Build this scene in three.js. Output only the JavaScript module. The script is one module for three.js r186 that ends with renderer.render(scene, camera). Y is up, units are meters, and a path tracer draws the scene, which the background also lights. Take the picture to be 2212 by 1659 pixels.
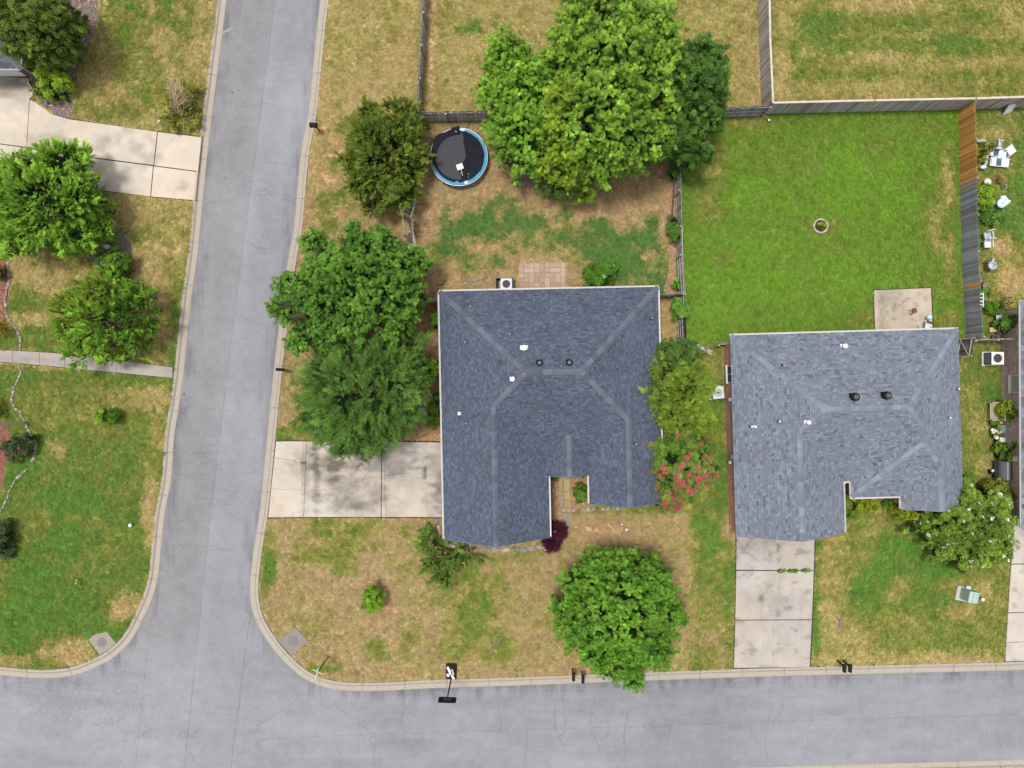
import * as THREE from 'three';
import { mergeGeometries } from 'three/addons/utils/BufferGeometryUtils.js';
import { RoundedBoxGeometry } from 'three/addons/geometries/RoundedBoxGeometry.js';

// ---------- camera, sky, sun, exposure ----------
const H = 49, S = 0.033, CX = 1106, CY = 829.5;          // drone height, metres per photo unit on the road, photo centre
const scene = new THREE.Scene();
const camera = new THREE.PerspectiveCamera(2 * Math.atan(CY * S / H) * 180 / Math.PI, 4 / 3, 1, 4000);
camera.position.set(0, H, 0); camera.up.set(0, 0, -1); camera.lookAt(0, 0, 0);
const renderer = new THREE.WebGLRenderer({ antialias: true });
renderer.toneMapping = THREE.LinearToneMapping;
renderer.toneMappingExposure = 2.6;
renderer.shadowMap.enabled = true;
const SUN = new THREE.Vector3(-0.2, 1, -0.1).normalize();
{ // soft overcast sky, brighter overhead and round the veiled sun
  const w = 256, h = 128, d = new Float32Array(w * h * 4);
  for (let y = 0; y < h; y++) for (let x = 0; x < w; x++) {
    const el = ((y + .5) / h - .5) * Math.PI, az = ((x + .5) / w - .5) * 2 * Math.PI;
    const v = new THREE.Vector3(Math.cos(el) * Math.cos(az), Math.sin(el), Math.cos(el) * Math.sin(az));
    const k = Math.max(0, v.dot(SUN)), up = Math.max(0, v.y);
    let b = 0.37 + 0.28 * up + 0.5 * Math.pow(k, 8);
    if (v.y < 0) b = 0.3;
    const i = (y * w + x) * 4;
    d[i] = b * .97; d[i + 1] = b * 0.995; d[i + 2] = b * 1.06; d[i + 3] = 1;
  }
  const t = new THREE.DataTexture(d, w, h, THREE.RGBAFormat, THREE.FloatType);
  t.mapping = THREE.EquirectangularReflectionMapping; t.magFilter = THREE.LinearFilter; t.minFilter = THREE.LinearFilter; t.needsUpdate = true;
  scene.background = t; scene.environment = t;
}
const sun = new THREE.DirectionalLight(new THREE.Color(1, .95, .87), 2.15);
sun.position.copy(SUN).multiplyScalar(90); sun.castShadow = true; sun.shadow.radius = 22;
Object.assign(sun.shadow.camera, { left: -55, right: 55, top: 45, bottom: -45, near: 1, far: 220 });
sun.shadow.mapSize.set(4096, 4096);
scene.add(sun, sun.target);

// ---------- helpers ----------
function mulberry(a) { return () => { a |= 0; a = a + 0x6D2B79F5 | 0; let t = Math.imul(a ^ a >>> 15, 1 | a); t = t + Math.imul(t ^ t >>> 7, 61 | t) ^ t; return ((t ^ t >>> 14) >>> 0) / 4294967296; }; }
const R = mulberry(20240611);
const rr = (a, b) => a + (b - a) * R();
const hash2 = (x, y) => { let h = Math.imul(x | 0, 374761393) + Math.imul(y | 0, 668265263) | 0; h = Math.imul(h ^ h >>> 13, 1274126177); return ((h ^ h >>> 16) >>> 0) / 4294967296; };
function vnoise(x, y) { const xi = Math.floor(x), yi = Math.floor(y); let fx = x - xi, fy = y - yi; fx = fx * fx * (3 - 2 * fx); fy = fy * fy * (3 - 2 * fy); const a = hash2(xi, yi), b = hash2(xi + 1, yi), c = hash2(xi, yi + 1), e = hash2(xi + 1, yi + 1); return a + (b - a) * fx + (c - a) * fy + (a - b - c + e) * fx * fy; }
function fbm(x, y, o = 4) { let s = 0, a = .5, n = 0; for (let i = 0; i < o; i++) { s += a * vnoise(x, y); n += a; a *= .5; x = x * 2.03 + 17.7; y = y * 2.03 + 9.2; } return s / n; }
const clamp = (x, a, b) => Math.min(b, Math.max(a, x)), lerp = (a, b, t) => a + (b - a) * t;
const sstep = (a, b, x) => { const t = clamp((x - a) / (b - a), 0, 1); return t * t * (3 - 2 * t); };
const L = 0.1;                                            // lawn level above the road
const P = (u, v, h = L) => [(u - CX) * S * (H - h) / H, (v - CY) * S * (H - h) / H];   // a place in the plan, metres
const V = (u, v, h = L, y = h) => { const p = P(u, v, h); return new THREE.Vector3(p[0], y, p[1]); };
const lin = (r, g, b) => new THREE.Color().setRGB(r, g, b);
const inPoly = (x, y, p) => { let c = false; for (let i = 0, j = p.length - 1; i < p.length; j = i++) if ((p[i][1] > y) !== (p[j][1] > y) && x < (p[j][0] - p[i][0]) * (y - p[i][1]) / (p[j][1] - p[i][1]) + p[i][0]) c = !c; return c; };

const used = {};
function numbered(n) { const k = used[n] = (used[n] ?? -1) + 1; return k ? n + '_' + String(k).padStart(3, '0') : n; }
function thing(name, label, category, [x, y, z] = [0, 0, 0], turn = 0, group) {
  const o = new THREE.Group(); o.name = numbered(name); scene.add(o); o.position.set(x, y, z); o.rotation.y = turn;
  o.userData = { label, category }; if (group) o.userData.group = group; return o;
}
function part(name, geo, m, parent, label) {
  const o = new THREE.Mesh(Array.isArray(geo) ? merge(geo) : geo, m); o.name = name; o.castShadow = o.receiveShadow = true; parent.add(o);
  if (label) o.userData.label = label; return o;
}
function struct(name, geo, m, label) { const o = new THREE.Mesh(Array.isArray(geo) ? merge(geo) : geo, m); o.name = numbered(name); o.castShadow = o.receiveShadow = true; scene.add(o); o.userData = { kind: 'structure' }; if (label) o.userData.label = label; return o; }
function structGroup(name, label) { const o = new THREE.Group(); o.name = numbered(name); scene.add(o); o.userData = { kind: 'structure' }; if (label) o.userData.label = label; return o; }
function merge(list) { return mergeGeometries(list.map((g) => { const n = g.index ? g.toNonIndexed() : g; for (const k of Object.keys(n.attributes)) if (!['position', 'normal', 'uv'].includes(k)) n.deleteAttribute(k); return n; })); }
function bx(w, h, d, x = 0, y = 0, z = 0, ry = 0, rx = 0, rz = 0) { const g = new THREE.BoxGeometry(w, h, d); if (rx) g.rotateX(rx); if (rz) g.rotateZ(rz); if (ry) g.rotateY(ry); return g.translate(x, y, z); }
function rb(w, h, d, r, x = 0, y = 0, z = 0, ry = 0, rx = 0, rz = 0) { const g = new RoundedBoxGeometry(w, h, d, 2, r); if (rx) g.rotateX(rx); if (rz) g.rotateZ(rz); if (ry) g.rotateY(ry); return g.translate(x, y, z); }
function cy(r0, r1, h, x = 0, y = 0, z = 0, seg = 14, rx = 0, rz = 0) { const g = new THREE.CylinderGeometry(r1, r0, h, seg); if (rx) g.rotateX(rx); if (rz) g.rotateZ(rz); return g.translate(x, y, z); }
function tube(pts, r, seg = 6, n = 0) { return new THREE.TubeGeometry(new THREE.CatmullRomCurve3(pts.map((p) => Array.isArray(p) ? new THREE.Vector3(...p) : p)), n || pts.length * 4, r, seg); }
function bar(a, b, r0, r1 = r0, seg = 7) { const A = new THREE.Vector3(...a), B = new THREE.Vector3(...b), d = B.clone().sub(A), g = new THREE.CylinderGeometry(r1, r0, d.length(), seg); g.applyQuaternion(new THREE.Quaternion().setFromUnitVectors(new THREE.Vector3(0, 1, 0), d.clone().normalize())); return g.translate(...A.add(B).multiplyScalar(.5).toArray()); }
function sph(r, x, y, z, sx = 1, sy = 1, sz = 1, ws = 14, hs = 10) { return new THREE.SphereGeometry(r, ws, hs).scale(sx, sy, sz).translate(x, y, z); }
function prism(pts, y0, y1, wob = 0) { // pts: plan points [x,z]
  const s = new THREE.Shape(pts.map((p) => new THREE.Vector2(p[0] + (wob ? rr(-wob, wob) : 0), -p[1] - (wob ? rr(-wob, wob) : 0))));
  const g = new THREE.ExtrudeGeometry(s, { depth: y1 - y0, bevelEnabled: false }); g.rotateX(-Math.PI / 2); g.translate(0, y0, 0); return planUV(g);
}
function slab(pts, y0, y1, b = .012) { // a bevelled flat stone or panel
  const s = new THREE.Shape(pts.map((p) => new THREE.Vector2(p[0], -p[1])));
  const g = new THREE.ExtrudeGeometry(s, { depth: y1 - y0 - b, bevelEnabled: true, bevelSize: b, bevelOffset: -b, bevelThickness: b, bevelSegments: 1 }); g.rotateX(-Math.PI / 2); g.translate(0, y0, 0); return planUV(g);
}
function planUV(g, x0 = 0, z0 = 0, w = 1, d = 1) { const p = g.attributes.position, uv = new Float32Array(p.count * 2); for (let i = 0; i < p.count; i++) { uv[i * 2] = (p.getX(i) - x0) / w; uv[i * 2 + 1] = (p.getZ(i) - z0) / d; } g.setAttribute('uv', new THREE.BufferAttribute(uv, 2)); return g; }
function sheet(pts, y) { const g = new THREE.ShapeGeometry(new THREE.Shape(pts.map((p) => new THREE.Vector2(p[0], -p[1])))); g.rotateX(-Math.PI / 2); g.translate(0, y, 0); return planUV(g); }
const enc = (x) => 255 * (x <= .0031308 ? 12.92 * x : 1.055 * Math.pow(x, 1 / 2.4) - .055);
function colorTex(w, h, fn, wrap = THREE.RepeatWrapping) { // fn(x, y) -> linear rgb
  const d = new Uint8Array(w * h * 4);
  for (let y = 0; y < h; y++) for (let x = 0; x < w; x++) { const c = fn(x, y), i = (y * w + x) * 4; d[i] = clamp(enc(Math.max(0, c[0])), 0, 255); d[i + 1] = clamp(enc(Math.max(0, c[1])), 0, 255); d[i + 2] = clamp(enc(Math.max(0, c[2])), 0, 255); d[i + 3] = 255; }
  const t = new THREE.DataTexture(d, w, h); t.colorSpace = THREE.SRGBColorSpace; t.magFilter = THREE.LinearFilter; t.minFilter = THREE.LinearMipmapLinearFilter; t.wrapS = t.wrapT = wrap; t.needsUpdate = true; return t;
}
function grayTex(w, h, fn) { const d = new Uint8Array(w * h * 4); for (let y = 0; y < h; y++) for (let x = 0; x < w; x++) { const c = clamp(fn(x, y) * 255, 0, 255), i = (y * w + x) * 4; d[i] = d[i + 1] = d[i + 2] = c; d[i + 3] = 255; } const t = new THREE.DataTexture(d, w, h); t.magFilter = THREE.LinearFilter; t.wrapS = t.wrapT = THREE.RepeatWrapping; t.needsUpdate = true; return t; }
const pfbm = (x, y, n, o) => { const fx = x / n, a = fbm(x, y, o), b = fbm(x - n, y, o), c = fbm(x, y - n, o), e = fbm(x - n, y - n, o), fy = y / n; return lerp(lerp(a, b, fx), lerp(c, e, fx), fy); };
const speckTex = colorTex(256, 256, (x, y) => { const v = .82 + .36 * (pfbm(x / 8, y / 8, 32, 4) - .5) * 2 + (hash2(x, y) - .5) * .14; return [v, v, v]; });
const grainTex = colorTex(128, 512, (x, y) => { const v = .78 + .6 * (fbm(x / 5, y / 90, 4) - .4) + (hash2(x, y * 3) - .5) * .1; return [v, v, v]; });
const bumpTex = grayTex(256, 256, (x, y) => .3 + .5 * pfbm(x / 4, y / 4, 64, 4) + hash2(x, y) * .2);
const mats = {};
function mat(key, c, rough = .85, o = {}) { return mats[key] ??= new THREE.MeshPhysicalMaterial({ color: lin(...c.map((x) => x * .78)), specularIntensity: Math.max(...c) < .1 ? .18 : .6, roughness: Math.max(...c) < .1 ? Math.max(.7, rough) : rough, side: THREE.DoubleSide, map: speckTex, ...o }); }
const WHITE = mat('white', [.62, .61, .59], .6), BLACK = mat('black', [.009, .0095, .011], .9), BLACKP = mat('black_plastic', [.013, .0135, .016], .85), GREYM = mat('grey_metal', [.3, .31, .32], .45, { metalness: .4 }), STEEL = mat('galvanised', [.45, .46, .47], .4, { metalness: .7 });
const DKGREY = mat('dark_grey', [.07, .075, .085], .5), LTGREY = mat('light_grey', [.5, .51, .52], .6), RESIN = mat('white_resin', [.5, .52, .54], .6), BLUEGREY = mat('blue_grey', [.2, .25, .32], .5), RUST = mat('rust', [.12, .055, .03], .9), TERRA = mat('terracotta', [.2, .09, .055], .9);
const SOIL = mat('soil', [.055, .042, .03], 1), BARK = mat('bark', [.09, .075, .06], 1, { bumpMap: bumpTex, bumpScale: .02 }), CARD = mat('cardboard', [.4, .28, .17], .95), TEAK = mat('pale_wood', [.36, .29, .21], .8, { map: grainTex });

function clipHalf(poly, f) { const out = []; for (let i = 0; i < poly.length; i++) { const a = poly[i], b = poly[(i + 1) % poly.length], fa = f(a), fb = f(b); if (fa >= 0) out.push(a); if ((fa >= 0) !== (fb >= 0)) { const t = fa / (fa - fb); out.push([a[0] + (b[0] - a[0]) * t, a[1] + (b[1] - a[1]) * t]); } } return out; }
// ---------- lawns: colour of the turf everywhere ----------
// region: test, base dryness, fine variation; spots: u, v, ru, rv, dryness, strength. 0 lush .. 1 straw-brown .. 1.2 bare soil
const regions = [
  { t: (u, v) => u < 480 && v < 340, d: .66, a: .42, s: [[330, 60, 95, 60, .4, .8], [270, 110, 60, 60, .4, .8], [378, 110, 30, 26, .28, 1], [350, 100, 34, 34, .88, .9], [230, 100, 25, 45, .76, .8], [440, 80, 24, 160, .78, .8], [210, 180, 70, 50, .72, .7], [310, 170, 60, 60, .5, .7], [240, 240, 70, 22, .42, .8], [315, 200, 16, 14, .28, .8], [280, 10, 20, 12, .25, .8], [365, 15, 20, 14, .3, .8], [390, 140, 30, 50, .8, .6], [420, 200, 20, 60, .75, .7]] },
  { t: (u, v) => u < 430 && v < 800, d: .62, a: .4, s: [[255, 450, 70, 40, .86, .9], [340, 480, 50, 60, .66, .7], [90, 590, 110, 45, .78, .8], [310, 520, 30, 30, .4, .7], [300, 750, 60, 40, .38, .8], [60, 650, 90, 40, .3, .9], [100, 735, 130, 40, .26, .9], [378, 700, 16, 90, .26, .9], [345, 640, 24, 80, .9, .9], [335, 745, 18, 30, .85, .8], [330, 570, 60, 40, .97, .8], [375, 575, 30, 22, .55, .7], [325, 527, 20, 10, 1.25, .9], [388, 540, 9, 15, 1.25, .9], [200, 740, 50, 25, .8, .6]] },
  { t: (u, v) => u < 400 && v < 1480, d: .29, a: .24, s: [[330, 860, 45, 34, .84, .9], [345, 950, 22, 70, .74, .8], [326, 1080, 20, 110, .93, .9], [280, 860, 45, 30, .78, .8], [125, 972, 26, 20, .8, .9], [100, 880, 60, 60, .52, .7], [215, 880, 80, 60, .55, .7], [120, 1180, 60, 60, .1, .9], [150, 1085, 80, 50, .16, .8], [30, 1330, 100, 80, .02, .9], [60, 1250, 60, 50, .25, .7], [195, 1345, 60, 50, .14, .7], [272, 1312, 50, 30, .96, .9], [140, 1412, 60, 34, .96, .9], [30, 1428, 40, 14, .8, .8], [85, 1130, 40, 30, .5, .6], [60, 1000, 50, 40, .14, .8], [100, 1240, 70, 50, .12, .7], [240, 1180, 60, 60, .34, .6], [230, 930, 60, 40, .45, .5], [160, 800, 120, 20, .25, .8], [320, 815, 50, 12, .2, .7]] },
  { t: (u, v) => v < 980 && (u < 908 || v > 655 && u < 962), d: .82, a: .4, s: [[775, 275, 60, 44, .42, .8], [705, 350, 44, 34, .42, .7], [792, 130, 26, 16, .45, .9], [700, 445, 34, 55, .38, .8], [745, 425, 44, 24, .4, .7], [608, 942, 24, 26, .15, 1], [640, 935, 40, 30, .4, .7], [780, 60, 110, 70, .72, .7], [715, 365, 20, 14, .3, .7], [640, 800, 40, 60, .75, .6], [860, 470, 60, 40, .98, .7], [925, 800, 34, 170, 1.02, .9], [905, 930, 50, 30, 1.0, .9]] },
  { t: (u, v) => u < 1652 && v < 252, d: .68, a: .3, s: [[1010, 65, 28, 12, .15, 1], [990, 70, 14, 8, .2, 1], [1030, 48, 8, 10, .2, 1], [1042, 70, 8, 8, .2, 1], [1070, 53, 7, 8, .3, 1], [1012, 120, 22, 22, .4, .8], [930, 110, 13, 140, 1.16, 1], [1005, 130, 70, 60, .8, .5], [1600, 60, 26, 120, .72, .5], [1622, 90, 8, 150, .85, .8], [1640, 140, 7, 110, 1.16, .9], [990, 200, 60, 40, .82, .6], [1550, 120, 60, 60, .62, .6], [1490, 60, 60, 50, .7, .6]] },
  { t: (u, v) => u > 1636 && v < 236, d: .43, a: .28, stripe: 1, s: [[1760, 60, 65, 60, .24, .9], [1740, 130, 55, 40, .22, .9], [1900, 60, 55, 34, .34, .8], [2060, 95, 85, 36, .22, .9], [1960, 95, 40, 30, .36, .8], [2110, 30, 30, 44, .3, .8], [1688, 150, 26, 90, .8, .9], [1690, 40, 24, 60, .74, .8], [1900, 8, 110, 22, .8, .9], [1900, 122, 60, 16, .8, .8], [1880, 195, 160, 24, .7, .7], [2185, 50, 34, 44, .74, .8], [2120, 160, 40, 40, .3, .6], [1850, 165, 100, 14, .3, .5]] },
  { t: (u, v) => u < 1465 && v < 655, d: .95, a: .36, dark: 1, brown: 1, s: [[1060, 490, 150, 56, .14, .9], [1330, 540, 120, 62, .1, .9], [1424, 500, 54, 60, .16, .9], [1010, 560, 80, 40, .2, .8], [1220, 520, 110, 34, .4, .75], [1360, 590, 120, 44, .12, .9], [1415, 622, 60, 22, .15, .8], [975, 300, 50, 30, .6, .7], [1080, 450, 70, 25, .3, .6], [960, 520, 40, 30, .35, .6], [1060, 600, 60, 16, 1.02, .9], [1100, 540, 40, 20, .5, .4], [1440, 430, 20, 110, 1.12, .8], [1330, 400, 90, 44, .96, .6], [1245, 590, 20, 40, .98, .7], [940, 610, 30, 40, .95, .8]] },
  { t: (u, v) => u > 1464 && u < 2072 + (v - 237) * .035 && v < 742, d: .13, a: .3, lush: 1, s: [[1540, 420, 50, 90, .46, .8], [1610, 268, 90, 20, .55, .8], [1535, 335, 44, 44, .52, .8], [1980, 430, 60, 60, .34, .6], [2020, 500, 30, 60, .66, .8], [2044, 400, 26, 90, .68, .8], [2050, 560, 15, 90, .62, .8], [1862, 690, 60, 20, .5, .7], [2050, 690, 30, 25, .55, .8], [1700, 430, 110, 100, .02, .8], [1810, 410, 200, 120, .06, .7], [1700, 560, 170, 80, .08, .7], [1780, 265, 240, 20, .3, .6], [1680, 320, 80, 60, .24, .7], [1990, 280, 60, 30, .34, .7], [1960, 600, 80, 60, .16, .6], [1570, 600, 80, 100, .1, .7], [1900, 310, 60, 30, .3, .5], [1560, 560, 26, 26, .45, .6], [1800, 490, 26, 20, .45, .7]] },
  { t: (u, v) => u > 2060 && v < 740, d: .4, a: .45, s: [[2150, 290, 40, 20, .8, .8], [2185, 265, 40, 15, .5, .7], [2165, 540, 26, 32, 1.05, .85], [2185, 605, 40, 50, 1.0, .85], [2200, 420, 30, 80, .2, .8], [2150, 470, 34, 34, .18, .8], [2125, 690, 20, 60, .2, .7], [2130, 370, 26, 40, .42, .7]] },
  { t: (u, v) => u < 1600 && v < 1110, d: .42, a: .36, s: [[1555, 1000, 30, 150, .2, .9], [1510, 820, 30, 60, .55, .7], [1450, 700, 34, 60, 1.0, .9]] },
  { t: (u, v) => u < 1592, d: .8, a: .46, brown: 1, s: [[740, 1170, 95, 44, .42, .7], [810, 1138, 90, 22, .36, .8], [732, 1230, 24, 18, .1, .9], [720, 1215, 66, 30, .42, .6], [680, 1330, 66, 26, .6, .6], [960, 1290, 130, 60, .44, .7], [1050, 1260, 70, 50, .36, .7], [1000, 1385, 110, 44, .42, .7], [820, 1405, 34, 34, .35, .8], [1080, 1390, 34, 44, .34, .7], [578, 1240, 14, 56, .25, .9], [1130, 1190, 60, 30, .52, .7], [905, 1235, 80, 60, .45, .7], [1530, 1220, 48, 170, .34, .8], [1528, 1130, 44, 70, .18, .9], [1574, 1300, 16, 220, .24, .9], [1520, 1370, 60, 80, .6, .8], [1468, 1250, 26, 170, .92, .8], [1300, 1150, 150, 26, .97, .9], [1425, 1122, 50, 22, .98, .9], [1000, 1452, 240, 18, .92, .8], [640, 1300, 60, 50, .94, .6], [800, 1300, 120, 60, .88, .5], [1150, 1320, 60, 90, .9, .7], [900, 1180, 40, 40, .3, .7], [590, 1165, 20, 30, .3, .5], [700, 1445, 60, 10, .25, .8]] },
  { t: (u, v) => v > 1080, d: .42, a: .38, s: [[1960, 1205, 120, 80, .06, .9], [1900, 1300, 90, 60, .18, .7], [1860, 1120, 44, 50, .25, .8], [1995, 1315, 100, 44, .24, .7], [1790, 1300, 40, 100, .72, .8], [1830, 1375, 60, 44, .76, .7], [1950, 1345, 70, 30, .62, .6], [1880, 1424, 220, 18, .84, .9], [2090, 1426, 100, 16, .95, .9], [2120, 1290, 28, 44, .82, .8], [2080, 1322, 44, 20, .78, .8], [2150, 1355, 44, 60, .52, .6], [1820, 1190, 70, 44, .6, .7], [1762, 1300, 9, 160, .2, .9], [1810, 1250, 30, 30, .68, .6]] },
  { t: () => true, d: .42, a: .36, s: [[2110, 920, 22, 16, .82, .9], [2140, 850, 30, 34, .12, .9], [2100, 800, 20, 40, .3, .7], [2100, 880, 26, 60, .6, .6], [2130, 1010, 16, 30, .9, .7]] },
];
const ramp = [[0, .073, .137, .013], [.18, .066, .114, .015], [.38, .092, .107, .021], [.58, .153, .137, .04], [.78, .212, .172, .064], [.95, .222, .163, .078], [1.08, .25, .158, .065], [1.25, .32, .25, .15], [1.6, .34, .27, .18]];
const WW = 76, WD = 57, TW = 2048, TD = 1536, lawnRGB = new Float32Array(TW * TD * 3), lawnDry = new Float32Array(TW * TD);
const HW = TW / 2, HD = TD / 2, dryHalf = new Float32Array(HW * HD), regHalf = new Uint8Array(HW * HD);
for (let y = 0; y < HD; y++) for (let x = 0; x < HW; x++) {
  const X = (x + .5) / HW * WW - WW / 2, Z = (y + .5) / HD * WD - WD / 2, k = H / (H - L) / S, u = X * k + CX, v = Z * k + CY;
  const big = fbm(X / 3.4, Z / 3.4, 2) - .5, n1 = fbm(X / .95 + 40, Z / .95, 3) - .5, nf = fbm(X / .3 + 9, Z / .3 + 70, 2) - .5, ri = regions.findIndex((q) => q.t(u, v)), r = regions[ri];
  let d = r.d;
  for (const [su, sv, ru, rv, sd, st] of r.s) { const ex = (u - su) / ru, ez = (v - sv) / rv, e2 = ex * ex + ez * ez; if (e2 > 2.9) continue; const w = 1 - sstep(.5, 1.2, Math.sqrt(e2) + n1 * 1.3 + nf * .7 + big * .7); d = lerp(d, sd, w * st); }
  dryHalf[y * HW + x] = d + big * r.a * .55 + n1 * r.a * 1.15; regHalf[y * HW + x] = ri;
}
for (let y = 0; y < TD; y++) for (let x = 0; x < TW; x++) {
  const X = (x + .5) / TW * WW - WW / 2, Z = (y + .5) / TD * WD - WD / 2, hk = (y >> 1) * HW + (x >> 1), r = regions[regHalf[hk]];
  const n2 = fbm(X / .2, Z / .2 + 90, 2) - .5, n3 = vnoise(X / .07 + 5, Z / .07) - .5;
  let d = dryHalf[hk] + n2 * .42 + n3 * .13;
  if (r.stripe) d += (vnoise(3, Z / .4) - .5) * .26 + (vnoise(X / 5, Z / .16) - .5) * .12;
  d = clamp(d, r.dark ? .1 : 0, 1.5);
  let i = 0; while (i < ramp.length - 2 && d > ramp[i + 1][0]) i++;
  const A = ramp[i], B = ramp[i + 1], t = clamp((d - A[0]) / (B[0] - A[0]), 0, 1), c = [lerp(A[1], B[1], t), lerp(A[2], B[2], t), lerp(A[3], B[3], t)];
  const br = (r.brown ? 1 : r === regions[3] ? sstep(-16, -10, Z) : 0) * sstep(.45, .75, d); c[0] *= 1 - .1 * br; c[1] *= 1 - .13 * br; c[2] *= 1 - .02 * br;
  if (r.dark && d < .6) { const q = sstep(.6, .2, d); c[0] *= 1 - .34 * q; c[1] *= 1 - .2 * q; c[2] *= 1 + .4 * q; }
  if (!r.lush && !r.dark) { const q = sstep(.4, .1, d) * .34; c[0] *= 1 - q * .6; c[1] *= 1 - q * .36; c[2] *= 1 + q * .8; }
  const f = .97 + .38 * n2 + n3 * .4 + (hash2(x, y) - .5) * .32;
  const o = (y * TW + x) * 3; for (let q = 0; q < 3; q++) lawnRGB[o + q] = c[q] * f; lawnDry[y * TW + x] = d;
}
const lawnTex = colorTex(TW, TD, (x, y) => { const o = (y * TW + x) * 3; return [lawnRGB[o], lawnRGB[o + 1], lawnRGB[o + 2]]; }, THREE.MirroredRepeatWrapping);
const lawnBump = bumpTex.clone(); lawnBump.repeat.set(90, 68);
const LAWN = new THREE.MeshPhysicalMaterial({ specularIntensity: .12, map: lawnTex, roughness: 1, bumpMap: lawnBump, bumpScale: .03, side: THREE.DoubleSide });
const lawnUV = (g) => planUV(g, -WW / 2, -WD / 2, WW, WD);

// ---------- kerb lines (photo units), lawns, roads ----------
const kerbLeft = [[1470, -8000], [475, -40], [470, 0], [452, 145], [433, 297], [419, 433], [407, 553], [393, 653], [378, 800], [368, 873], [358, 936], [350, 1036], [337, 1106], [328, 1189], [322, 1245], [312, 1283], [293, 1326], [267, 1373], [233, 1406], [200, 1423], [160, 1439], [100, 1446], [33, 1442], [0, 1439], [-150, 1425], [-9000, 1500]];
const kerbRight = [[1716, -8000], [716, -40], [711, 0], [698, 120], [685, 247], [669, 333], [653, 500], [643, 553], [616, 753], [596, 950], [580, 1106], [565, 1206], [559, 1273], [564, 1315], [575, 1343], [600, 1383], [631, 1419], [663, 1447], [696, 1463], [740, 1472], [820, 1473], [920, 1468], [1106, 1462], [1589, 1444], [2212, 1428], [2400, 1422], [9000, 1200]];
const kerbSouth = [[-9000, 2050], [600, 1712], [1200, 1692], [1659, 1676], [2212, 1660], [2400, 1654], [9000, 1440]];
const outTex = colorTex(512, 512, (x, y) => { const d = clamp(.55 + (pfbm(x / 64, y / 64, 8, 4) - .5) * 1.1 + (hash2(x, y) - .5) * .3, 0, .99); let i = 0; while (d > ramp[i + 1][0]) i++; const t = (d - ramp[i][0]) / (ramp[i + 1][0] - ramp[i][0]), f = .85 + hash2(x + 9, y) * .3; return [1, 2, 3].map((q) => lerp(ramp[i][q], ramp[i + 1][q], t) * f); });
outTex.repeat.set(.05, .05); const OUTER = new THREE.MeshPhysicalMaterial({ map: outTex, specularIntensity: .12, roughness: 1, side: THREE.DoubleSide });
function lawnSheet(name, line, far, label) { // the yards in view, and plainer land of the same level running on to the horizon
  const full = [...line, ...far].map((p) => P(...p)); let near = full; for (const f of [(a) => a[0] + WW / 2, (a) => WW / 2 - a[0], (a) => a[1] + WD / 2, (a) => WD / 2 - a[1]]) near = clipHalf(near, f);
  struct('terrain', sheet(full, L - .014), OUTER); return struct(name, lawnUV(sheet(near, L)), LAWN, label);
}
struct('ground', planUV(new THREE.PlaneGeometry(2400, 2400).rotateX(-Math.PI / 2).translate(0, -.08, 0)), OUTER);
lawnSheet('lawn', kerbLeft, [[-9000, -8000]], 'lawns of the corner houses left of the side street');
lawnSheet('lawn', kerbRight, [[9000, -8000]], 'lawns and yards right of the side street');
lawnSheet('lawn', kerbSouth, [[9000, 9000], [-9000, 9000]], 'strip of lawn south of the cross street');

// asphalt with seams, cracks and stains, 2048 x 1536 over the whole view
const roadCrack = new Float32Array(TW * TD);
const toT = (u, v) => [((u - CX) * S + WW / 2) / WW * TW, ((v - CY) * S + WD / 2) / WD * TD];
function crack(buf, w, h, pts, wid, dark, jit = 3) { // pts in texels
  for (let i = 0; i + 1 < pts.length; i++) {
    const [x0, y0] = pts[i], [x1, y1] = pts[i + 1], n = Math.ceil(Math.hypot(x1 - x0, y1 - y0) * 1.5) + 1, s = R() * 900;
    for (let k = 0; k <= n; k++) {
      const t = k / n, q = Math.sin(Math.PI * t), jx = (fbm(s + t * n / 14, 3, 3) - .5) * jit * 4 * q, jy = (fbm(s + t * n / 14, 77, 3) - .5) * jit * 4 * q;
      const cx = lerp(x0, x1, t) + jx, cyy = lerp(y0, y1, t) + jy, ww = wid * (.5 + fbm(s + k / 9, 5, 2)), dd = dark * (.35 + .9 * fbm(s + k / 25, 9, 2));
      for (let yy = Math.floor(cyy - ww - 1); yy <= cyy + ww + 1; yy++) for (let xx = Math.floor(cx - ww - 1); xx <= cx + ww + 1; xx++) { if (xx < 0 || yy < 0 || xx >= w || yy >= h) continue; const e = Math.hypot(xx - cx, yy - cyy), a = dd * clamp(ww + .6 - e, 0, 1), o = yy * w + xx; if (a > buf[o]) buf[o] = a; }
    }
  }
}
const rc = (pts, w, d, j) => crack(roadCrack, TW, TD, pts.map((p) => toT(...p)), w, d, j);
const seam = [[600, -60], [593, 0], [553, 317], [521, 553], [455, 1106], [393, 1700]];
rc(seam, .8, .36, .4); rc([[327, 1313], [290, 1680]], .8, .3, .6); rc([[540, 1323], [495, 1680]], 1, .36, .8);
rc([[553, 1596], [720, 1589], [1106, 1576], [1406, 1568], [1659, 1558], [2230, 1543]], .7, .24, .6); rc([[665, 40], [600, 560]], .6, .16, .5);
for (let i = 0; i < 34; i++) { const v = rr(0, 1250), k = v * .122, u0 = 495 - k, u1 = 690 - k, a = rr(0, .6), b = a + rr(.2, .6); rc([[lerp(u0, u1, a), v], [lerp(u0, u1, (a + b) / 2), v + rr(-8, 14)], [lerp(u0, u1, Math.min(1, b)), v + rr(-6, 22)]], rr(.45, .75), rr(.2, .42), 3); }
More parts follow.
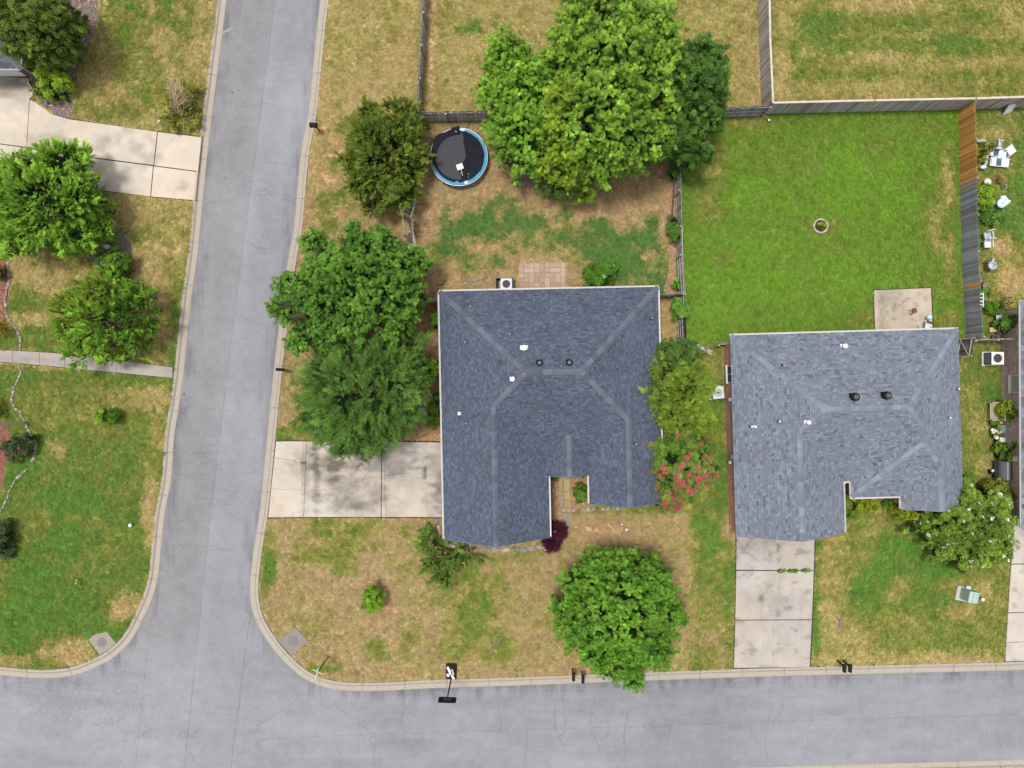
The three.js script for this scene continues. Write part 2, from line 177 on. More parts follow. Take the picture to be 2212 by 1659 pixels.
for (let i = 0; i < 30; i++) { const u = rr(560, 2210), a = rr(1480, 1580), b = a + rr(40, 130); rc([[u, a], [u + rr(-12, 12), (a + b) / 2], [u + rr(-20, 20), Math.min(b, 1655)]], rr(.45, .8), rr(.18, .42), 3); }
for (const [au, av, ar, n] of [[95, 1500, 80, 26], [180, 1560, 70, 20], [300, 1560, 55, 22], [250, 1520, 60, 18], [400, 1600, 40, 14], [620, 1540, 60, 8], [540, 1600, 30, 10]]) for (let i = 0; i < n; i++) { const a = rr(0, 6.3), q = ar * Math.sqrt(R()), u = au + Math.cos(a) * q, v = av + Math.sin(a) * q, b = rr(0, 6.3), l = rr(8, 24); rc([[u, v], [u + Math.cos(b) * l, v + Math.sin(b) * l], [u + Math.cos(b + 1) * l * 1.3, v + Math.sin(b + .6) * l * 1.5]], .55, rr(.2, .42), 2.5); }
rc([[700, 1500], [768 / 3 + 553, 1590], [800, 1595], [815, 1680]], .6, .4, 3); rc([[800, 1570], [812, 1600], [806, 1660]], .6, .4, 3); rc([[570, 1560], [640, 1510], [690, 1470]], .6, .38, 4); rc([[150, 1470], [185, 1490], [330, 1500]], .5, .36, 3); rc([[305, 1360], [370, 1385]], .5, .34, 3);
const roadSide = (X, Z) => { const u = X / S + CX, v = Z / S + CY; return [u, v]; };
const distLine = (u, v, line) => { let m = 1e9; for (let i = 0; i + 1 < line.length; i++) { const [ax, ay] = line[i], [bx2, by] = line[i + 1], dx = bx2 - ax, dy = by - ay, t = clamp(((u - ax) * dx + (v - ay) * dy) / (dx * dx + dy * dy), 0, 1), e = Math.hypot(u - ax - dx * t, v - ay - dy * t); if (e < m) m = e; } return m; };
const seamU = (v) => { for (let i = 0; i + 1 < seam.length; i++) if (v <= seam[i + 1][1]) return lerp(seam[i][0], seam[i + 1][0], (v - seam[i][1]) / (seam[i + 1][1] - seam[i][1])); return 393; };
const nearK = [kerbLeft.slice(1, 25), kerbRight.slice(1, 26)];
const lawnPolys = [[...kerbLeft, [-9000, -8000]], [...kerbRight, [9000, -8000]]];
const kerbDist = new Float32Array(TW / 8 * TD / 8); for (let y = 0; y < TD / 8; y++) for (let x = 0; x < TW / 8; x++) { const [u, v] = roadSide((x + .5) * 8 / TW * WW - WW / 2, (y + .5) * 8 / TD * WD - WD / 2); const q = Math.min(distLine(u, v, nearK[0]), distLine(u, v, nearK[1])); kerbDist[y * TW / 8 + x] = q > 14 && lawnPolys.some((p) => inPoly(u, v, p)) ? -1 : q; }
for (const [u, v, r] of [[501, 198, 1.6], [486, 384, 1], [396, 850, 1.8], [514, 194, .6], [508, 238, .7], [520, 210, .5], [676, 1540, .7], [905, 1505, .7], [735, 1625, 1], [1715, 1520, .9], [1756, 1522, .7], [1920, 1540, .6], [1460, 1646, 1.2], [1845, 1548, .6], [620, 1630, .8], [1520, 1500, .6], [565, 385, .7]]) rc([[u, v], [u + .6, v + 1]], r, .75, 0);
const roadTex = colorTex(TW, TD, (x, y) => {
  const X = (x + .5) / TW * WW - WW / 2, Z = (y + .5) / TD * WD - WD / 2, [u, v] = roadSide(X, Z), e = kerbDist[(y >> 3) * (TW / 8) + (x >> 3)];
  if (e < 0) return [.116, .1165, .128];
  if (u > 800 && v < 1420 || u < 300 && v < 1300) return [.116, .1165, .128];
  let g = .139 * (1 + .1 * sstep(1300, 1640, v) * sstep(900, 200, u)) + (fbm(X / 4, Z / 4, 4) - .5) * .05 + (fbm(X / .5, Z / .5, 3) - .5) * .026 + (hash2(x, y) - .5) * .034;
  if (hash2(x + 7, y + 3) > .996) g += .05; if (hash2(x + 1, y + 31) > .997) g -= .05;
  let wr = 0;
  const su = seamU(v), left = u < su;
  if (v < 1440) { const bl = sstep(1440, 1380, v); g += (left ? -.006 : .008) * bl; wr = left ? .02 * bl : 0; const off = Math.abs(u - su); g -= .008 * Math.exp(-(((off - 36) / 18) ** 2)) * (.4 + 1.2 * fbm(u / 30, v / 60, 3)); }
  if (u > 476 && u < 504 && Math.abs(v - 66 + (u - 490) * .45) < 3.5) { const q = fbm(u / 5, v / 5, 2); return [g * (1 + .2 * q), g * (1 - .02 * q), g * (1 - .3 * q)]; }
  if (e < 60) g -= .05 * sstep(60, 20, e + 20 * (fbm(u / 9, v / 30, 3) - .5)) * sstep(.3, .85, fbm(u / 14, v / 60, 4)) + (u > su ? .012 * sstep(38, 20, e) : .004 * sstep(38, 20, e));
  if (v > 1450) { const st = fbm(u / 90, v / 22, 3); g += (st - .5) * .04; }
  const c = roadCrack[y * TW + x]; g *= (1 - c * .75) * .8;
  return [g * (1.0 + wr), g * 1.005, g * (1.11 - wr * 2)];
}, THREE.MirroredRepeatWrapping);
const ROAD = new THREE.MeshStandardMaterial({ map: roadTex, roughness: .92, bumpMap: lawnBump, bumpScale: .006, side: THREE.DoubleSide });
const roadUV = (g) => planUV(g, -WW / 2, -WD / 2, WW, WD);
struct('road', roadUV(sheet([...kerbLeft, ...kerbSouth, ...[...kerbRight].reverse()].map((p) => P(...p, 0)), 0)), ROAD, 'grey cracked asphalt side street meeting the cross street');

// rolled concrete kerbs in cast lengths
function conc(seed, w, h, base, opt = {}) {
  const ck = new Float32Array(w * h); (opt.cracks ?? []).forEach((c) => crack(ck, w, h, c.p.map(([a, b]) => [a * w, b * h]), c.w ?? 1, c.d ?? .5, c.j ?? 3));
  return colorTex(w, h, (x, y) => {
    const a = x / w, b = y / h; let g = 1 + (fbm(a * 6 + seed, b * 6 * h / w, 4) - .5) * .34 + (fbm(a * 40 + seed, b * 40 * h / w, 3) - .5) * .16 + (hash2(x + seed, y) - .5) * .1, warm = (fbm(a * 3 + seed + 8, b * 3, 3) - .5) * .14; g -= .3 * sstep(.56, .8, fbm(a * 9 + seed * 3, b * 9 * h / w, 4));
    for (const [sa, sb, ra, rbb, k] of opt.stains ?? []) { const e = Math.hypot((a - sa) / ra, (b - sb) / rbb); if (e < 1.6) g -= .95 * k * sstep(1.5, .2, e + (fbm(a * 18 + seed, b * 14, 3) - .5) * 1.4); }
    g = Math.max(.25, g) * (1 - .75 * ck[y * w + x]);
    g *= opt.k ?? .66; return [base[0] * g * (1 + warm), base[1] * g, base[2] * g * (1 - warm)];
  });
}
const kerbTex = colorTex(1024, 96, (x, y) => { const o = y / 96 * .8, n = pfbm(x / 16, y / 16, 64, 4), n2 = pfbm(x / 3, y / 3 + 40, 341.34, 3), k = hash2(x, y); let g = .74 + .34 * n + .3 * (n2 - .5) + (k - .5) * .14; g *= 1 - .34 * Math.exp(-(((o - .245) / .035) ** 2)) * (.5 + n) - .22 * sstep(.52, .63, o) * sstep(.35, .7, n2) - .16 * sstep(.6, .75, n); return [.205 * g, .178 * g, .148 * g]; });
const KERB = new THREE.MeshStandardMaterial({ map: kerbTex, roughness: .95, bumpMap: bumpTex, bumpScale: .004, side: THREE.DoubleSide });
function kerb(label, line, side, stains) {
  const g = structGroup('kerb', label), c = new THREE.CatmullRomCurve3([[0, 1], [line.length - 1, line.length - 2]].reduce((q, [i, j], k) => { const p = [lerp(line[j][0], line[i][0], .1), lerp(line[j][1], line[i][1], .1)]; return k ? [...q, p] : [p, ...q]; }, line.slice(1, -1)).map((p) => V(...p, 0)), false, 'centripetal'), len = c.getLength(), n = Math.round(len / 3);
  const prof = [[-.02, .02], [0, .112], [.02, .118], [.15, .112], [.19, .085], [.24, .03], [.28, .018], [.6, .012], [.64, .008], [.64, -.03]];
  for (let i = 0; i < n; i++) {
    const pos = [], uv = [], idx = [], m = 6, dz = rr(-.003, .003);
    for (let k = 0; k <= m; k++) {
      const t = (i + .005 + (k / m) * .99) / n, p = c.getPointAt(t), d = c.getTangentAt(t), nx = -d.z * side, nz = d.x * side;
      prof.forEach(([o, y], j) => { pos.push(p.x + nx * o, y + dz, p.z + nz * o); uv.push(t * len / 8, clamp(o, .01, .69) / .8); });
      if (k) for (let j = 0; j + 1 < prof.length; j++) { const a = (k - 1) * prof.length + j, b = a + prof.length; idx.push(a, b, a + 1, b, b + 1, a + 1); }
    }
    const q = new THREE.BufferGeometry(); q.setAttribute('position', new THREE.Float32BufferAttribute(pos, 3)); q.setAttribute('uv', new THREE.Float32BufferAttribute(uv, 2)); q.setIndex(side > 0 ? idx : idx.reverse()); q.computeVertexNormals();
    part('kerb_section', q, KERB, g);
  }
}
kerb('concrete kerb round the left corner lot', kerbLeft, -1);
kerb('concrete kerb round the right corner lot and along the cross street', kerbRight, 1);
kerb('concrete kerb along the south side of the cross street', kerbSouth, -1);

// ---------- driveways, walks and slabs, panel by panel ----------
const noGrass = [];                                        // plan polygons kept free of turf
function paving(name, label, polys, m, top, th = .1) {
  const g = structGroup(name, label), all = polys.flat().map((p) => P(...p)), x0 = Math.min(...all.map((p) => p[0])), x1 = Math.max(...all.map((p) => p[0])), z0 = Math.min(...all.map((p) => p[1])), z1 = Math.max(...all.map((p) => p[1]));
  const seams = [];
  for (const p of polys) { const w0 = p.map((q) => P(...q)), xs = w0.map((q) => q[0]), zs = w0.map((q) => q[1]), mx = (Math.min(...xs) + Math.max(...xs)) / 2, mz = (Math.min(...zs) + Math.max(...zs)) / 2, hx = mx - Math.min(...xs), hz = mz - Math.min(...zs), w = w0.map(([x, z]) => [mx + (x - mx) * (1 + .024 / hx), mz + (z - mz) * (1 + .024 / hz)]), s = slab(w, top - th, top + rr(-.004, .004), .01); planUV(s, x0, z0, x1 - x0, z1 - z0); part('concrete_panel', s, m, g); const gx = w.reduce((q, r) => q + r[0] / w.length, 0), gz = w.reduce((q, r) => q + r[1] / w.length, 0), wide = w.map(([x, z]) => { const l = Math.hypot(x - gx, z - gz); return [x + (x - gx) / l * .02, z + (z - gz) / l * .02]; }); noGrass.push(wide); seams.push(sheet(w.map(([x, z]) => { const l = Math.hypot(x - gx, z - gz); return [x + (x - gx) / l * .12, z + (z - gz) / l * .12]; }), top - .007 - seams.length * .0006)); }
  part('joint_bed', seams, SOIL, g);
  return g;
}
const cm = (t) => new THREE.MeshStandardMaterial({ map: t, roughness: .95, bumpMap: bumpTex, bumpScale: .004, side: THREE.DoubleSide });
const D0 = cm(conc(3, 1024, 640, [.39, .335, .275], { k: .7, stains: [[.16, .1, .1, .2, .25], [.05, .1, .14, .1, .25], [.6, .8, .2, .1, .02]], cracks: [{ p: [[.12, .15], [.15, .2], [.2, .19]], d: .3, w: .6 }] }));
paving('driveway', 'tan concrete driveway of the top left house', [
  [[-40, 162], [62, 170], [67, 190], [71, 206], [63, 214], [57, 317], [-40, 304]], [[-40, 307], [56, 320], [52, 360], [-40, 360]],
  [[65, 216], [77, 222], [90, 231], [113, 247], [150, 258], [245, 271], [339, 285], [331, 356], [158, 334], [59, 318]],
  [[57, 321], [158, 337], [330, 359], [324, 424], [222, 411], [120, 400], [53, 365]], [[342, 286], [434, 297], [427, 369], [334, 357]], [[333, 360], [426, 372], [420, 432], [327, 424]]], D0, .118);
const D1 = cm(conc(21, 1024, 448, [.375, .33, .28], {
  stains: [[.5, .45, .4, .5, .1], [.75, .7, .3, .3, .08], [.26, .45, .022, .6, .4], [.38, .35, .05, .12, .3], [.4, .5, .1, .07, .22], [.36, .6, .04, .3, .24], [.62, .3, .2, .16, .22], [.55, .25, .3, .2, .15], [.93, .3, .08, .5, .28], [.96, .7, .06, .3, .2], [.46, .82, .14, .14, .2], [.3, .3, .14, .2, .16], [.85, .42, .012, .09, .5], [.19, .28, .015, .012, .8], [.65, .08, .1, .1, .2]],
  cracks: [{ p: [[.03, .21], [.12, .24], [.16, .28], [.2, .27]], w: 1.3, d: .8 }, { p: [[.02, .62], [.2, .64]], w: 1, d: .8 }, { p: [[.19, 0], [.185, .4], [.18, 1]], w: 1.4, d: .5, j: 1 }, { p: [[.635, .02], [.63, .5], [.635, .98]], w: 1.6, d: .6, j: 1 }, { p: [[.22, .66], [.37, .62], [.45, .55], [.55, .48], [.63, .45], [.72, .42], [.83, .42], [.98, .46]], w: 1, d: .85, j: 4 }, { p: [[.37, .64], [.4, .74], [.42, .85], [.43, 1]], w: .9, d: .7 }, { p: [[.3, .33], [.36, .34], [.4, .42], [.39, .6]], w: .6, d: .45 }, { p: [[.85, .35], [.87, .5], [.86, .75], [.86, 1]], w: .6, d: .4 }] }));
paving('driveway', 'stained cracked concrete driveway beside the middle house', [
  [[597, 954], [661, 954], [655, 1116], [580, 1117]], [[663, 954], [823, 955], [822, 1116], [657, 1116]], [[826, 955], [911, 956], [911, 1116], [825, 1116]], [[912, 956], [972, 957], [978, 1117], [912, 1116]]], D1, .118);
const D2 = cm(conc(37, 512, 1024, [.33, .295, .262], { k: .62, stains: [[.2, .1, .3, .1, .2], [.7, .06, .3, .06, .2], [.5, .5, .5, .1, .12], [.6, .7, .3, .2, .1], [.15, .3, .1, .06, .15]], cracks: [{ p: [[.5, .02], [.62, .12], [.9, .1]], d: .35 }, { p: [[.58, .1], [.6, .25]], d: .35, w: .7 }, { p: [[.5, .7], [.47, .84], [.49, .97]], d: .6 }, { p: [[.56, .42], [.53, .6]], d: .25, w: .6 }] }));
paving('driveway', 'pale concrete driveway in front of the right house', [
  [[1592, 1145], [1759, 1152], [1757, 1231], [1591, 1230]], [[1591, 1234], [1757, 1234], [1753, 1337], [1589, 1338]], [[1589, 1341], [1753, 1340], [1748, 1440], [1586, 1442]]], D2, .118);
paving('driveway', 'concrete driveway cut by the right edge of the view', [
  [[2192, 1122], [2330, 1120], [2330, 1214], [2185, 1217]], [[2185, 1220], [2330, 1217], [2330, 1320], [2178, 1322]], [[2178, 1325], [2330, 1322], [2330, 1380], [2174, 1387]], [[2174, 1389], [2330, 1382], [2330, 1424], [2172, 1428]]], cm(conc(55, 512, 1024, [.36, .32, .28], { stains: [[.4, .1, .2, .1, .2], [.3, .3, .1, .05, .2]] })), .118);
paving('footpath', 'narrow grey concrete footpath to the side street', [
  [[-40, 755], [27, 758], [27, 783], [-40, 778]], [[29, 758], [84, 761], [85, 788], [29, 783]], [[86, 761], [139, 765], [140, 793], [87, 788]], [[141, 765], [250, 778], [251, 804], [142, 794]], [[252, 778], [311, 786], [311, 810], [253, 804]], [[312, 786], [372, 794], [372, 816], [312, 810]]], cm(conc(61, 1024, 256, [.265, .235, .21], { stains: [[.6, .5, .2, .4, .2], [.2, .4, .2, .3, .15]] })), .12);
paving('patio_slab', 'square concrete patio slab behind the right house', [[[1888, 628], [2010, 623], [2014, 722], [1891, 724]]], cm(conc(71, 512, 512, [.34, .285, .22], { stains: [[.25, .25, .25, .25, .28], [.15, .75, .12, .2, .2], [.5, .5, .2, .2, .12], [.85, .8, .1, .1, -.15], [.72, .35, .06, .06, .25], [.12, .5, .06, .4, .18]] })), .13);

// ---------- houses ----------
const shingleMats = {};
const vcMat = (k, rough = .92) => mats['vc' + k] ??= new THREE.MeshStandardMaterial({ vertexColors: true, roughness: rough, bumpMap: bumpTex, bumpScale: .003, side: THREE.DoubleSide });
function polyGeo(tris, cols) { const g = new THREE.BufferGeometry(); g.setAttribute('position', new THREE.Float32BufferAttribute(tris, 3)); if (cols) g.setAttribute('color', new THREE.Float32BufferAttribute(cols, 3)); const uv = new Float32Array(tris.length / 3 * 2); for (let i = 0; i < uv.length / 2; i++) { uv[2 * i] = tris[3 * i] * 1.3; uv[2 * i + 1] = tris[3 * i + 2] * 1.3 + tris[3 * i + 1]; } g.setAttribute('uv', new THREE.BufferAttribute(uv, 2)); g.computeVertexNormals(); return g; }
const brickGeo = new THREE.BoxGeometry(.2, .063, .03), BRICKM = new THREE.MeshStandardMaterial({ roughness: .95, map: speckTex });
const MORTAR = mat('mortar', [.3, .27, .24], 1), TRIM = mat('white_trim', [.56, .55, .53], .6), DOORW = mat('door_white', [.72, .72, .71], .5), GLASSD = mat('dark_pane', [.05, .06, .07], .08, { map: null }), FELT = mat('roof_felt', [.03, .035, .045], 1);

// q: corner [x, z] of the back-left eave, turn, eave height, pitch, comps [{x0,x1,z0,z1,back,front,walls}], colours
function house(name, label, q) {
  q.col = q.col.map((x) => x * .78); q.cap = q.cap.map((x) => x * .74); q.brick = q.brick.map((x) => x * .85);
  const t = thing(name, label, 'house', [q.at[0], L, q.at[1]], q.turn), E = q.eave - L, p = q.pitch;
  const planes = (c) => { const a = [(x) => p * (x - c.x0), (x) => p * (c.x1 - x)]; if (c.back) a.push((x, z) => p * (z - c.z0)); if (c.front) a.push((x, z) => p * (c.z1 - z)); return a; };
  const hIn = (c, x, z) => x < c.x0 - 1e-6 || x > c.x1 + 1e-6 || z < c.z0 - 1e-6 || z > c.z1 + 1e-6 ? -1 : Math.min(...c.pl.map((f) => f(x, z)));
  q.comps.forEach((c) => { c.pl = planes(c); });
  const top = (x, z) => Math.max(...q.comps.map((c) => hIn(c, x, z)));
  const roof = part('roof', new THREE.BufferGeometry(), FELT, t, 'hipped roof of blue grey shingles');
  const deck = [], field = [], fieldC = [], cand = [];
  const ex = q.ex ?? .145;
  q.comps.forEach((c, ci) => c.pl.forEach((f, fi) => {
    let poly = [[c.x0, c.z0], [c.x1, c.z0], [c.x1, c.z1], [c.x0, c.z1]];
    c.pl.forEach((g, gi) => { if (gi !== fi) poly = clipHalf(poly, (a) => g(...a) - f(...a)); });
    if (poly.length < 3) return;
    for (let i = 1; i + 1 < poly.length; i++) for (const a of [poly[0], poly[i], poly[i + 1]]) deck.push(a[0], E + f(...a) - .035 - ci * .004, a[1]);
    // eave frame: t along the eave, s up the slope in plan
    const alongX = fi >= 2, sl = Math.hypot(1, p), toTS = (a) => { const up = f(...a) / p; return [alongX ? a[0] : a[1], up * sl]; };
    const fromTS = (tt, ss) => { const up = ss / sl; return fi === 0 ? [c.x0 + up, tt] : fi === 1 ? [c.x1 - up, tt] : (c.back && fi === 2) ? [tt, c.z0 + up] : [tt, c.z1 - up]; };
    const ts = poly.map(toTS), tmin = Math.min(...ts.map((a) => a[0])) - .02, tmax = Math.max(...ts.map((a) => a[0])) + .02, smax = Math.max(...ts.map((a) => a[1]));
    const yOf = (tt, ss) => ss / sl * p;
    for (let r = 0; r * ex < smax; r++) {
      const s0 = r * ex - (r ? 0 : .03), s1 = (r + 1) * ex + .012; let tt = Math.floor(tmin) - hash2(r, fi * 7 + 3) * .4;
      for (let k = 0; tt < tmax; k++) {
        const w = (q.wid ?? .3) * (.6 + hash2(k * 13 + fi, r * 7 + ci) * .8), t0 = tt, t1 = tt + w; tt += w;
        if (t1 < tmin) continue;
        let pl = [[t0 + .004, s0], [t1 - .004, s0], [t1 - .004, s1], [t0 + .004, s1]];
        // clip to the face
        const area = ts.reduce((s, a, i) => { const b = ts[(i + 1) % ts.length]; return s + a[0] * b[1] - b[0] * a[1]; }, 0) > 0 ? 1 : -1;
        for (let i = 0; i < ts.length && pl.length; i++) { const a = ts[i], b = ts[(i + 1) % ts.length]; if (Math.abs(a[1]) < 1e-6 && Math.abs(b[1]) < 1e-6) continue; pl = clipHalf(pl, (z) => area * ((b[0] - a[0]) * (z[1] - a[1]) - (b[1] - a[1]) * (z[0] - a[0]))); }
        if (pl.length < 3) continue;
        const mid = pl.reduce((s, a) => [s[0] + a[0] / pl.length, s[1] + a[1] / pl.length], [0, 0]);
        const pm = fromTS(mid[0], Math.max(.02, mid[1])), hm = f(...pm);
        let hid = false;
        q.comps.forEach((o, oi) => { if (oi === ci) return; const ho = hIn(o, ...pm); if (ho < 0) return; if (oi < ci ? ho >= hm - 2e-3 : false) hid = true; if (ho > hm + .1) { if (pl.every((a) => { const w2 = fromTS(a[0], Math.max(0, a[1])); return hIn(o, ...w2) > f(...w2) + .02; })) hid = true; } });
        if (hid) continue;
        const lift = .012 + hash2(k, r * 3 + fi) * .008, dyn = (ss) => lerp(lift, .002, clamp((ss - s0) / (s1 - s0), 0, 1)), pt = (a, dn = 0) => { const w2 = fromTS(a[0], a[1]); return [w2[0], E + yOf(...a) + (dn ? -.004 : dyn(a[1])), w2[1]]; };
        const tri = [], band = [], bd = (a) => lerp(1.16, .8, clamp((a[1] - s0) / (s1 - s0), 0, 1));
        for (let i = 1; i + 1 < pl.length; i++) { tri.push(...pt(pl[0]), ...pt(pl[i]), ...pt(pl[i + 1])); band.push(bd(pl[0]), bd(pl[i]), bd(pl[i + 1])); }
        for (let i = 0; i < pl.length; i++) { const a = pl[i], b = pl[(i + 1) % pl.length]; tri.push(...pt(a), ...pt(b), ...pt(b, 1), ...pt(a), ...pt(b, 1), ...pt(a, 1)); }
        const z = hash2(k * 31 + ci * 5 + fi, r * 17 + 5), wx = fromTS(mid[0], mid[1]), patch = fbm(wx[0] / 1.6 + 30, wx[1] / 1.6, 3) - .5;
        let m = q.var[0] + z * z * q.var[1] + patch * .2; if (hash2(k + 3, r * 11 + fi) > .9) m *= q.dark ?? .7; const hue = hash2(k * 3, r * 5 + 1) - .5;
        const col = [q.col[0] * m * (1 + hue * .16), q.col[1] * m, q.col[2] * m * (1 - hue * .08)];
        while (band.length < tri.length / 3) band.push(.7);
        cand.push({ tri, col, band, d: pm[0], pos: new THREE.Vector3(pm[0], E + hm, pm[1]) });
      }
    }
  }));
  roof.geometry = polyGeo(deck);
  t.updateMatrixWorld();
  cand.forEach((c) => { c.far = c.pos.clone().applyMatrix4(t.matrixWorld).distanceTo(camera.position); });
  cand.sort((a, b) => a.far - b.far);
  const sm = vcMat(q.key);
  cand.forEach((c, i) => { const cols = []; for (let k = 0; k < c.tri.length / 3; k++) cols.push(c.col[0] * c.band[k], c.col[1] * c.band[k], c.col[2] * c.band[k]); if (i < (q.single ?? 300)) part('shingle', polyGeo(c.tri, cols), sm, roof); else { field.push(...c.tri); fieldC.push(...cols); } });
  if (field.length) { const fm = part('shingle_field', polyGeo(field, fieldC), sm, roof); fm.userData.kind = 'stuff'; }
  // ridge and hip caps
  for (const [a, b] of q.ridges) {
    const ha = Math.max(0, top(...a)), hb = Math.max(0, top(...b)), up = hb >= ha, A = up ? a : b, B = up ? b : a, len = Math.hypot(B[0] - A[0], B[1] - A[1]), n = Math.max(1, Math.round(len / .27)), dx = (B[0] - A[0]) / len, dz = (B[1] - A[1]) / len;
    let tone = 1;
    for (let i = 0; i < n; i++) {
      if (i % 2 === 0) tone = .78 + R() * .5;
      const t0 = i / n * len, t1 = Math.min(len, (i + 1.25) / n * len), pts = [];
      for (const [tt, li] of [[t0, .034], [t1, .016]]) for (const w of [-.17, 0, .17]) { const x = A[0] + dx * tt - dz * w, z = A[1] + dz * tt + dx * w, y = w ? Math.max(top(x, z), top(A[0] + dx * tt, A[1] + dz * tt) - .16) : top(x, z) + .015; pts.push([x, E + Math.max(y, -.02) + li, z]); }
      const tri = []; for (const [i0, i1, i2] of [[0, 1, 4], [0, 4, 3], [1, 2, 5], [1, 5, 4]]) tri.push(...pts[i0], ...pts[i1], ...pts[i2]);
      for (const [i0, i1] of [[0, 1], [1, 2], [3, 0], [2, 5]]) { const da = [pts[i0][0], pts[i0][1] - .03, pts[i0][2]], db = [pts[i1][0], pts[i1][1] - .03, pts[i1][2]]; tri.push(...pts[i0], ...da, ...db, ...pts[i0], ...db, ...pts[i1]); }
      const m = tone * (.92 + R() * .16), cols = []; for (let k = 0; k < tri.length / 3; k++) cols.push(q.cap[0] * m, q.cap[1] * m, q.cap[2] * m);
      part('ridge_cap', polyGeo(tri, cols), sm, roof);
    }
  }
  // gutters with hangers, eave to eave
  for (const [x0, z0, x1, z1] of q.gutters) {
    const len = Math.hypot(x1 - x0, z1 - z0), a = Math.atan2(-(z1 - z0), x1 - x0), g = part('gutter', [bx(len, .1, .012, 0, -.06, .034), bx(len, .012, .08, 0, -.105, 0), bx(len, .1, .014, 0, -.07, -.036), bx(len, .012, .026, 0, -.008, .036)], TRIM, t);
    g.position.set((x0 + x1) / 2, E - .01, (z0 + z1) / 2); g.rotation.y = a;
    for (let k = .35; k < len - .1; k += .85) { const hgr = part('gutter_hanger', bx(.03, .012, .13, k - len / 2, .004, -.02), WHITE, g); hgr.userData = {}; }
  }
  for (const [x0, z0, x1, z1, fa] of q.rakes ?? []) { // sloping bargeboards of the gables
    const n = 1, y0 = E + Math.max(0, top(x0, z0 - .03)), y1 = E + Math.max(0, top(x1, z1 - .03)), len = Math.hypot(x1 - x0, y1 - y0), g = bx(len, .16, .03, 0, 0, 0, 0, 0, Math.atan2(y1 - y0, x1 - x0));
    part('bargeboard', g.translate((x0 + x1) / 2, (y0 + y1) / 2 - .1, z0 + .012), mat('rake', [.12, .13, .15], .6), t);
  }
  // soffit, walls and bricks
  const ins = q.inset ?? .35, soff = [], back = [], wallRects = q.comps.filter((c) => c.walls !== false).map((c) => ({ x0: c.x0 + ins, x1: c.x1 - ins, z0: c.back ? c.z0 + ins : c.z0, z1: c.z1 - (c.front ? ins : .25), c }));
  q.comps.forEach((c, i) => soff.push(bx(c.x1 - c.x0 - .04, .01, c.z1 - c.z0 - .04, (c.x0 + c.x1) / 2, E - .13 - i * .012, (c.z0 + c.z1) / 2)));
  part('soffit', soff, TRIM, t);
  const M = [], C = [], o = new THREE.Object3D(), inWall = (x, z, me) => wallRects.some((r) => r !== me && x > r.x0 - .03 && x < r.x1 + .03 && z > r.z0 - .03 && z < r.z1 + .03);
  const open = (x, y, z) => (q.openings ?? []).some((b) => x > b[0] && x < b[1] && y > b[2] && y < b[3] && z > b[4] && z < b[5]);
  for (const w of wallRects) {
    back.push(bx(w.x1 - w.x0 - .03, E - .1, w.z1 - w.z0 - .03, (w.x0 + w.x1) / 2, (E - .1) / 2, (w.z0 + w.z1) / 2));
    if (!w.c.front && w.c.gable !== false) { const hw = (w.x1 - w.x0) / 2 - .015, xm = (w.x0 + w.x1) / 2, s = new THREE.Shape([new THREE.Vector2(-hw, 0), new THREE.Vector2(hw, 0), new THREE.Vector2(0, hw * p)]); back.push(new THREE.ExtrudeGeometry(s, { depth: .1, bevelEnabled: false }).translate(xm, E - .1, w.z1 - .115)); }
    for (const side of [0, 1, 2, 3]) {
      if (side === 2 && !w.c.back) continue;
      const ax = side < 2, a0 = ax ? w.z0 : w.x0, a1 = ax ? w.z1 : w.x1, xm = (w.x0 + w.x1) / 2, hw = (w.x1 - w.x0) / 2;
      for (let r = 0; r * .075 < E - .12 + (side === 3 && !w.c.front ? hw * p : 0); r++) for (let a = a0 + .1 + (r % 2) * .107; a < a1 - .05; a += .214) {
        const y = r * .075 + .04; if (y > E - .12 && Math.abs(a - xm) > hw - (y - E + .2) / p) continue;
        const x = side === 0 ? w.x0 : side === 1 ? w.x1 : a, z = side === 2 ? w.z0 : side === 3 ? w.z1 : a;
        const ox = side === 0 ? -.05 : side === 1 ? .05 : 0, oz = side === 2 ? -.05 : side === 3 ? .05 : 0;
        if (inWall(x + ox, z + oz, w) || open(x, y, z)) continue;
        o.position.set(x + rr(-.002, .002), y, z + rr(-.002, .002)); o.rotation.set(0, ax ? Math.PI / 2 : 0, 0); o.updateMatrix(); M.push(o.matrix.clone());
        const k = .7 + R() * .6, b = q.brick; C.push([b[0] * k, b[1] * k * (.94 + R() * .12), b[2] * k * (.9 + R() * .2)]);
      }
    }
  }
  const wall = part('wall', back, MORTAR, t, q.wallLabel), im = new THREE.InstancedMesh(brickGeo, BRICKM, M.length);
  M.forEach((m, i) => { im.setMatrixAt(i, m); im.setColorAt(i, lin(...C[i])); }); im.name = 'brickwork'; im.userData.kind = 'stuff'; im.castShadow = im.receiveShadow = true; wall.add(im);
  t.userData2 = null; delete t.userData2;
  noGrass.push(...wallRects.map((w) => [[w.x0, w.z0], [w.x1, w.z0], [w.x1, w.z1], [w.x0, w.z1]].map(([x, z]) => { const v = new THREE.Vector3(x, 0, z).applyMatrix4(t.matrixWorld); return [v.x, v.z]; })));
  // where a point of the photo lies on this roof, local
  const inv = t.matrixWorld.clone().invert();
  const onRoof = (u, v) => { let h = q.eave + 1; for (let i = 0; i < 6; i++) { const w = P(u, v, h), l = new THREE.Vector3(w[0], 0, w[1]).applyMatrix4(inv); h = q.eave + Math.max(0, top(l.x, l.z)); if (i === 5) return [l.x, h - L, l.z]; } };
  return { t, top, onRoof, E, p };
}
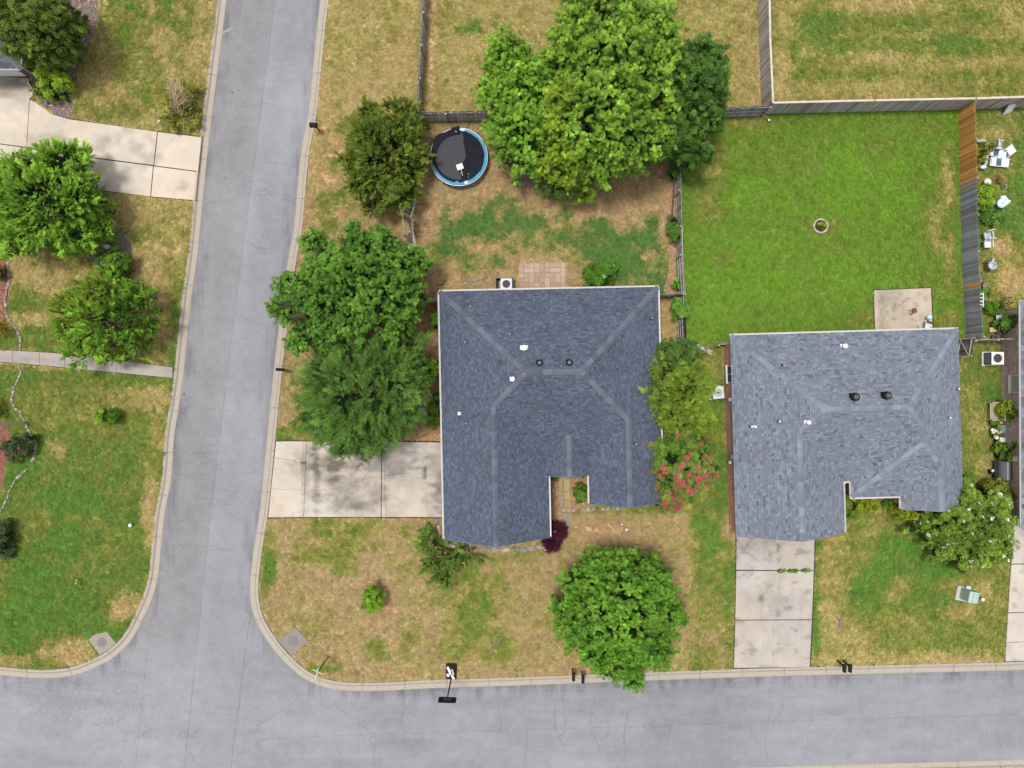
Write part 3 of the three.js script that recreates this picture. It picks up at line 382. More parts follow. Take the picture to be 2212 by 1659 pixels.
const vent = {
  turbine(h, u, v, r = .2, hh = .32) { const [x, y, z] = h.onRoof(u, v), g = part('roof_ventilator', [rb(r * 1.8, .02, r * 1.8, .008, 0, .05, 0), cy(r * .8, r * .8, hh * .5, 0, hh * .25, 0, 18)], BLACK, h.t); g.position.set(x, y, z); const d = part('ventilator_hood', [cy(r, r * .92, hh * .45, 0, hh * .68, 0, 20), sph(r * .92, 0, hh * .88, 0, 1, .35, 1, 20, 8)], BLACKP, g); part('hood_ring', [new THREE.TorusGeometry(r * .42, .012, 6, 18).rotateX(Math.PI / 2).translate(0, hh * .88 + r * .3, 0), sph(.04, 0, hh * .9 + r * .32, 0)], GREYM, g); },
  pipe(h, u, v, m = BLACK, r = .05, hh = .22) { const [x, y, z] = h.onRoof(u, v), g = part('vent_pipe', [cy(r, r, hh + .1, 0, hh / 2, 0, 12)], m, h.t); g.position.set(x, y, z); part('pipe_collar', [cy(r * 1.9, r * 1.15, .09, 0, .05, 0, 14)], BLACK, g); part('pipe_rim', new THREE.TorusGeometry(r * .9, .012, 6, 14).rotateX(Math.PI / 2).translate(0, hh + .055, 0), m === BLACK ? LTGREY : m, g); },
  flue(h, u, v, r = .1, hh = .3, plate = .5) { const [x, y, z] = h.onRoof(u, v), g = part('flue_vent', [cy(r, r, hh, 0, hh / 2, 0, 16), cy(r * 1.5, r * 1.5, .06, 0, hh + .02, 0, 18), sph(r * 1.45, 0, hh + .05, 0, 1, .35, 1)], WHITE, h.t); g.position.set(x, y, z); const a = Math.atan(h.p); const e = .1, gx = (h.top(x + e, z) - h.top(x - e, z)) / (2 * e), gz = (h.top(x, z + e) - h.top(x, z - e)) / (2 * e); const f = part('flashing', bx(plate, .008, plate * .7, 0, .03, -.02), WHITE, g); f.quaternion.setFromUnitVectors(new THREE.Vector3(0, 1, 0), new THREE.Vector3(-gx, 1, -gz).normalize()); },
};

// middle house
const h1 = house('middle_house', 'middle brick house under a dark blue hipped roof with a small entrance gable', {
  at: P(949, 630, 2.6), turn: .021, eave: 2.6, pitch: .68, key: 'h1', col: [.045, .057, .088], cap: [.066, .075, .098], var: [.72, .6], dark: .66, ex: .14, wid: .18, brick: [.17, .09, .065], inset: .4,
  comps: [{ x0: 0, x1: 14.75, z0: 0, z1: 11.3, back: 1, front: 1 }, { x0: 0, x1: 7.1, z0: 6, z1: 16.75 }, { x0: 9.85, x1: 14.75, z0: 7, z1: 14.55 }, { x0: 6.84, x1: 10.1, z0: 9.2, z1: 12.55, walls: false }],
  ridges: [[[0, 0], [5.65, 5.65]], [[14.75, 0], [9.1, 5.65]], [[5.65, 5.65], [9.1, 5.65]], [[5.65, 5.65], [3.55, 7.75]], [[3.55, 7.75], [3.55, 16.75]], [[9.1, 5.65], [12.3, 8.85]], [[12.3, 8.85], [12.3, 14.55]], [[8.47, 9.75], [8.47, 12.55]]],
  gutters: [[14.8, -.07, -.05, -.07], [-.07, 0, -.07, 16.7], [14.82, 14.5, 14.82, 0], [7.17, 16.7, 7.17, 12.6], [9.78, 12.6, 9.78, 14.5], [6.77, 11.25, 6.77, 12.5], [10.17, 12.5, 10.17, 11.25]],
  rakes: [[0, 16.75, 3.55, 16.75], [3.55, 16.75, 7.1, 16.75], [9.85, 14.55, 12.3, 14.55], [12.3, 14.55, 14.75, 14.55], [6.84, 12.55, 8.47, 12.55], [8.47, 12.55, 10.1, 12.55]],
  openings: [[-1, 1, -1, 2.15, 10.5, 15.4], [8, 9, -1, 2.1, 10, 11.5], [2.6, 4.5, .7, 2.1, 16, 17]], wallLabel: 'red brown brick walls',
});
part('garage_door', [0, 1, 2, 3].map((i) => rb(.05, .5, 4.8, .02, .38, .3 + i * .52, 12.95)), DOORW, h1.t);
part('front_door', [rb(.92, 2.05, .05, .02, 8.47, 1.05, 10.93)], mat('front_door', [.1, .03, .025], .5), h1.t);
{ const w = part('window', [rb(1.9, 1.4, .06, .02, 3.55, 1.4, 16.5)], TRIM, h1.t); part('pane', [bx(.82, 1.2, .02, 3.1, 1.4, 16.54), bx(.82, 1.2, .02, 4, 1.4, 16.54)], GLASSD, w); }
for (const x of [7.05, 9.88]) part('porch_post', [rb(.12, 2.4, .12, .02, x, 1.2, 12.35)], TRIM, h1.t);
vent.turbine(h1, 1165, 784, .21); vent.turbine(h1, 1229, 783, .21);
for (const [u, v] of [[1017, 663], [1005, 740], [1101, 723], [1407, 688], [1373, 959], [1008, 914]]) vent.pipe(h1, u, v);
vent.flue(h1, 1132, 752, .12, .3, .5); vent.flue(h1, 1107, 819, .1, .3, .36); vent.flue(h1, 993, 894, .06, .18, .3);

// right house
const h2 = house('right_house', 'brick house with a lighter grey blue shingle roof right of the middle house', {
  at: P(1578, 725, 2.6), turn: .0286, eave: 2.6, pitch: .55, key: 'h2', col: [.097, .112, .143], cap: [.11, .127, .163], var: [.8, .42], dark: .66, ex: .15, wid: .23, brick: [.4, .2, .135], inset: .3,
  comps: [{ x0: 0, x1: 15.35, z0: 0, z1: 10.06, back: 1, front: 1 }, { x0: 0, x1: 7.32, z0: 6, z1: 13.55 }, { x0: 7.87, x1: 15.35, z0: 5, z1: 11.15, front: 1 }, { x0: 11.2, x1: 15.35, z0: 8, z1: 12.05 }],
  ridges: [[[0, 0], [5.03, 5.03]], [[15.35, 0], [10.32, 5.03]], [[5.03, 5.03], [10.32, 5.03]], [[5.03, 5.03], [3.66, 6.4]], [[3.66, 6.4], [3.66, 13.55]], [[10.32, 5.03], [11.61, 6.32]], [[11.61, 6.32], [11.61, 7.41]], [[11.61, 7.41], [7.87, 11.15]], [[11.61, 7.41], [13.27, 9.07]], [[13.27, 9.07], [13.27, 12.05]]],
  gutters: [[15.4, -.07, -.05, -.07], [7.39, 13.5, 7.39, 10.1], [7.8, 10.13, 7.35, 10.13], [7.8, 10.1, 7.8, 11.2], [7.8, 11.22, 11.2, 11.22], [11.13, 11.2, 11.13, 12]],
  rakes: [[0, 13.55, 3.66, 13.55], [3.66, 13.55, 7.32, 13.55], [11.2, 12.05, 13.27, 12.05], [13.27, 12.05, 15.35, 12.05]],
  openings: [[-1, 1, .8, 2.1, 2, 3.2], [.8, 5.6, -1, 2.15, 13, 14]], wallLabel: 'red brown brick walls',
});
part('garage_door', [0, 1, 2, 3].map((i) => rb(4.8, .5, .05, .02, 3.2, .3 + i * .52, 13.29)), DOORW, h2.t);
{ const w = part('window', [rb(.08, 1.3, 1.2, .02, .29, 1.45, 2.6)], TRIM, h2.t); part('pane', [bx(.02, 1.1, .5, .243, 1.45, 2.32), bx(.02, 1.1, .5, .243, 1.45, 2.88)], GLASSD, w); part('sill', rb(.16, .06, 1.3, .015, .22, .78, 2.6), TRIM, w); }
{ const f = part('porch_post', [rb(.16, 2.4, .16, .02, 9.55, 1.2, 11.05), rb(.24, .12, .24, .02, 9.55, .06, 11.05)], TRIM, h2.t, 'white porch post'); }
vent.turbine(h2, 1842, 857, .27, .5); vent.turbine(h2, 1910, 854, .27, .5);
for (const [u, v, m] of [[1690, 789, BLACK], [2067, 840, WHITE], [2048, 902, WHITE], [1681, 910, WHITE], [1621, 921, WHITE]]) vent.pipe(h2, u, v, m);
vent.flue(h2, 1821, 748, .11, .3, .36); vent.flue(h2, 1743, 912, .09, .3, .3); vent.flue(h2, 1630, 922, .05, .2, .2);
for (const [z, y, w, hh, m] of [[4.35, 1.3, .25, .4, LTGREY], [8.3, 1.3, .35, .5, GREYM], [8.75, .9, .2, .3, LTGREY]]) { const e = part('meter_box', rb(.14, hh, w, .02, .2, y, z), m, h2.t); part('conduit', [bar([.2, 0, z], [.2, y, z], .02)], GREYM, e); }

// house cut by the right edge
const h3 = house('edge_house', 'brown brick house cut by the right edge of the view', {
  at: P(2206, 652, 2.6), turn: .004, eave: 2.6, pitch: .5, key: 'h3', col: [.1, .11, .13], cap: [.12, .13, .16], var: [.6, .8], dark: .6, brick: [.44, .33, .265], inset: .42, single: 20,
  comps: [{ x0: 0, x1: 13, z0: 0, z1: 15.3, back: 1, front: 1 }], ridges: [[[0, 0], [6.5, 6.5]], [[0, 15.3], [6.5, 8.8]], [[6.5, 6.5], [6.5, 8.8]]],
  gutters: [[13, -.07, -.05, -.07], [-.07, 0, -.07, 15.3]], openings: [[-1, 1, .9, 2.15, 4.95, 6.15]], wallLabel: 'brown brick side wall',
});
{ const w = part('window', [rb(.1, 1.25, .08, .02, .45, 1.52, 4.98), rb(.1, 1.25, .08, .02, .45, 1.52, 6.12), rb(.1, .08, 1.22, .02, .45, .92, 5.55), rb(.1, .08, 1.22, .02, .45, 2.13, 5.55), ...[1, 2, 3, 4].map((i) => bx(.03, 1.2, .018, .425, 1.52, 4.98 + i * .228)), ...[1, 2, 3].map((i) => bx(.03, .018, 1.16, .425, .92 + i * .3, 5.55))], TRIM, h3.t); part('pane', bx(.02, 1.18, 1.14, .46, 1.52, 5.55), mat('sky_pane', [.4, .5, .5], .12, { map: null }), w); part('sill', rb(.18, .06, 1.32, .015, .38, .86, 5.55), TRIM, w); }

// house cut by the top left corner
const h0 = house('corner_house', 'house corner with dark shingles and white garage door at the top left', {
  at: (() => { const p = P(43, 147, 2.5); return [p[0] - 12, p[1] - 8.5]; })(), turn: 0, eave: 2.5, pitch: .5, key: 'h0', col: [.06, .063, .075], cap: [.08, .083, .095], var: [.6, .8], dark: .6, brick: [.16, .07, .055], inset: .55, single: 20,
  comps: [{ x0: 0, x1: 12, z0: 0, z1: 8.5, back: 1, front: 1 }], ridges: [[[12, 8.5], [7.75, 4.25]], [[12, 0], [7.75, 4.25]], [[7.75, 4.25], [4.25, 4.25]]],
  gutters: [[0, 8.57, 12, 8.57], [12.07, 8.5, 12.07, 0]], openings: [[5, 10.9, -1, 2.2, 7.5, 9]], wallLabel: 'dark red brick walls',
});
part('garage_door', [0, 1, 2, 3].map((i) => rb(5.6, .52, .05, .02, 8, .3 + i * .54, 7.98)), DOORW, h0.t);
part('downpipe', [rb(.09, 2.3, .09, .02, 11.52, 1.15, 8.02), rb(.2, .08, .1, .02, 11.6, .05, 8.1)], TRIM, h0.t);

// ---------- fences: every board its own ----------
const woodTone = (k, c, n = 5) => Array.from({ length: n }, (_, i) => mat(k + i, c.map((x) => x * (.72 + .6 * (i / (n - 1)))), .95, { map: grainTex }));
const W_GREY = woodTone('fence_grey', [.31, .295, .27]), W_PALE = woodTone('fence_pale', [.38, .34, .29]), W_DARK = woodTone('fence_dark', [.13, .13, .135]), W_ORANGE = woodTone('fence_orange', [.44, .21, .045]), W_BLUE = woodTone('fence_bluegrey', [.2, .205, .225]);
const RAIL = mat('rail', [.33, .31, .28], .95, { map: grainTex }), CAP = mat('fence_cap', [.42, .36, .31], .9, { map: grainTex });
const picketGeo = {};
function picketShape(h, w = .138) { const k = h.toFixed(2) + w; if (picketGeo[k]) return picketGeo[k]; const s = new THREE.Shape([[-w / 2, 0], [w / 2, 0], [w / 2, h - .04], [w / 2 - .035, h], [-w / 2 + .035, h], [-w / 2, h - .04]].map((p) => new THREE.Vector2(...p))); const g = new THREE.ExtrudeGeometry(s, { depth: .018, bevelEnabled: false }); const uv = g.attributes.uv; for (let i = 0; i < uv.count; i++) uv.setXY(i, uv.getX(i) * 4, uv.getY(i) * .6); return picketGeo[k] = g; }
function fence(label, pts, o) { // pts: foot of the fence in photo units; o: height, rails side, tones(distance fraction), cap, lean
  const w = pts.map((p) => P(...p)), t = thing(o.name ?? 'wooden_fence', label, o.cat ?? 'fence', [w[0][0], L, w[0][1]]);
  const h = o.h ?? 1.83; let run = 0; const total = w.slice(1).reduce((s, p, i) => s + Math.hypot(p[0] - w[i][0], p[1] - w[i][1]), 0);
  for (let i = 0; i + 1 < w.length; i++) {
    const [ax, az] = w[i], [bx2, bz] = w[i + 1], len = Math.hypot(bx2 - ax, bz - az), dx = (bx2 - ax) / len, dz = (bz - az) / len, a = Math.atan2(-dz, dx), nx = -dz * (o.rails ?? 1), nz = dx * (o.rails ?? 1), n = Math.max(1, Math.round(len / .152)), lean = (o.leans?.[i] ?? 0);
    const seg = new THREE.Group(), put = (m) => { m.updateMatrix(); t.add(m); };
    for (let k = 0; k < n; k++) {
      const d = (k + .5) / n * len, f = (run + d) / total; if (o.gap?.(f)) continue;
      const hh = [h - .03, h, h, h + .02, h + .04][Math.floor(R() * 5)], tones = o.tones(f, k), m = new THREE.Mesh(picketShape(hh), tones[Math.floor(R() * tones.length)]);
      m.name = 'fence_board'; m.castShadow = m.receiveShadow = true;
      m.position.set(ax + dx * d - w[0][0] + rr(-.004, .004), rr(-.02, .02), az + dz * d - w[0][1] + rr(-.004, .004)); m.rotation.set(0, a, 0); m.rotateX(lean * (o.rails ?? 1) + rr(-.015, .015)); m.rotateZ(rr(-.012, .012) * (o.wild ?? 1)); if (o.wild) m.rotateX(rr(-.06, .06)); put(m);
    }
    const rails = new THREE.Group();
    for (const y of o.railY ?? [.3, h / 2, h - .25]) { const m = new THREE.Mesh(new THREE.BoxGeometry(len, .085, .04), RAIL); m.name = 'fence_rail'; m.castShadow = m.receiveShadow = true; m.position.set(ax + dx * len / 2 - w[0][0] + nx * (.035 + y * Math.sin(lean) * -1), y, az + dz * len / 2 - w[0][1] + nz * (.035 - y * Math.sin(lean))); m.rotation.y = a; put(m); }
    const np = Math.max(1, Math.round(len / 2.4));
    for (let k = i ? 1 : 0; k <= np; k++) { const d = k / np * len, m = new THREE.Mesh(new THREE.BoxGeometry(.09, h - .06, .09), RAIL); m.name = 'fence_post'; m.castShadow = m.receiveShadow = true; m.position.set(ax + dx * d - w[0][0] + nx * .1, (h - .06) / 2, az + dz * d - w[0][1] + nz * .1); m.rotation.y = a; m.rotateX(lean * (o.rails ?? 1)); put(m); }
    if (o.cap) { const m = new THREE.Mesh(new THREE.BoxGeometry(len + .06, .04, .14), CAP); m.name = 'fence_cap'; m.castShadow = m.receiveShadow = true; m.position.set(ax + dx * len / 2 - w[0][0] + nx * .03, h + .045, az + dz * len / 2 - w[0][1] + nz * .03); m.rotation.y = a; put(m); }
    run += len;
  }
  return t;
}
const FG = 'wooden yard fences';
fence('grey picket fence beside the bare dirt strip, running up from the trampoline corner', [[922, -14], [907, 261]], { rails: -1, tones: () => W_GREY });
fence('short grey board fence behind the trampoline with its rails towards it', [[909, 263], [1120, 260], [1350, 258], [1552, 255]], { rails: 1, tones: () => W_GREY });
fence('leaning broken fence beside the olive shrub left of the trampoline yard', [[908, 266], [903, 400], [895, 436], [886, 476], [891, 512], [898, 545], [912, 655]], { rails: 1, h: 1.75, wild: 3, leans: [0, .12, .26, -.2, .2, .12, 0], tones: () => W_PALE, gap: (f) => hash2(Math.floor(f * 90), 5) > .9 });
fence('short fence joining the middle house to the leaning fence under the tree', [[912, 657], [960, 651]], { rails: 1, tones: () => W_PALE });
fence('grey fence with vines between the dry yard and the green yard', [[1453, 258], [1457, 351], [1461, 500], [1462, 560], [1467, 638]], { rails: 1, tones: () => W_GREY, leans: [0, .02, .04, 0], h: 1.8 });
fence('short grey fence joining the middle house to the vine fence', [[1408, 643], [1467, 639]], { rails: 1, tones: () => W_GREY });
fence('blackened fence boards right of the middle house ahead of the green bush', [[1467, 642], [1463, 690], [1466, 742]], { rails: 1, tones: () => W_DARK, h: 1.7 });
fence('grey fence boards in the shade at the upper end of the green yard', [[1553, 254], [1645, 250]], { rails: 1, tones: () => W_BLUE });
fence('tall board fence with pale cap between the two upper yards', [[1638, -14], [1640, 110], [1646, 246]], { rails: -1, cap: 1, h: 1.95, tones: () => W_PALE });
fence('long grey board fence with pale cap along the top of the green yard', [[1647, 246], [1860, 241], [2070, 237], [2260, 231]], { rails: -1, cap: 1, h: 1.83, tones: (f) => f < .55 ? W_GREY : W_PALE });
fence('fence of orange and blue grey boards right of the green yard', [[2070, 239], [2074, 400], [2077, 553], [2087, 731]], { rails: -1, h: 1.8, tones: (f) => f < .33 || f > .345 && f < .358 || f > .765 && f < .785 ? W_ORANGE : W_BLUE });
fence('thin fence between the open gate and the brown brick house', [[2073, 737], [2120, 735], [2155, 735]], { rails: 1, h: 1.8, tones: () => W_PALE });
{ // broken boards lying across the gap
  const t = thing('broken_fence', 'collapsed fence boards twisted in the gap left of the right house', 'fence', [...P(1482, 744)].toSpliced(1, 0, L));
  const o0 = P(1482, 744);
  for (const [u0, v0, u1, v1, h0, h1] of [[1472, 740, 1512, 747, .7, .55], [1476, 746, 1520, 752, .4, .45], [1500, 746, 1541, 763, .6, .1], [1510, 750, 1538, 766, .3, .12], [1494, 744, 1530, 758, .25, .5]]) { const a = P(u0, v0, L + h0), b = P(u1, v1, L + h1), l = Math.hypot(b[0] - a[0], b[1] - a[1]); const m = part('fence_board', rb(l, .02, .13, .006), W_PALE[2 + Math.floor(R() * 3)], t); m.position.set((a[0] + b[0]) / 2 - o0[0], (h0 + h1) / 2, (a[1] + b[1]) / 2 - o0[1]); m.rotation.set(rr(-.5, .5), Math.atan2(-(b[1] - a[1]), b[0] - a[0]), Math.atan2(h1 - h0, l)); }
  for (const [u, v] of [[1476, 743], [1520, 754]]) { const a = P(u, v); part('fence_post', bx(.09, .9, .09, a[0] - o0[0], .45, a[1] - o0[1], .3, .2), RAIL, t); }
}
fence('short fence stub against the left wall of the right house', [[1543, 745], [1586, 741]], { rails: 1, h: 1.2, wild: 2, tones: () => W_PALE });
{ // gate standing open
  const a = P(2070, 733), b = P(2063, 772), t = thing('wooden_gate', 'open grey wooden gate with a diagonal brace beside the right house', 'gate', [a[0], L, a[1]], Math.atan2(-(b[1] - a[1]), b[0] - a[0])), len = Math.hypot(b[0] - a[0], b[1] - a[1]);
  for (let k = 0; k < 8; k++) { const m = part('gate_board', picketShape(1.7), W_DARK[k % 5], t); m.position.set((k + .5) * len / 8, .08, -.02); }
  for (const y of [.3, 1.5]) part('gate_rail', rb(len, .09, .04, .01, len / 2, y, .03), CAP, t);
  for (const x of [.03, len - .03]) part('gate_stile', rb(.09, 1.7, .04, .01, x, .95, .035), CAP, t);
  part('gate_brace', bar([.05, .3, .06], [len - .05, 1.5, .06], .03, .03, 4), CAP, t);
}

// ---------- beds and small ground surfaces ----------
const wobble = (pts, n = 5, j = .08) => { const o = []; for (let i = 0; i < pts.length; i++) { const a = pts[i], b = pts[(i + 1) % pts.length]; for (let k = 0; k < n; k++) { const t = k / n; o.push([lerp(a[0], b[0], t) + rr(-j, j), lerp(a[1], b[1], t) + rr(-j, j)]); } } return o; };
const mulchTex = (s, c, leaf, amt) => colorTex(512, 512, (x, y) => { const n = pfbm(x / 12, y / 12, 42.666, 4), k = hash2(x >> 1, (y >> 1) + s) , g = .55 + n * .7 + (k - .5) * .5, lf = pfbm(x / 4 + s, y / 4, 128, 2) + n * .5; return lf > amt ? leaf.map((q) => q * (.7 + k * .6)) : c.map((q) => q * g); });
const MULCH = new THREE.MeshStandardMaterial({ map: mulchTex(3, [.105, .085, .082], [.36, .22, .09], 1.02), roughness: 1, bumpMap: bumpTex, bumpScale: .05, side: THREE.DoubleSide });
const LITTER = new THREE.MeshStandardMaterial({ map: mulchTex(9, [.17, .1, .055], [.4, .25, .09], .86), roughness: 1, bumpMap: bumpTex, bumpScale: .05, side: THREE.DoubleSide });
const REDBED = new THREE.MeshStandardMaterial({ map: mulchTex(19, [.12, .045, .03], [.2, .1, .06], 1.0), roughness: 1, bumpMap: bumpTex, bumpScale: .05, side: THREE.DoubleSide });
for (const m of [MULCH, LITTER, REDBED]) m.map.repeat.set(.5, .5);
const chips = [];
function bed(name, label, pts, m, y = L + .008, chipCol) { const w = wobble(pts.map((p) => P(...p))); struct(name, sheet(w, y), m, label); noGrass.push(w); if (chipCol) chips.push([w, chipCol]); }
bed('mulch_bed', 'curved mulch bed with fallen leaves beside the top left house', [[20, 60], [60, -20], [212, -20], [213, 28], [206, 60], [196, 100], [180, 130], [166, 155], [157, 190], [155, 255], [144, 256], [118, 246], [92, 228], [76, 204], [64, 178], [40, 150]], MULCH, L + .008, [[.09, .07, .07], [.36, .2, .07]]);
bed('mulch_bed', 'dark mulch bed below the big left shrub', [[120, 400], [200, 470], [228, 478], [262, 500], [282, 525], [288, 560], [270, 590], [216, 590], [190, 545], [60, 545], [0, 540], [0, 420]], MULCH, L + .008, [[.09, .07, .07], [.14, .1, .09]]);
bed('flower_bed', 'red mulch flower bed at the left edge', [[-60, 905], [10, 912], [22, 940], [20, 985], [10, 1010], [4, 1060], [-60, 1080]], REDBED, L + .008, [[.11, .04, .028], [.2, .09, .05]]);
bed('flower_bed', 'flower bed with red bush above the stone edging on the left', [[-60, 540], [14, 560], [20, 640], [14, 690], [-60, 700]], REDBED, L + .008, [[.14, .06, .04], [.25, .14, .07]]);
bed('leaf_bed', 'brown leaf litter along the left wall of the middle house', [[914, 664], [972, 662], [978, 950], [900, 952], [880, 940], [905, 840], [898, 740]], LITTER, L + .008, [[.33, .19, .07], [.22, .13, .06]]);
bed('leaf_bed', 'shaded bed between the entrance walk and the middle house', [[1186, 1010], [1276, 1010], [1278, 1095], [1236, 1098], [1236, 1130], [1186, 1140]], LITTER, L + .006, [[.16, .09, .05], [.3, .19, .1]]);
bed('leaf_bed', 'strip of leaf litter along the vine fence', [[1436, 360], [1458, 352], [1462, 640], [1436, 640], [1446, 560], [1432, 470]], LITTER, L + .008, [[.3, .19, .13], [.2, .12, .08]]);

// natural stones: one shape in a few variants
const stoneGeos = Array.from({ length: 6 }, (_, i) => { const g = new THREE.IcosahedronGeometry(.5, 1), p = g.attributes.position; for (let k = 0; k < p.count; k++) { const v = new THREE.Vector3().fromBufferAttribute(p, k), n = .82 + .36 * fbm(v.x * 2 + i * 7, v.y * 2 + v.z * 2.3, 2); p.setXYZ(k, v.x * n, v.y * n, v.z * n); } g.computeVertexNormals(); return g; });
const STONES = [[.42, .36, .29], [.34, .29, .23], [.48, .42, .35], [.28, .25, .22]].map((c, i) => mat('stone' + i, c.map((x) => x * .66), .95));
function stoneRow(name, label, pts, o = {}) {
  const w = pts.map((p) => V(...p)), t = thing(name, label, 'stone edging', [w[0].x, L, w[0].z]), c = new THREE.CatmullRomCurve3(w), len = c.getLength();
  for (let d = 0; d < len;) { const s = rr(o.s0 ?? .16, o.s1 ?? .32), q = c.getPointAt(Math.min(1, (d + s / 2) / len)), tg = c.getTangentAt(Math.min(1, d / len)); const m = part('edging_stone', stoneGeos[Math.floor(R() * 6)], STONES[Math.floor(R() * 4)], t); m.scale.set(s * 1.08, rr(.12, .2), s * rr(.6, .9)); m.position.set(q.x - w[0].x + rr(-.05, .05), .05, q.z - w[0].z + rr(-.05, .05)); m.rotation.y = Math.atan2(-tg.z, tg.x) + rr(-.3, .3); d += s * .98; }
}
stoneRow('stone_edging', 'winding pale stone edging above the footpath on the left', [[18, 560], [20, 600], [12, 650], [20, 690], [40, 715], [45, 752]]);
stoneRow('stone_edging', 'winding pale stone edging below the footpath down to the rose bush', [[43, 792], [46, 808], [34, 832], [27, 856], [32, 880], [48, 895], [56, 915], [69, 940], [78, 960], [70, 995]]);
stoneRow('stone_edging', 'stone edging at the left edge below the rose bush', [[62, 1012], [38, 1032], [24, 1056], [14, 1082], [2, 1104]], { s0: .14, s1: .28 });
stoneRow('stone_ledge', 'rough stone ledge under the front gable of the middle house', [[962, 1176], [1000, 1184], [1050, 1187], [1100, 1187], [1150, 1185], [1186, 1180]], { s0: .3, s1: .6 });
stoneRow('stone_ledge', 'rough stone ledge at the lower left corner of the middle house', [[944, 1120], [946, 1140], [956, 1162]], { s0: .3, s1: .5 });
stoneRow('stone_edging', 'row of small stones in the dry grass behind the middle house', [[1003, 612], [1030, 606], [1054, 597]], { s0: .12, s1: .24 });
{ // fire ring
  const [x, z] = P(1771, 489), t = thing('fire_ring', 'round ring of stone blocks in the middle of the green yard', 'fire pit', [x, L, z]); const n = 15, m = [[.44, .35, .27], [.38, .27, .2], [.5, .41, .33]].map((c, i) => mat('ringstone' + i, c.map((x) => x * .75), .95));
  for (let i = 0; i < n; i++) { const a = i / n * Math.PI * 2, b = part('stone_block', rb(.215, .17, .13, .025), m[i % 3], t); b.position.set(Math.cos(a) * .47, .085 + rr(-.01, .02), Math.sin(a) * .47); b.rotation.y = -a + Math.PI / 2 + rr(-.05, .05); }
  part('ash_bed', new THREE.CircleGeometry(.42, 20).rotateX(-Math.PI / 2).translate(0, .02, 0), SOIL, t);
  const sticks = []; for (let i = 0; i < 12; i++) { const a = rr(0, 6.3); sticks.push(bar([Math.cos(a) * .1, .04, Math.sin(a) * .1], [Math.cos(a) * .36, rr(.05, .2), Math.sin(a) * .36], .012)); } part('burnt_stick', sticks, mat('char', [.03, .027, .025], 1), t);
  noGrass.push(Array.from({ length: 12 }, (_, i) => [x + .5 * Math.cos(i * .5236), z + .5 * Math.sin(i * .5236)]));
}
{ // paver patio
  const g = structGroup('paver_patio', 'square pinkish paver patio behind the middle house'), m = [[.42, .29, .22], [.38, .27, .2], [.45, .33, .25], [.36, .24, .19], [.42, .32, .22]].map((c, i) => mat('paver' + i, c.map((x) => x * .8), .95));
  const c00 = [1121, 569], c10 = [1222, 567], c01 = [1120, 632], c11 = [1222, 632], nu = 9, nv = 6, used2 = new Set();
  const at = (i, j) => { const a = i / nu, b = j / nv; return P(lerp(lerp(c00[0], c10[0], a), lerp(c01[0], c11[0], a), b), lerp(lerp(c00[1], c10[1], a), lerp(c01[1], c11[1], a), b)); };
  for (let j = 0; j < nv; j++) for (let i = 0; i < nu; i++) {
    if (used2.has(i + ',' + j)) continue; let w = 1, d = 1; const k = hash2(i * 5, j * 7); if (k > .72 && i + 1 < nu && !used2.has(i + 1 + ',' + j)) w = 2; else if (k < .2 && j + 1 < nv) d = 2;
    for (let a = 0; a < w; a++) for (let b = 0; b < d; b++) used2.add(i + a + ',' + (j + b));
    const p = [at(i, j), at(i + w, j), at(i + w, j + d), at(i, j + d)], cx = p.reduce((s, q) => s + q[0] / 4, 0), cz = p.reduce((s, q) => s + q[1] / 4, 0), ins = p.map(([x, z]) => [x + Math.sign(cx - x) * rr(.008, .018), z + Math.sign(cz - z) * rr(.008, .018)]);
    part('paver', slab(ins, L - .03, L + .03 + rr(-.006, .008), .012), m[Math.floor(R() * 5)], g);
  }
  noGrass.push([at(0, 0), at(nu, 0), at(nu, nv), at(0, nv)]);
}
{ // flagstone walk
  const g = structGroup('flagstone_walk', 'flagstone walk to the entrance of the middle house'), fm = [[.36, .27, .13], [.4, .31, .17], [.28, .24, .18], [.34, .28, .16]].map((c, i) => mat('flag' + i, c.map((x) => x * .8), .9));
  const q = (x, y) => P(1580 * .7373 + x / 7.5, 1340 * .7373 + y / 7.5); // from an enlarged detail
  for (const [i, ps] of [[0, [[300, 200], [505, 200], [510, 262], [322, 264]]], [1, [[328, 270], [490, 268], [494, 330], [330, 334]]], [0, [[320, 342], [384, 342], [386, 545], [318, 548]]], [1, [[394, 348], [500, 346], [512, 470], [490, 520], [410, 566], [392, 552]]], [0, [[316, 556], [386, 560], [384, 590], [320, 590]]], [1, [[400, 580], [496, 536], [514, 560], [512, 692], [404, 688]]], [2, [[318, 596], [388, 596], [400, 640], [404, 796], [340, 808], [318, 700]]], [0, [[414, 700], [466, 702], [464, 806], [416, 808]]], [1, [[478, 704], [508, 706], [508, 800], [478, 804]]], [2, [[346, 820], [440, 818], [440, 880], [380, 886], [348, 880]]], [3, [[452, 820], [510, 818], [512, 880], [456, 890]]], [2, [[364, 896], [470, 892], [472, 1050], [376, 1056]]], [3, [[478, 900], [508, 896], [508, 1040], [480, 1050]]], [2, [[420, 1064], [508, 1060], [506, 1170], [460, 1180], [404, 1096]]]]) {
    const w = ps.map((p) => q(...p)), cx = w.reduce((s, a) => s + a[0] / w.length, 0), cz = w.reduce((s, a) => s + a[1] / w.length, 0);
    part('flagstone', slab(w.map(([x, z]) => [lerp(x, cx, .03) + rr(-.01, .01), lerp(z, cz, .03) + rr(-.01, .01)]), L - .02, L + .045 + rr(0, .012), .018), fm[i], g); noGrass.push(w);
  }
}
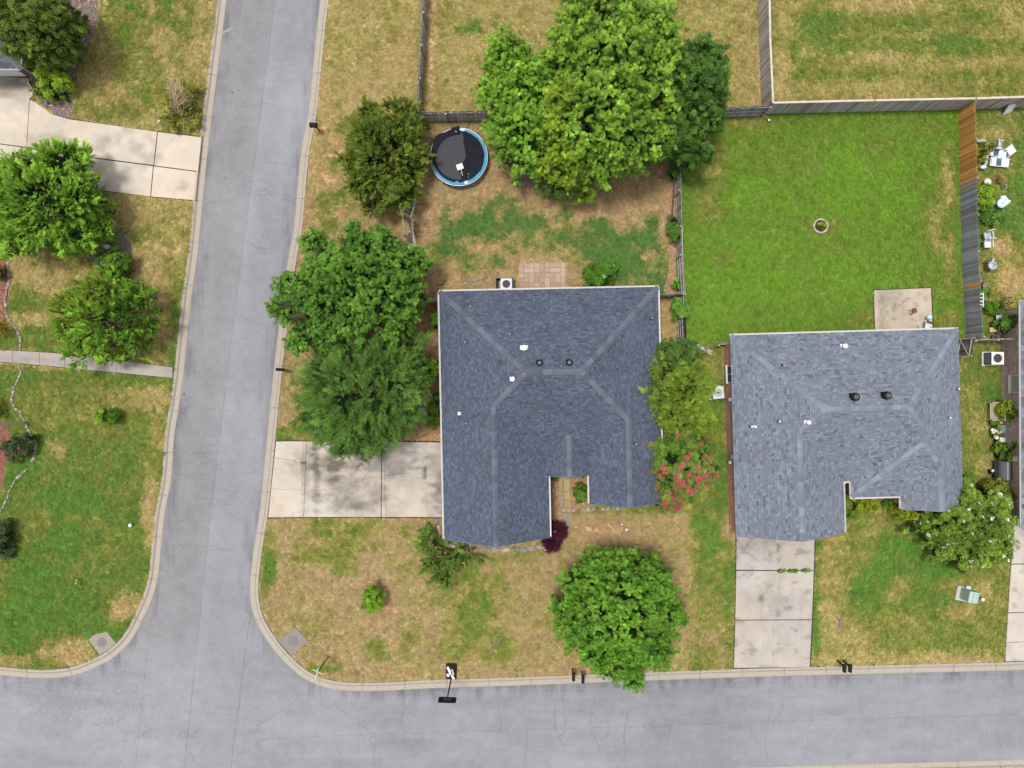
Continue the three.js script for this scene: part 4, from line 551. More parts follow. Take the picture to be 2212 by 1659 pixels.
{ const t = thing('paver_row', 'row of small square pavers ahead of the right gable of the middle house', 'edging', [...P(1226, 1101)].toSpliced(1, 0, L)); const a = P(1218, 1102), b = P(1345, 1099); for (let i = 0; i < 13; i++) { if (i === 3 || i === 7) continue; const m = part('paver', rb(.25, .07, .22, .015, 0, .03, 0, rr(-.1, .1)), STONES[Math.floor(R() * 4)], t); m.position.set(lerp(a[0], b[0], i / 12) - P(1226, 1101)[0], 0, lerp(a[1], b[1], i / 12) - P(1226, 1101)[1] + rr(-.03, .03)); } }

// drain inlets with manhole covers
function inlet(label, pts, mu, mv, c) {
  const w = pts.map((p) => P(...p)), [x, z] = P(mu, mv), t = thing('drain_inlet', label, 'storm drain', [x, L, z]); const m = mat('inlet' + mu, c.map((x) => x * .75), .95);
  part('concrete_cap', slab(w.map((p) => [p[0] - x, p[1] - z]), -.05, .07, .02), m, t); noGrass.push(w);
  const cv = part('manhole_cover', [cy(.29, .29, .03, 0, .078, 0, 28)], mat('iron', [.15, .15, .155], .7, { metalness: .2 }), t);
  part('cover_rim', new THREE.TorusGeometry(.3, .02, 6, 30).rotateX(Math.PI / 2).translate(0, .078, 0), mat('iron_rim', [.1, .1, .105], .7), cv);
  part('cover_rib', [-.16, -.08, 0, .08, .16].map((k) => bx(.4, .008, .02, 0, .096, k)), mats.iron_rim, cv);
}
inlet('concrete drain inlet with round cover at the left street corner', [[192, 1381], [205, 1370], [232, 1364], [252, 1389], [240, 1400], [216, 1415]], 221, 1387, [.3, .26, .21]);
inlet('diamond concrete drain inlet with round cover at the right street corner', [[602, 1383], [640, 1355], [667, 1384], [631, 1417]], 634, 1384, [.24, .21, .19]);

// ---------- street things ----------
function mailbox(label, u, v, turn, o = {}) {
  const [x, z] = P(u, v), t = thing('mailbox', label, 'mailbox', [x, L, z], turn, o.group); // opening towards local +z
  part('post', [rb(.075, 1.02, .075, .012, 0, .51, -.12)], o.post ?? BLACK, t);
  const s = new THREE.Shape(); const w = o.w ?? .1, hh = .1; s.moveTo(-w, 0); s.lineTo(w, 0); s.lineTo(w, hh); s.absarc(0, hh, w, 0, Math.PI); s.lineTo(-w, 0);
  const b = part('box', new THREE.ExtrudeGeometry(s, { depth: .5, bevelEnabled: true, bevelSize: .008, bevelThickness: .008, bevelSegments: 1 }).translate(0, 1.03, -.27), BLACKP, t);
  part('door', new THREE.ExtrudeGeometry(s, { depth: .01, bevelEnabled: false }).scale(1.04, 1.04, 1).translate(0, 1.025, .245), BLACK, t); part('flag', [bx(.01, .03, .16, w + .012, 1.14, -.02), bx(.01, .07, .06, w + .012, 1.17, -.1)], mat('red_flag', [.3, .03, .02], .5), t);
  part('bracket', bar([0, .7, -.1], [0, 1.02, .12], .02), o.post ?? BLACK, t); return t;
}
mailbox('wide black mailbox on a post beside the upper left street', 687, 283, -1.65, { w: .16 });
mailbox('black mailbox on the kerb left of the willow like tree', 616, 799, -1.62);
mailbox('left one of the two black mailboxes below the round front tree', 1236, 1448, 0, { group: 'mailboxes below the round tree' });
mailbox('right one of the two black mailboxes below the round front tree', 1256, 1453, 0, { group: 'mailboxes below the round tree' });
mailbox('left one of the paired black mailboxes below the right driveway', 1808, 1430, .02, { w: .105, group: 'mailboxes below the right driveway' });
mailbox('right one of the paired black mailboxes below the right driveway', 1820, 1430, -.02, { w: .105, group: 'mailboxes below the right driveway' });
{ // street sign with stop plate
  const [x, z] = P(710, 1417), t = thing('street_sign', 'street name and stop sign on a dark post at the corner', 'street sign', [x, L, z]);
  part('post', [rb(.07, 2.75, .05, .008, 0, 1.37, 0)], mat('sign_post', [.05, .03, .02], .7), t);
  const oct = new THREE.Shape(Array.from({ length: 8 }, (_, i) => new THREE.Vector2(Math.cos(i * .7854 + .3927) * .36, Math.sin(i * .7854 + .3927) * .36)));
  const st = part('stop_plate', new THREE.ExtrudeGeometry(oct, { depth: .008, bevelEnabled: false }), mat('sign_red', [.36, .03, .025], .4), t); st.position.set(-.05, 2.1, 0); st.rotation.y = 1.0;
  const cv = document.createElement('canvas'); cv.width = cv.height = 128; const cx = cv.getContext('2d'); cx.fillStyle = '#b01818'; cx.fillRect(0, 0, 128, 128); cx.fillStyle = '#fff'; cx.font = 'bold 44px sans-serif'; cx.textAlign = 'center'; cx.textBaseline = 'middle'; cx.fillText('STOP', 64, 66); const tx = new THREE.CanvasTexture(cv); tx.colorSpace = THREE.SRGBColorSpace;
  const fg = new THREE.ShapeGeometry(oct); { const p = fg.attributes.position, uv = fg.attributes.uv; for (let i = 0; i < p.count; i++) uv.setXY(i, p.getX(i) / .72 + .5, p.getY(i) / .72 + .5); } fg.translate(0, 0, .012); part('stop_face', fg, new THREE.MeshStandardMaterial({ map: tx, roughness: .5, side: THREE.DoubleSide }), st);
  const blade = mat('sign_blade', [.5, .66, .58], .4), b1 = part('name_blade', rb(.78, .16, .03, .008, 0, 0, 0), blade, t); b1.position.set(0, 2.72, 0); b1.rotation.y = -.42; b1.rotateX(-.5);
  const b2 = part('name_blade', rb(.76, .16, .03, .008, 0, 0, 0), blade, t); b2.position.set(0, 2.9, 0); b2.rotation.y = 1.25; part('bracket', [cy(.03, .03, .3, 0, 2.8, 0)], STEEL, t);
}
{ // portable basketball hoop
  const [x, z] = P(975, 1450), t = thing('basketball_hoop', 'black portable basketball hoop leaning over the cross street from the lawn', 'basketball hoop', [x, L, z], -.03);
  part('base', [rb(.76, .2, 1.08, .07, 0, .1, -.05), rb(.5, .08, .7, .03, 0, .22, -.1)], BLACKP, t);
  const wt = [[-.06, .3, .0, .2, 1.0, .5]]; part('ballast_board', rb(.17, .1, .98, .015, -.02, .31, 0, .52), mat('ballast', [.6, .57, .53], .8), t); part('ballast_brick', [rb(.2, .1, .22, .02, -.2, .29, .15, .2)], LTGREY, t); part('ballast_brick', [rb(.12, .08, .4, .02, .12, .29, -.08, .4)], mat('ballast2', [.42, .34, .29], .9), t);
  part('pole', [bar([.03, .15, .42], [.03, 2.95, .42], .05, .045, 10)], BLACK, t); part('brace', [bar([.03, .16, -.3], [.03, 1.0, .4], .022)], BLACK, t);
  const bb = part('backboard', [rb(1.14, .72, .04, .02, 0, 0, 0)], BLACKP, t); bb.position.set(.03, 3.22, .56); part('board_rim', [rb(1.17, .04, .06, .012, 0, .36, 0), rb(1.17, .04, .06, .012, 0, -.36, 0), rb(.04, .74, .06, .012, .57, 0, 0), rb(.04, .74, .06, .012, -.57, 0, 0)], BLACK, bb); part('board_face', bx(1.08, .66, .006, 0, 0, .026), WHITE, bb); part('board_rib', [bx(.6, .03, .02, 0, .08, -.028), bx(.6, .03, .02, 0, -.08, -.028), bx(.3, .03, .02, 0, -.16, -.028)], DKGREY, bb);
  part('bracket', [bar([.03, 2.9, .42], [.03, 3.15, .54], .03)], BLACK, t);
}
{ const [x, z] = P(1072, 1383), t = thing('valve_cover', 'small grey round valve cover in the dry front lawn', 'valve cover', [x, L, z]); part('ring', cy(.17, .17, .05, 0, .02, 0, 20), mat('valve_ring', [.2, .2, .2], .8), t); part('lid', cy(.11, .11, .02, 0, .052, 0, 20), DKGREY, t); }
{ const [x, z] = P(1816, 1346), t = thing('water_meter', 'rusty rectangular meter lid in the right front lawn', 'meter cover', [x, L, z]); part('frame', rb(.36, .05, .62, .015, 0, .02, 0), mat('rustlid', [.12, .075, .065], .9), t); part('lid', rb(.3, .02, .55, .01, 0, .05, 0), mat('rustlid2', [.17, .1, .09], .9), t); }
{ // pad transformer
  const [x, z] = P(2081, 1282), t = thing('pad_transformer', 'pale green transformer box on its concrete pad in the right front lawn', 'transformer', [x, L, z], -.2), G = mat('xfmr', [.25, .34, .29], .5);
  part('concrete_pad', rb(1.02, .12, 1.02, .02, -.05, .06, .02), mat('pad', [.36, .36, .32], .95), t);
  const s = new THREE.Shape([[-.42, 0], [.42, 0], [.42, .55], [.3, .82], [-.42, .9]].map((p) => new THREE.Vector2(...p))); part('cabinet', new THREE.ExtrudeGeometry(s, { depth: .74, bevelEnabled: true, bevelSize: .015, bevelThickness: .015, bevelSegments: 1 }).translate(.12, .13, -.4).rotateY(-Math.PI / 2 + 1.5708), G, t);
  const lid = part('lid', rb(.5, .03, .8, .01, -.04, 1.03, -.03, 0, 0, -.1), mat('xfmr2', [.29, .39, .33], .5), t); part('seam', bx(.02, .012, .8, 0, 1.055, -.03), mat('seam', [.12, .17, .14], .7), t);
  part('warning_plate', [bx(.1, .01, .05, .3, .97, .22, 0, 0, -.4)], WHITE, t); part('ground_box', rb(.3, .16, .24, .02, .1, .2, -.52), LTGREY, t);
}
function whiteBall(name, label, cat, u, v, r, hh, m = WHITE) { const [x, z] = P(u, v), t = thing(name, label, cat, [x, L, z]); part('cap', [sph(r, 0, hh, 0, 1, .7, 1)], m, t); part('stake', [cy(.03, .035, hh, 0, hh / 2, 0)], GREYM, t); return t; }
whiteBall('utility_marker', 'white round marker cap right of the green transformer', 'marker', 2115, 1291, .13, .4);
whiteBall('garden_light', 'white round garden light near the left kerb', 'garden light', 286, 1133, .13, .3);
whiteBall('garden_light', 'small white light in the corner of the green yard', 'garden light', 1658, 263, .08, .3);
whiteBall('solar_light', 'upper of the two pale solar lights above the round front tree', 'garden light', 1342, 1131, .08, .3, LTGREY);
whiteBall('solar_light', 'lower of the two pale solar lights above the round front tree', 'garden light', 1352, 1142, .1, .3, mat('paleblue', [.5, .58, .6], .4));
whiteBall('garden_light', 'white light beside the yellow bush left of the right house', 'garden light', 1536, 907, .07, .3);
{ const [x, z] = P(913, 889), t = thing('utility_box', 'square grey utility lid in the leaf litter', 'utility cover', [x, L, z], .1); part('box', rb(.52, .1, .54, .02, 0, .05, 0), LTGREY, t); part('lid', rb(.44, .02, .46, .01, 0, .105, 0), GREYM, t); }
{ const [x, z] = P(345, 265), t = thing('utility_box', 'small grey utility box at the foot of the dried shrub', 'utility cover', [x, L, z], -.15); part('box', rb(.3, .1, .32, .02, 0, .05, 0), mat('ubox', [.26, .25, .24], .9), t); part('lid', rb(.1, .02, .1, .01, -.04, .11, -.1), WHITE, t); }
{ // lamp post at the left edge
  const [x, z] = P(52, 911), t = thing('yard_post', 'pale wooden yard post seen lengthwise at the left edge', 'post', [x, L, z]); part('post', [rb(.11, 2.6, .11, .015, 0, 1.3, 0)], CAP, t); part('post_cap', [rb(.18, .05, .18, .015, 0, 2.62, 0)], RAIL, t); part('arm', bar([0, 2.4, 0], [-.6, 2.5, 0], .03), RAIL, t);
}

// ---------- air conditioners ----------
function acUnit(label, u, v, w, h, d, o = {}) {
  const [x, z] = P(u, v), t = thing('air_conditioner', label, 'air conditioner', [x, L, z], o.turn ?? 0);
  part('pad', rb(w + .16, .07, d + .16, .015, 0, .035, 0), LTGREY, t);
  part('cabinet', [rb(w, h - .04, d, .05, 0, .07 + h / 2, 0)], o.side ?? DKGREY, t); const sl = [];
  for (let k = 0; k < 7; k++) { const y = .16 + k * (h - .2) / 6; sl.push(bx(w + .012, .02, d - .14, 0, y, 0), bx(w - .14, .02, d + .012, 0, y, 0)); } part('louvre', sl, o.slat ?? GREYM, t);
  const top = h + .07, ring = new THREE.Shape(); const a = w / 2, b = d / 2; ring.moveTo(-a, -b); ring.lineTo(a, -b); ring.lineTo(a, b); ring.lineTo(-a, b); const hole = new THREE.Path(); hole.absarc(0, 0, Math.min(a, b) * .8, 0, Math.PI * 2, true); ring.holes.push(hole);
  part('top_panel', new THREE.ExtrudeGeometry(ring, { depth: .03, bevelEnabled: true, bevelSize: .02, bevelThickness: .015, bevelSegments: 2, curveSegments: 24 }).rotateX(-Math.PI / 2).translate(0, top, 0), o.top ?? LTGREY, t);
  const fr = Math.min(a, b) * .76, fan = part('fan', [0, 1, 2].map((i) => { const s = new THREE.Shape(); s.moveTo(0, 0); s.absarc(0, 0, fr, -.5, .55); s.lineTo(0, 0); return new THREE.ExtrudeGeometry(s, { depth: .008, bevelEnabled: false }).rotateX(-Math.PI / 2 + .16).rotateY(i * 2.094).translate(0, top - .06, 0); }), o.blade ?? LTGREY, t); part('hub', cy(fr * .25, fr * .25, .05, 0, top - .03, 0, 16), DKGREY, fan);
  const gr = []; for (let k = 1; k < 5; k++) gr.push(new THREE.TorusGeometry(fr * k / 4.4, .005, 4, 24).rotateX(Math.PI / 2).translate(0, top + .03, 0)); for (let k = 0; k < 6; k++) gr.push(bx(fr * 2, .006, .006, 0, top + .034, 0, k * .5236)); part('fan_guard', gr, DKGREY, t);
  part('well', [cy(fr * 1.02, fr * 1.02, .01, 0, top - .1, 0, 24)], BLACK, t); return t;
}
acUnit('grey air conditioner in a dark frame behind the middle house', 1094, 617, .74, .7, .74, { top: LTGREY, blade: WHITE });
{ const [x, z] = P(1090, 613), t = thing('screen_frame', 'low dark wooden screen round the air conditioner behind the middle house', 'screen', [x, L, z]); for (const s of [-1, 1]) part('side_panel', [rb(.05, .75, .8, .01, s * .6, .38, .1)], W_DARK[1], t); part('back_panel', [rb(1.24, .75, .05, .01, 0, .38, -.32)], W_DARK[1], t); part('top_rail', [rb(1.28, .04, .09, .01, 0, .77, -.32)], W_DARK[3], t); }
acUnit('pale air conditioner against the left wall of the right house', 1544, 848, .75, .75, .8, { side: LTGREY, top: LTGREY, blade: GREYM, turn: .1 });
acUnit('tall dark air conditioner with a white top beside the brown brick house', 2135, 775, .82, .85, .84, { top: WHITE, blade: LTGREY });

// ---------- trampoline ----------
{
  const hh = .85, [x, z] = P(991, 339, hh), t = thing('trampoline', 'round trampoline with blue pad and collapsed black net', 'trampoline', [x, L, z]); const r = 2.02, y = hh - L;
  const ringGeo = (r0, r1, yy, a0 = 0, a1 = 6.2832, th = .04) => { const s = new THREE.Shape(); s.absarc(0, 0, r1, a0, a1, false); const full = a1 - a0 > 6.2; if (full) { const hlo = new THREE.Path(); hlo.absarc(0, 0, r0, 0, 6.2832, true); s.holes.push(hlo); } else { s.absarc(0, 0, r0, a1, a0, true); } return new THREE.ExtrudeGeometry(s, { depth: th, bevelEnabled: true, bevelSize: .015, bevelThickness: .015, bevelSegments: 1, curveSegments: 48 }).rotateX(-Math.PI / 2).translate(0, yy, 0); };
  part('frame_ring', new THREE.TorusGeometry(r, .03, 8, 72).rotateX(Math.PI / 2).translate(0, y, 0), STEEL, t);
  part('jumping_mat', planUV(new THREE.CircleGeometry(r * .87, 48).rotateX(-Math.PI / 2).translate(0, y - .01, 0)), mat('tramp_mat', [.05, .051, .058], .9), t);
  const pad = part('pad', ringGeo(r * .85, r * .98, y + .005, -2.75, 1.95), mat('pad_blue', [.025, .19, .36], .6), t);
  part('pad_patch', [ringGeo(r * .86, r * .975, y + .062, 1.35, 1.7, .006), ringGeo(r * .86, r * .975, y + .062, -1.35, -1.22, .006)], mat('pad_pale', [.4, .55, .6], .5), pad);
  part('spring', Array.from({ length: 56 }, (_, i) => { const a = i / 56 * 6.2832; return bar([Math.cos(a) * r * .87, y - .005, Math.sin(a) * r * .87], [Math.cos(a) * r * .98, y, Math.sin(a) * r * .98], .012, .012, 5); }), STEEL, t);
  for (let i = 0; i < 4; i++) { const a = i * 1.5708 + .6, c = Math.cos(a), s = Math.sin(a), a2 = a + .5, c2 = Math.cos(a2), s2 = Math.sin(a2); part('leg', [bar([c * r, 0, s * r], [c * r, y, s * r], .022), bar([c2 * r, 0, s2 * r], [c2 * r, y, s2 * r], .022), bar([c * r, .03, s * r], [c2 * r, .03, s2 * r], .022)], STEEL, t); }
  // collapsed net: a heavy folded cloth over the right half and the far rim
  const net = (a0, a1, f0, f1, nu, nv, amp) => { const pos = [], idx = []; for (let j = 0; j <= nv; j++) for (let i = 0; i <= nu; i++) { const a = lerp(a0, a1, i / nu), rad = lerp(f0(a), f1(a), j / nv), px = Math.cos(a) * rad, pz = Math.sin(a) * rad, fold = Math.abs(Math.sin(a * 9 + fbm(px * 1.3 + 9, pz * 1.3, 2) * 9)) * amp * (.3 + .7 * j / nv) + fbm(px * 3, pz * 3 + 4, 3) * amp; pos.push(px, y + .03 + fold, pz); } for (let j = 0; j < nv; j++) for (let i = 0; i < nu; i++) { const q = j * (nu + 1) + i; idx.push(q, q + 1, q + nu + 1, q + 1, q + nu + 2, q + nu + 1); } const g = new THREE.BufferGeometry(); g.setAttribute('position', new THREE.Float32BufferAttribute(pos, 3)); g.setIndex(idx); g.computeVertexNormals(); return planUV(g); };
  const NET = mat('net', [.012, .0125, .018], .9), edge = (a) => { const c = Math.cos(a); return c > .1 ? clamp(r * (.15 + .09 * Math.cos(a * 1.3 + .3)) / c, .1, r * .84) : r * .84; };
  part('collapsed_net', net(-1.62, 1.5, (a) => edge(a), () => r * .88, 60, 16, .16), NET, t, 'black net slumped over the right half');
  part('collapsed_net', net(1.45, 3.1, () => r * .8, () => r * .9, 40, 4, .05), NET, t); part('collapsed_net', net(3.05, 4.75, () => r * .78, (a) => r * (1.0 + .05 * Math.sin(a * 7)), 44, 7, .1), NET, t);
  part('net_pole', [bar([-.35, y, -r * 1.0], [-.75, y + 1.3, -r * 1.22], .022)], BLACK, t); part('net_pole', [bar([-r * .99, y, -.25], [-r * 1.02, y + .35, -.55], .02)], BLACK, t);
  part('pole_cap', [sph(.05, -.8, y + 1.32, -r * 1.23)], WHITE, t);
  const hb = part('toy_backboard', rb(.46, .03, .38, .02, .1, y + .3, .78, .35, .2), WHITE, t); part('toy_hoop_arm', [bar([.18, y + .28, .95], [.33, y + .1, 1.5], .022), bar([.33, y + .1, 1.5], [.24, y + .06, 1.62], .02)], LTGREY, hb); part('toy_panel', rb(.34, .03, .26, .01, .66, y + .14, 1.38, .6, .1), mat('toy_panel', [.08, .085, .1], .6), t);
}
// ---------- picnic table under the rear trees ----------
{ const [x, z] = P(1148, 374), t = thing('picnic_table', 'dark weathered picnic table half hidden under the rear trees', 'picnic table', [x, L, z], .03); for (let i = 0; i < 5; i++) part('table_board', rb(1.5, .035, .13, .008, 0, .74, -.3 + i * .145), W_DARK[i % 5], t); for (const s of [-1, 1]) { part('bench', [rb(1.5, .035, .12, .008, 0, .44, s * .72), rb(1.5, .035, .12, .008, 0, .44, s * .86)], W_DARK[2], t); part('leg_frame', [bar([s * .55, 0, -.7], [s * .55, .72, -.2], .04, .04, 4), bar([s * .55, 0, .7], [s * .55, .72, .2], .04, .04, 4), bx(.06, .09, 1.8, s * .55, .4, 0)], W_DARK[1], t); } }

// ---------- patio furniture and oddments of the right yards ----------
function chair(name, label, cat, u, v, turn, m, o = {}) { const [x, z] = P(u, v), t = thing(name, label, cat, [x, L + (o.y ?? 0), z], turn, o.group); const w = .52;
  if (o.fallen) t.rotation.set(Math.PI / 2 * .9, turn, 0, 'YXZ'), t.position.y += .1;
  part('seat', rb(w, .05, .5, .02, 0, .42, 0), m, t); part('backrest', rb(w, .55, .05, .02, 0, .72, -.26, 0, -.2), o.back ?? m, t); for (const sx of [-1, 1]) { part('armrest', [rb(.06, .04, .5, .015, sx * .28, .62, 0), bar([sx * .28, .42, .2], [sx * .28, .62, .22], .02)], m, t); for (const sz of [-1, 1]) part('leg', bar([sx * .23, .42, sz * .2], [sx * .26, 0, sz * .25], .025, .02), m, t); } if (o.straps) for (let k = 0; k < 4; k++) part('strap', rb(w - .06, .012, .055, .004, 0, .452, -.18 + k * .12), o.straps, t); return t; }
chair('patio_chair', 'brown folding chair lying at the foot of the slab above the right house', 'chair', 1984, 702, .3, RUST, { fallen: 1 });
{ const [x, z] = P(1971, 673), t = thing('rusty_grate', 'small rusty brown crate frame on the patio slab', 'crate', [x, L + .03, z], .2); part('tray', rb(.3, .12, .34, .03, .1, .06, -.05), RUST, t); part('frame_bar', [bar([-.3, .05, -.15], [-.05, .07, 0], .025), bar([-.25, .05, .25], [0, .07, .1], .03), bar([-.35, .1, .05], [-.1, .1, .1], .025)], RUST, t); }
{ const [x, z] = P(2003, 686), t = thing('beach_ball', 'pale blue ball on the patio slab', 'ball', [x, L + .03, z]); part('ball', sph(.2, 0, .2, 0, 1, 1, 1, 20, 14), mat('ballblue', [.33, .5, .62], .3), t); part('valve', sph(.03, .03, .395, 0), WHITE, t); }
{ const [x, z] = P(1997, 702), t = thing('folding_stool', 'white and dark folding stool beside the fallen brown chair', 'stool', [x, L + .03, z], -.3); part('seat', [rb(.46, .05, .3, .015, 0, .44, -.08), rb(.34, .04, .3, .015, 0, .4, .16)], LTGREY, t); part('cushion', rb(.42, .05, .18, .02, 0, .49, -.14), mat('cushion_dk', [.08, .06, .055], .8), t); for (const s of [-1, 1]) part('leg', [bar([s * .2, .42, -.2], [s * .18, 0, .2], .015), bar([s * .2, .42, .2], [s * .18, 0, -.2], .015)], STEEL, t); }
// jumble of white loungers beyond the orange fence
const STRAP = mat('strap_blue', [.06, .12, .18], .7);
function lounger(label, u, v, turn, tilt) { const [x, z] = P(u, v, .3), t = thing('folded_lounger', label, 'lounge chair', [x, L + .25, z], turn, 'white loungers heaped beyond the orange fence'); t.rotation.x = tilt; part('frame', [rb(.06, .06, 1.3, .02, -.28, 0, 0), rb(.06, .06, 1.3, .02, .28, 0, 0), rb(.6, .06, .06, .02, 0, 0, -.64), rb(.6, .06, .06, .02, 0, 0, .64)], RESIN, t); part('panel', rb(.52, .04, .5, .015, 0, .03, .36), RESIN, t); part('panel', rb(.52, .04, .34, .015, 0, .03, -.42), RESIN, t); for (let k = 0; k < 4; k++) part('strap', rb(.54, .03, .06, .01, 0, .02, -.2 + k * .1), STRAP, t); for (const s of [-1, 1]) part('leg', [bar([s * .24, 0, .4], [s * .24, -.25, .45], .02), bar([s * .24, 0, -.4], [s * .24, -.25, -.45], .02)], RESIN, t); return t; }
lounger('white lounger with blue straps lowest in the heap beyond the orange fence', 2158, 351, 1.48, .06); lounger('white lounger with blue straps in the middle of the heap beyond the orange fence', 2152, 331, 1.3, -.1); lounger('short white lounger turned aside at the right of the heap', 2172, 332, 2.2, .12);
chair('resin_chair', 'white resin chair with dark blue straps topmost in the heap beyond the orange fence', 'chair', 2147, 318, 1.5, RESIN, { straps: STRAP });
{ const [x, z] = P(2118, 330), t = thing('plastic_border', 'curved grey plastic border rail beside the white loungers', 'border rail', [x, L, z]); const q = (u, v, y) => { const p = P(u, v, L + y); return [p[0] - x, y, p[1] - z]; }; part('rail', [tube([q(2110, 305, .5), q(2124, 304, .5), q(2134, 310, .4)], .09, 8), tube([q(2133, 330, .3), q(2131, 345, .3), q(2128, 356, .35), q(2120, 362, .4)], .1, 8)], mat('railgrey', [.3, .34, .39], .45), t); part('rail_end', [sph(.17, ...q(2124, 361, .4), 1.3, .6, .8)], RESIN, t); }
{ const [x, z] = P(2172, 240), t = thing('leaning_board', 'white board leaning on the capped fence at the upper right', 'board', [x, L, z], .3); part('board', rb(.7, .9, .04, .02, 0, .42, 0, 0, -.45), RESIN, t); part('edge_strip', rb(.08, .92, .06, .02, -.33, .42, .01, 0, -.45), mat('railgrey2', [.24, .27, .29], .5), t); }
{ const [x, z] = P(2124, 397), t = thing('planter_bowl', 'grey and white bowl on a dark stand above the bright bush', 'planter', [x, L, z]); part('bowl', new THREE.LatheGeometry([[.02, .3], [.18, .34], [.26, .48], [.24, .48], [.16, .38], [0, .36]].map((p) => new THREE.Vector2(...p)), 20), LTGREY, t); part('stand', [cy(.14, .05, .32, 0, .16, 0), rb(.4, .05, .12, .02, .24, .12, .06, -.5)], BLUEGREY, t); }
{ const [x, z] = P(2166, 404), t = thing('flower_pot', 'small white pot beside the dry grass clump', 'pot', [x, L, z]); part('pot', new THREE.LatheGeometry([[.02, 0], [.1, 0], [.15, .24], [.13, .24], [.09, .04], [0, .04]].map((p) => new THREE.Vector2(...p)), 16), WHITE, t); part('soil', cy(.12, .12, .02, 0, .2, 0), SOIL, t); }
{ const [x, z] = P(2153, 443), t = thing('round_bin', 'round pale blue lidded bin beside the white sacks', 'bin', [x, L, z]); part('body', cy(.26, .3, .5, 0, .25, 0, 22), mat('bin_blue', [.16, .24, .36], .5), t); part('lid', [cy(.33, .3, .05, 0, .52, 0, 24), sph(.3, 0, .53, 0, 1, .2, 1)], mat('bin_lid', [.42, .5, .58], .4), t); part('knob', cy(.04, .03, .06, 0, .61, 0), DKGREY, t); }
for (const [i, u, v] of [[0, 2163, 430], [1, 2170, 438]]) { const [x, z] = P(u, v), t = thing('white_sack', ['upper of the two white sacks beside the round blue bin', 'lower of the two white sacks beside the round blue bin'][i], 'sack', [x, L, z], i * .6); part('sack', rb(.42, .3, .4, .11, 0, .15, 0), RESIN, t); part('tied_neck', sph(.09, .12, .3, .05, 1, .8, 1), WHITE, t); }
chair('resin_chair', 'white resin chair against the blue grey fence, upper of the pair', 'chair', 2124, 512, .2, RESIN, { straps: STRAP }); chair('resin_chair', 'white resin chair against the blue grey fence, lower of the pair', 'chair', 2124, 530, .05, RESIN);
{ const [x, z] = P(2126, 577), t = thing('kettle_grill', 'grey kettle grill with an open dark lid beyond the fence', 'grill', [x, L, z]); part('bowl', sph(.3, .03, .72, 0, 1, .8, 1, 22, 14), mat('grillgrey', [.2, .24, .29], .35), t); part('lid', sph(.31, .04, .8, .02, 1, .45, 1, 22, 12), mat('grilllid', [.3, .35, .4], .3), t); part('lid_handle', new THREE.TorusGeometry(.05, .015, 6, 14).rotateX(Math.PI / 2).translate(.1, .95, -.03), BLACK, t); for (let k = 0; k < 3; k++) { const a = k * 2.1; part('leg', bar([Math.cos(a) * .2, .55, Math.sin(a) * .2], [Math.cos(a) * .3, 0, Math.sin(a) * .3], .02), BLACK, t); } part('side_shelf', rb(.28, .03, .42, .02, -.06, .66, -.34), DKGREY, t); part('tool_bar', bar([.0, .78, -.2], [.12, .84, -.48], .035), WHITE, t); }
{ const [x, z] = P(2122, 618), t = thing('dark_stump', 'dark round stump with weeds beside the blue grey fence', 'stump', [x, L, z]); part('stump', cy(.26, .22, .32, 0, .16, 0, 12), BARK, t); part('cut_face', cy(.2, .2, .02, 0, .33, 0, 12), mat('cut', [.17, .13, .1], 1), t); }
{ const a = P(2113, 655, 1.9), t = thing('fence_rack', 'white wire rack hanging over the blue grey fence', 'rack', [P(2082, 655)[0], L, P(2082, 655)[1]]); for (let k = 0; k < 4; k++) part('hook', [bx(.2, .012, .05, -.02, 1.86, -.4 + k * .24)], RESIN, t); part('rack_bar', [rb(.06, .04, 1.0, .01, .12, 1.84, -.02)], RESIN, t); }
{ const [x, z] = P(2158, 655), t = thing('garden_arbor', 'thin black metal frame against the top of the brown brick house', 'frame', [x, L, z], .4); part('hoop', [tube([[-.4, 0, .2], [-.4, .8, .2], [0, 1.0, .2], [.4, .8, .2], [.4, 0, .2]], .02, 6, 24), tube([[-.4, 0, -.2], [-.4, .8, -.2], [0, 1.0, -.2], [.4, .8, -.2], [.4, 0, -.2]], .02, 6, 24)], BLACK, t); part('cross_bar', [bar([-.4, .8, -.2], [-.4, .8, .2], .015), bar([.4, .8, -.2], [.4, .8, .2], .015), bar([0, 1, -.2], [0, 1, .2], .015)], BLACK, t); }
{ const [x, z] = P(2149, 690), t = thing('side_table', 'small pale glass side table by the brown brick house', 'table', [x, L, z], .05); part('tabletop', rb(.46, .03, .56, .01, 0, .48, 0), mat('table_glass', [.4, .48, .52], .2), t); part('table_stripe', [bx(.03, .008, .6, -.06, .5, 0, .3), bx(.03, .008, .6, .06, .5, 0, .3)], DKGREY, t); for (const [sx, sz] of [[1, 1], [1, -1], [-1, 1], [-1, -1]]) part('leg', cy(.015, .015, .47, sx * .19, .235, sz * .24), BLACK, t); }
{ const [x, z] = P(2138, 713), t = thing('carton', 'tan cardboard box beside the dark pots', 'box', [x, L, z], .1); part('box', rb(.48, .36, .34, .012, 0, .18, 0), CARD, t); part('flap', [rb(.22, .01, .34, .004, -.13, .37, 0, 0, 0, .12), rb(.22, .01, .34, .004, .13, .37, 0, 0, 0, -.1)], mat('card2', [.46, .33, .21], .95), t); }
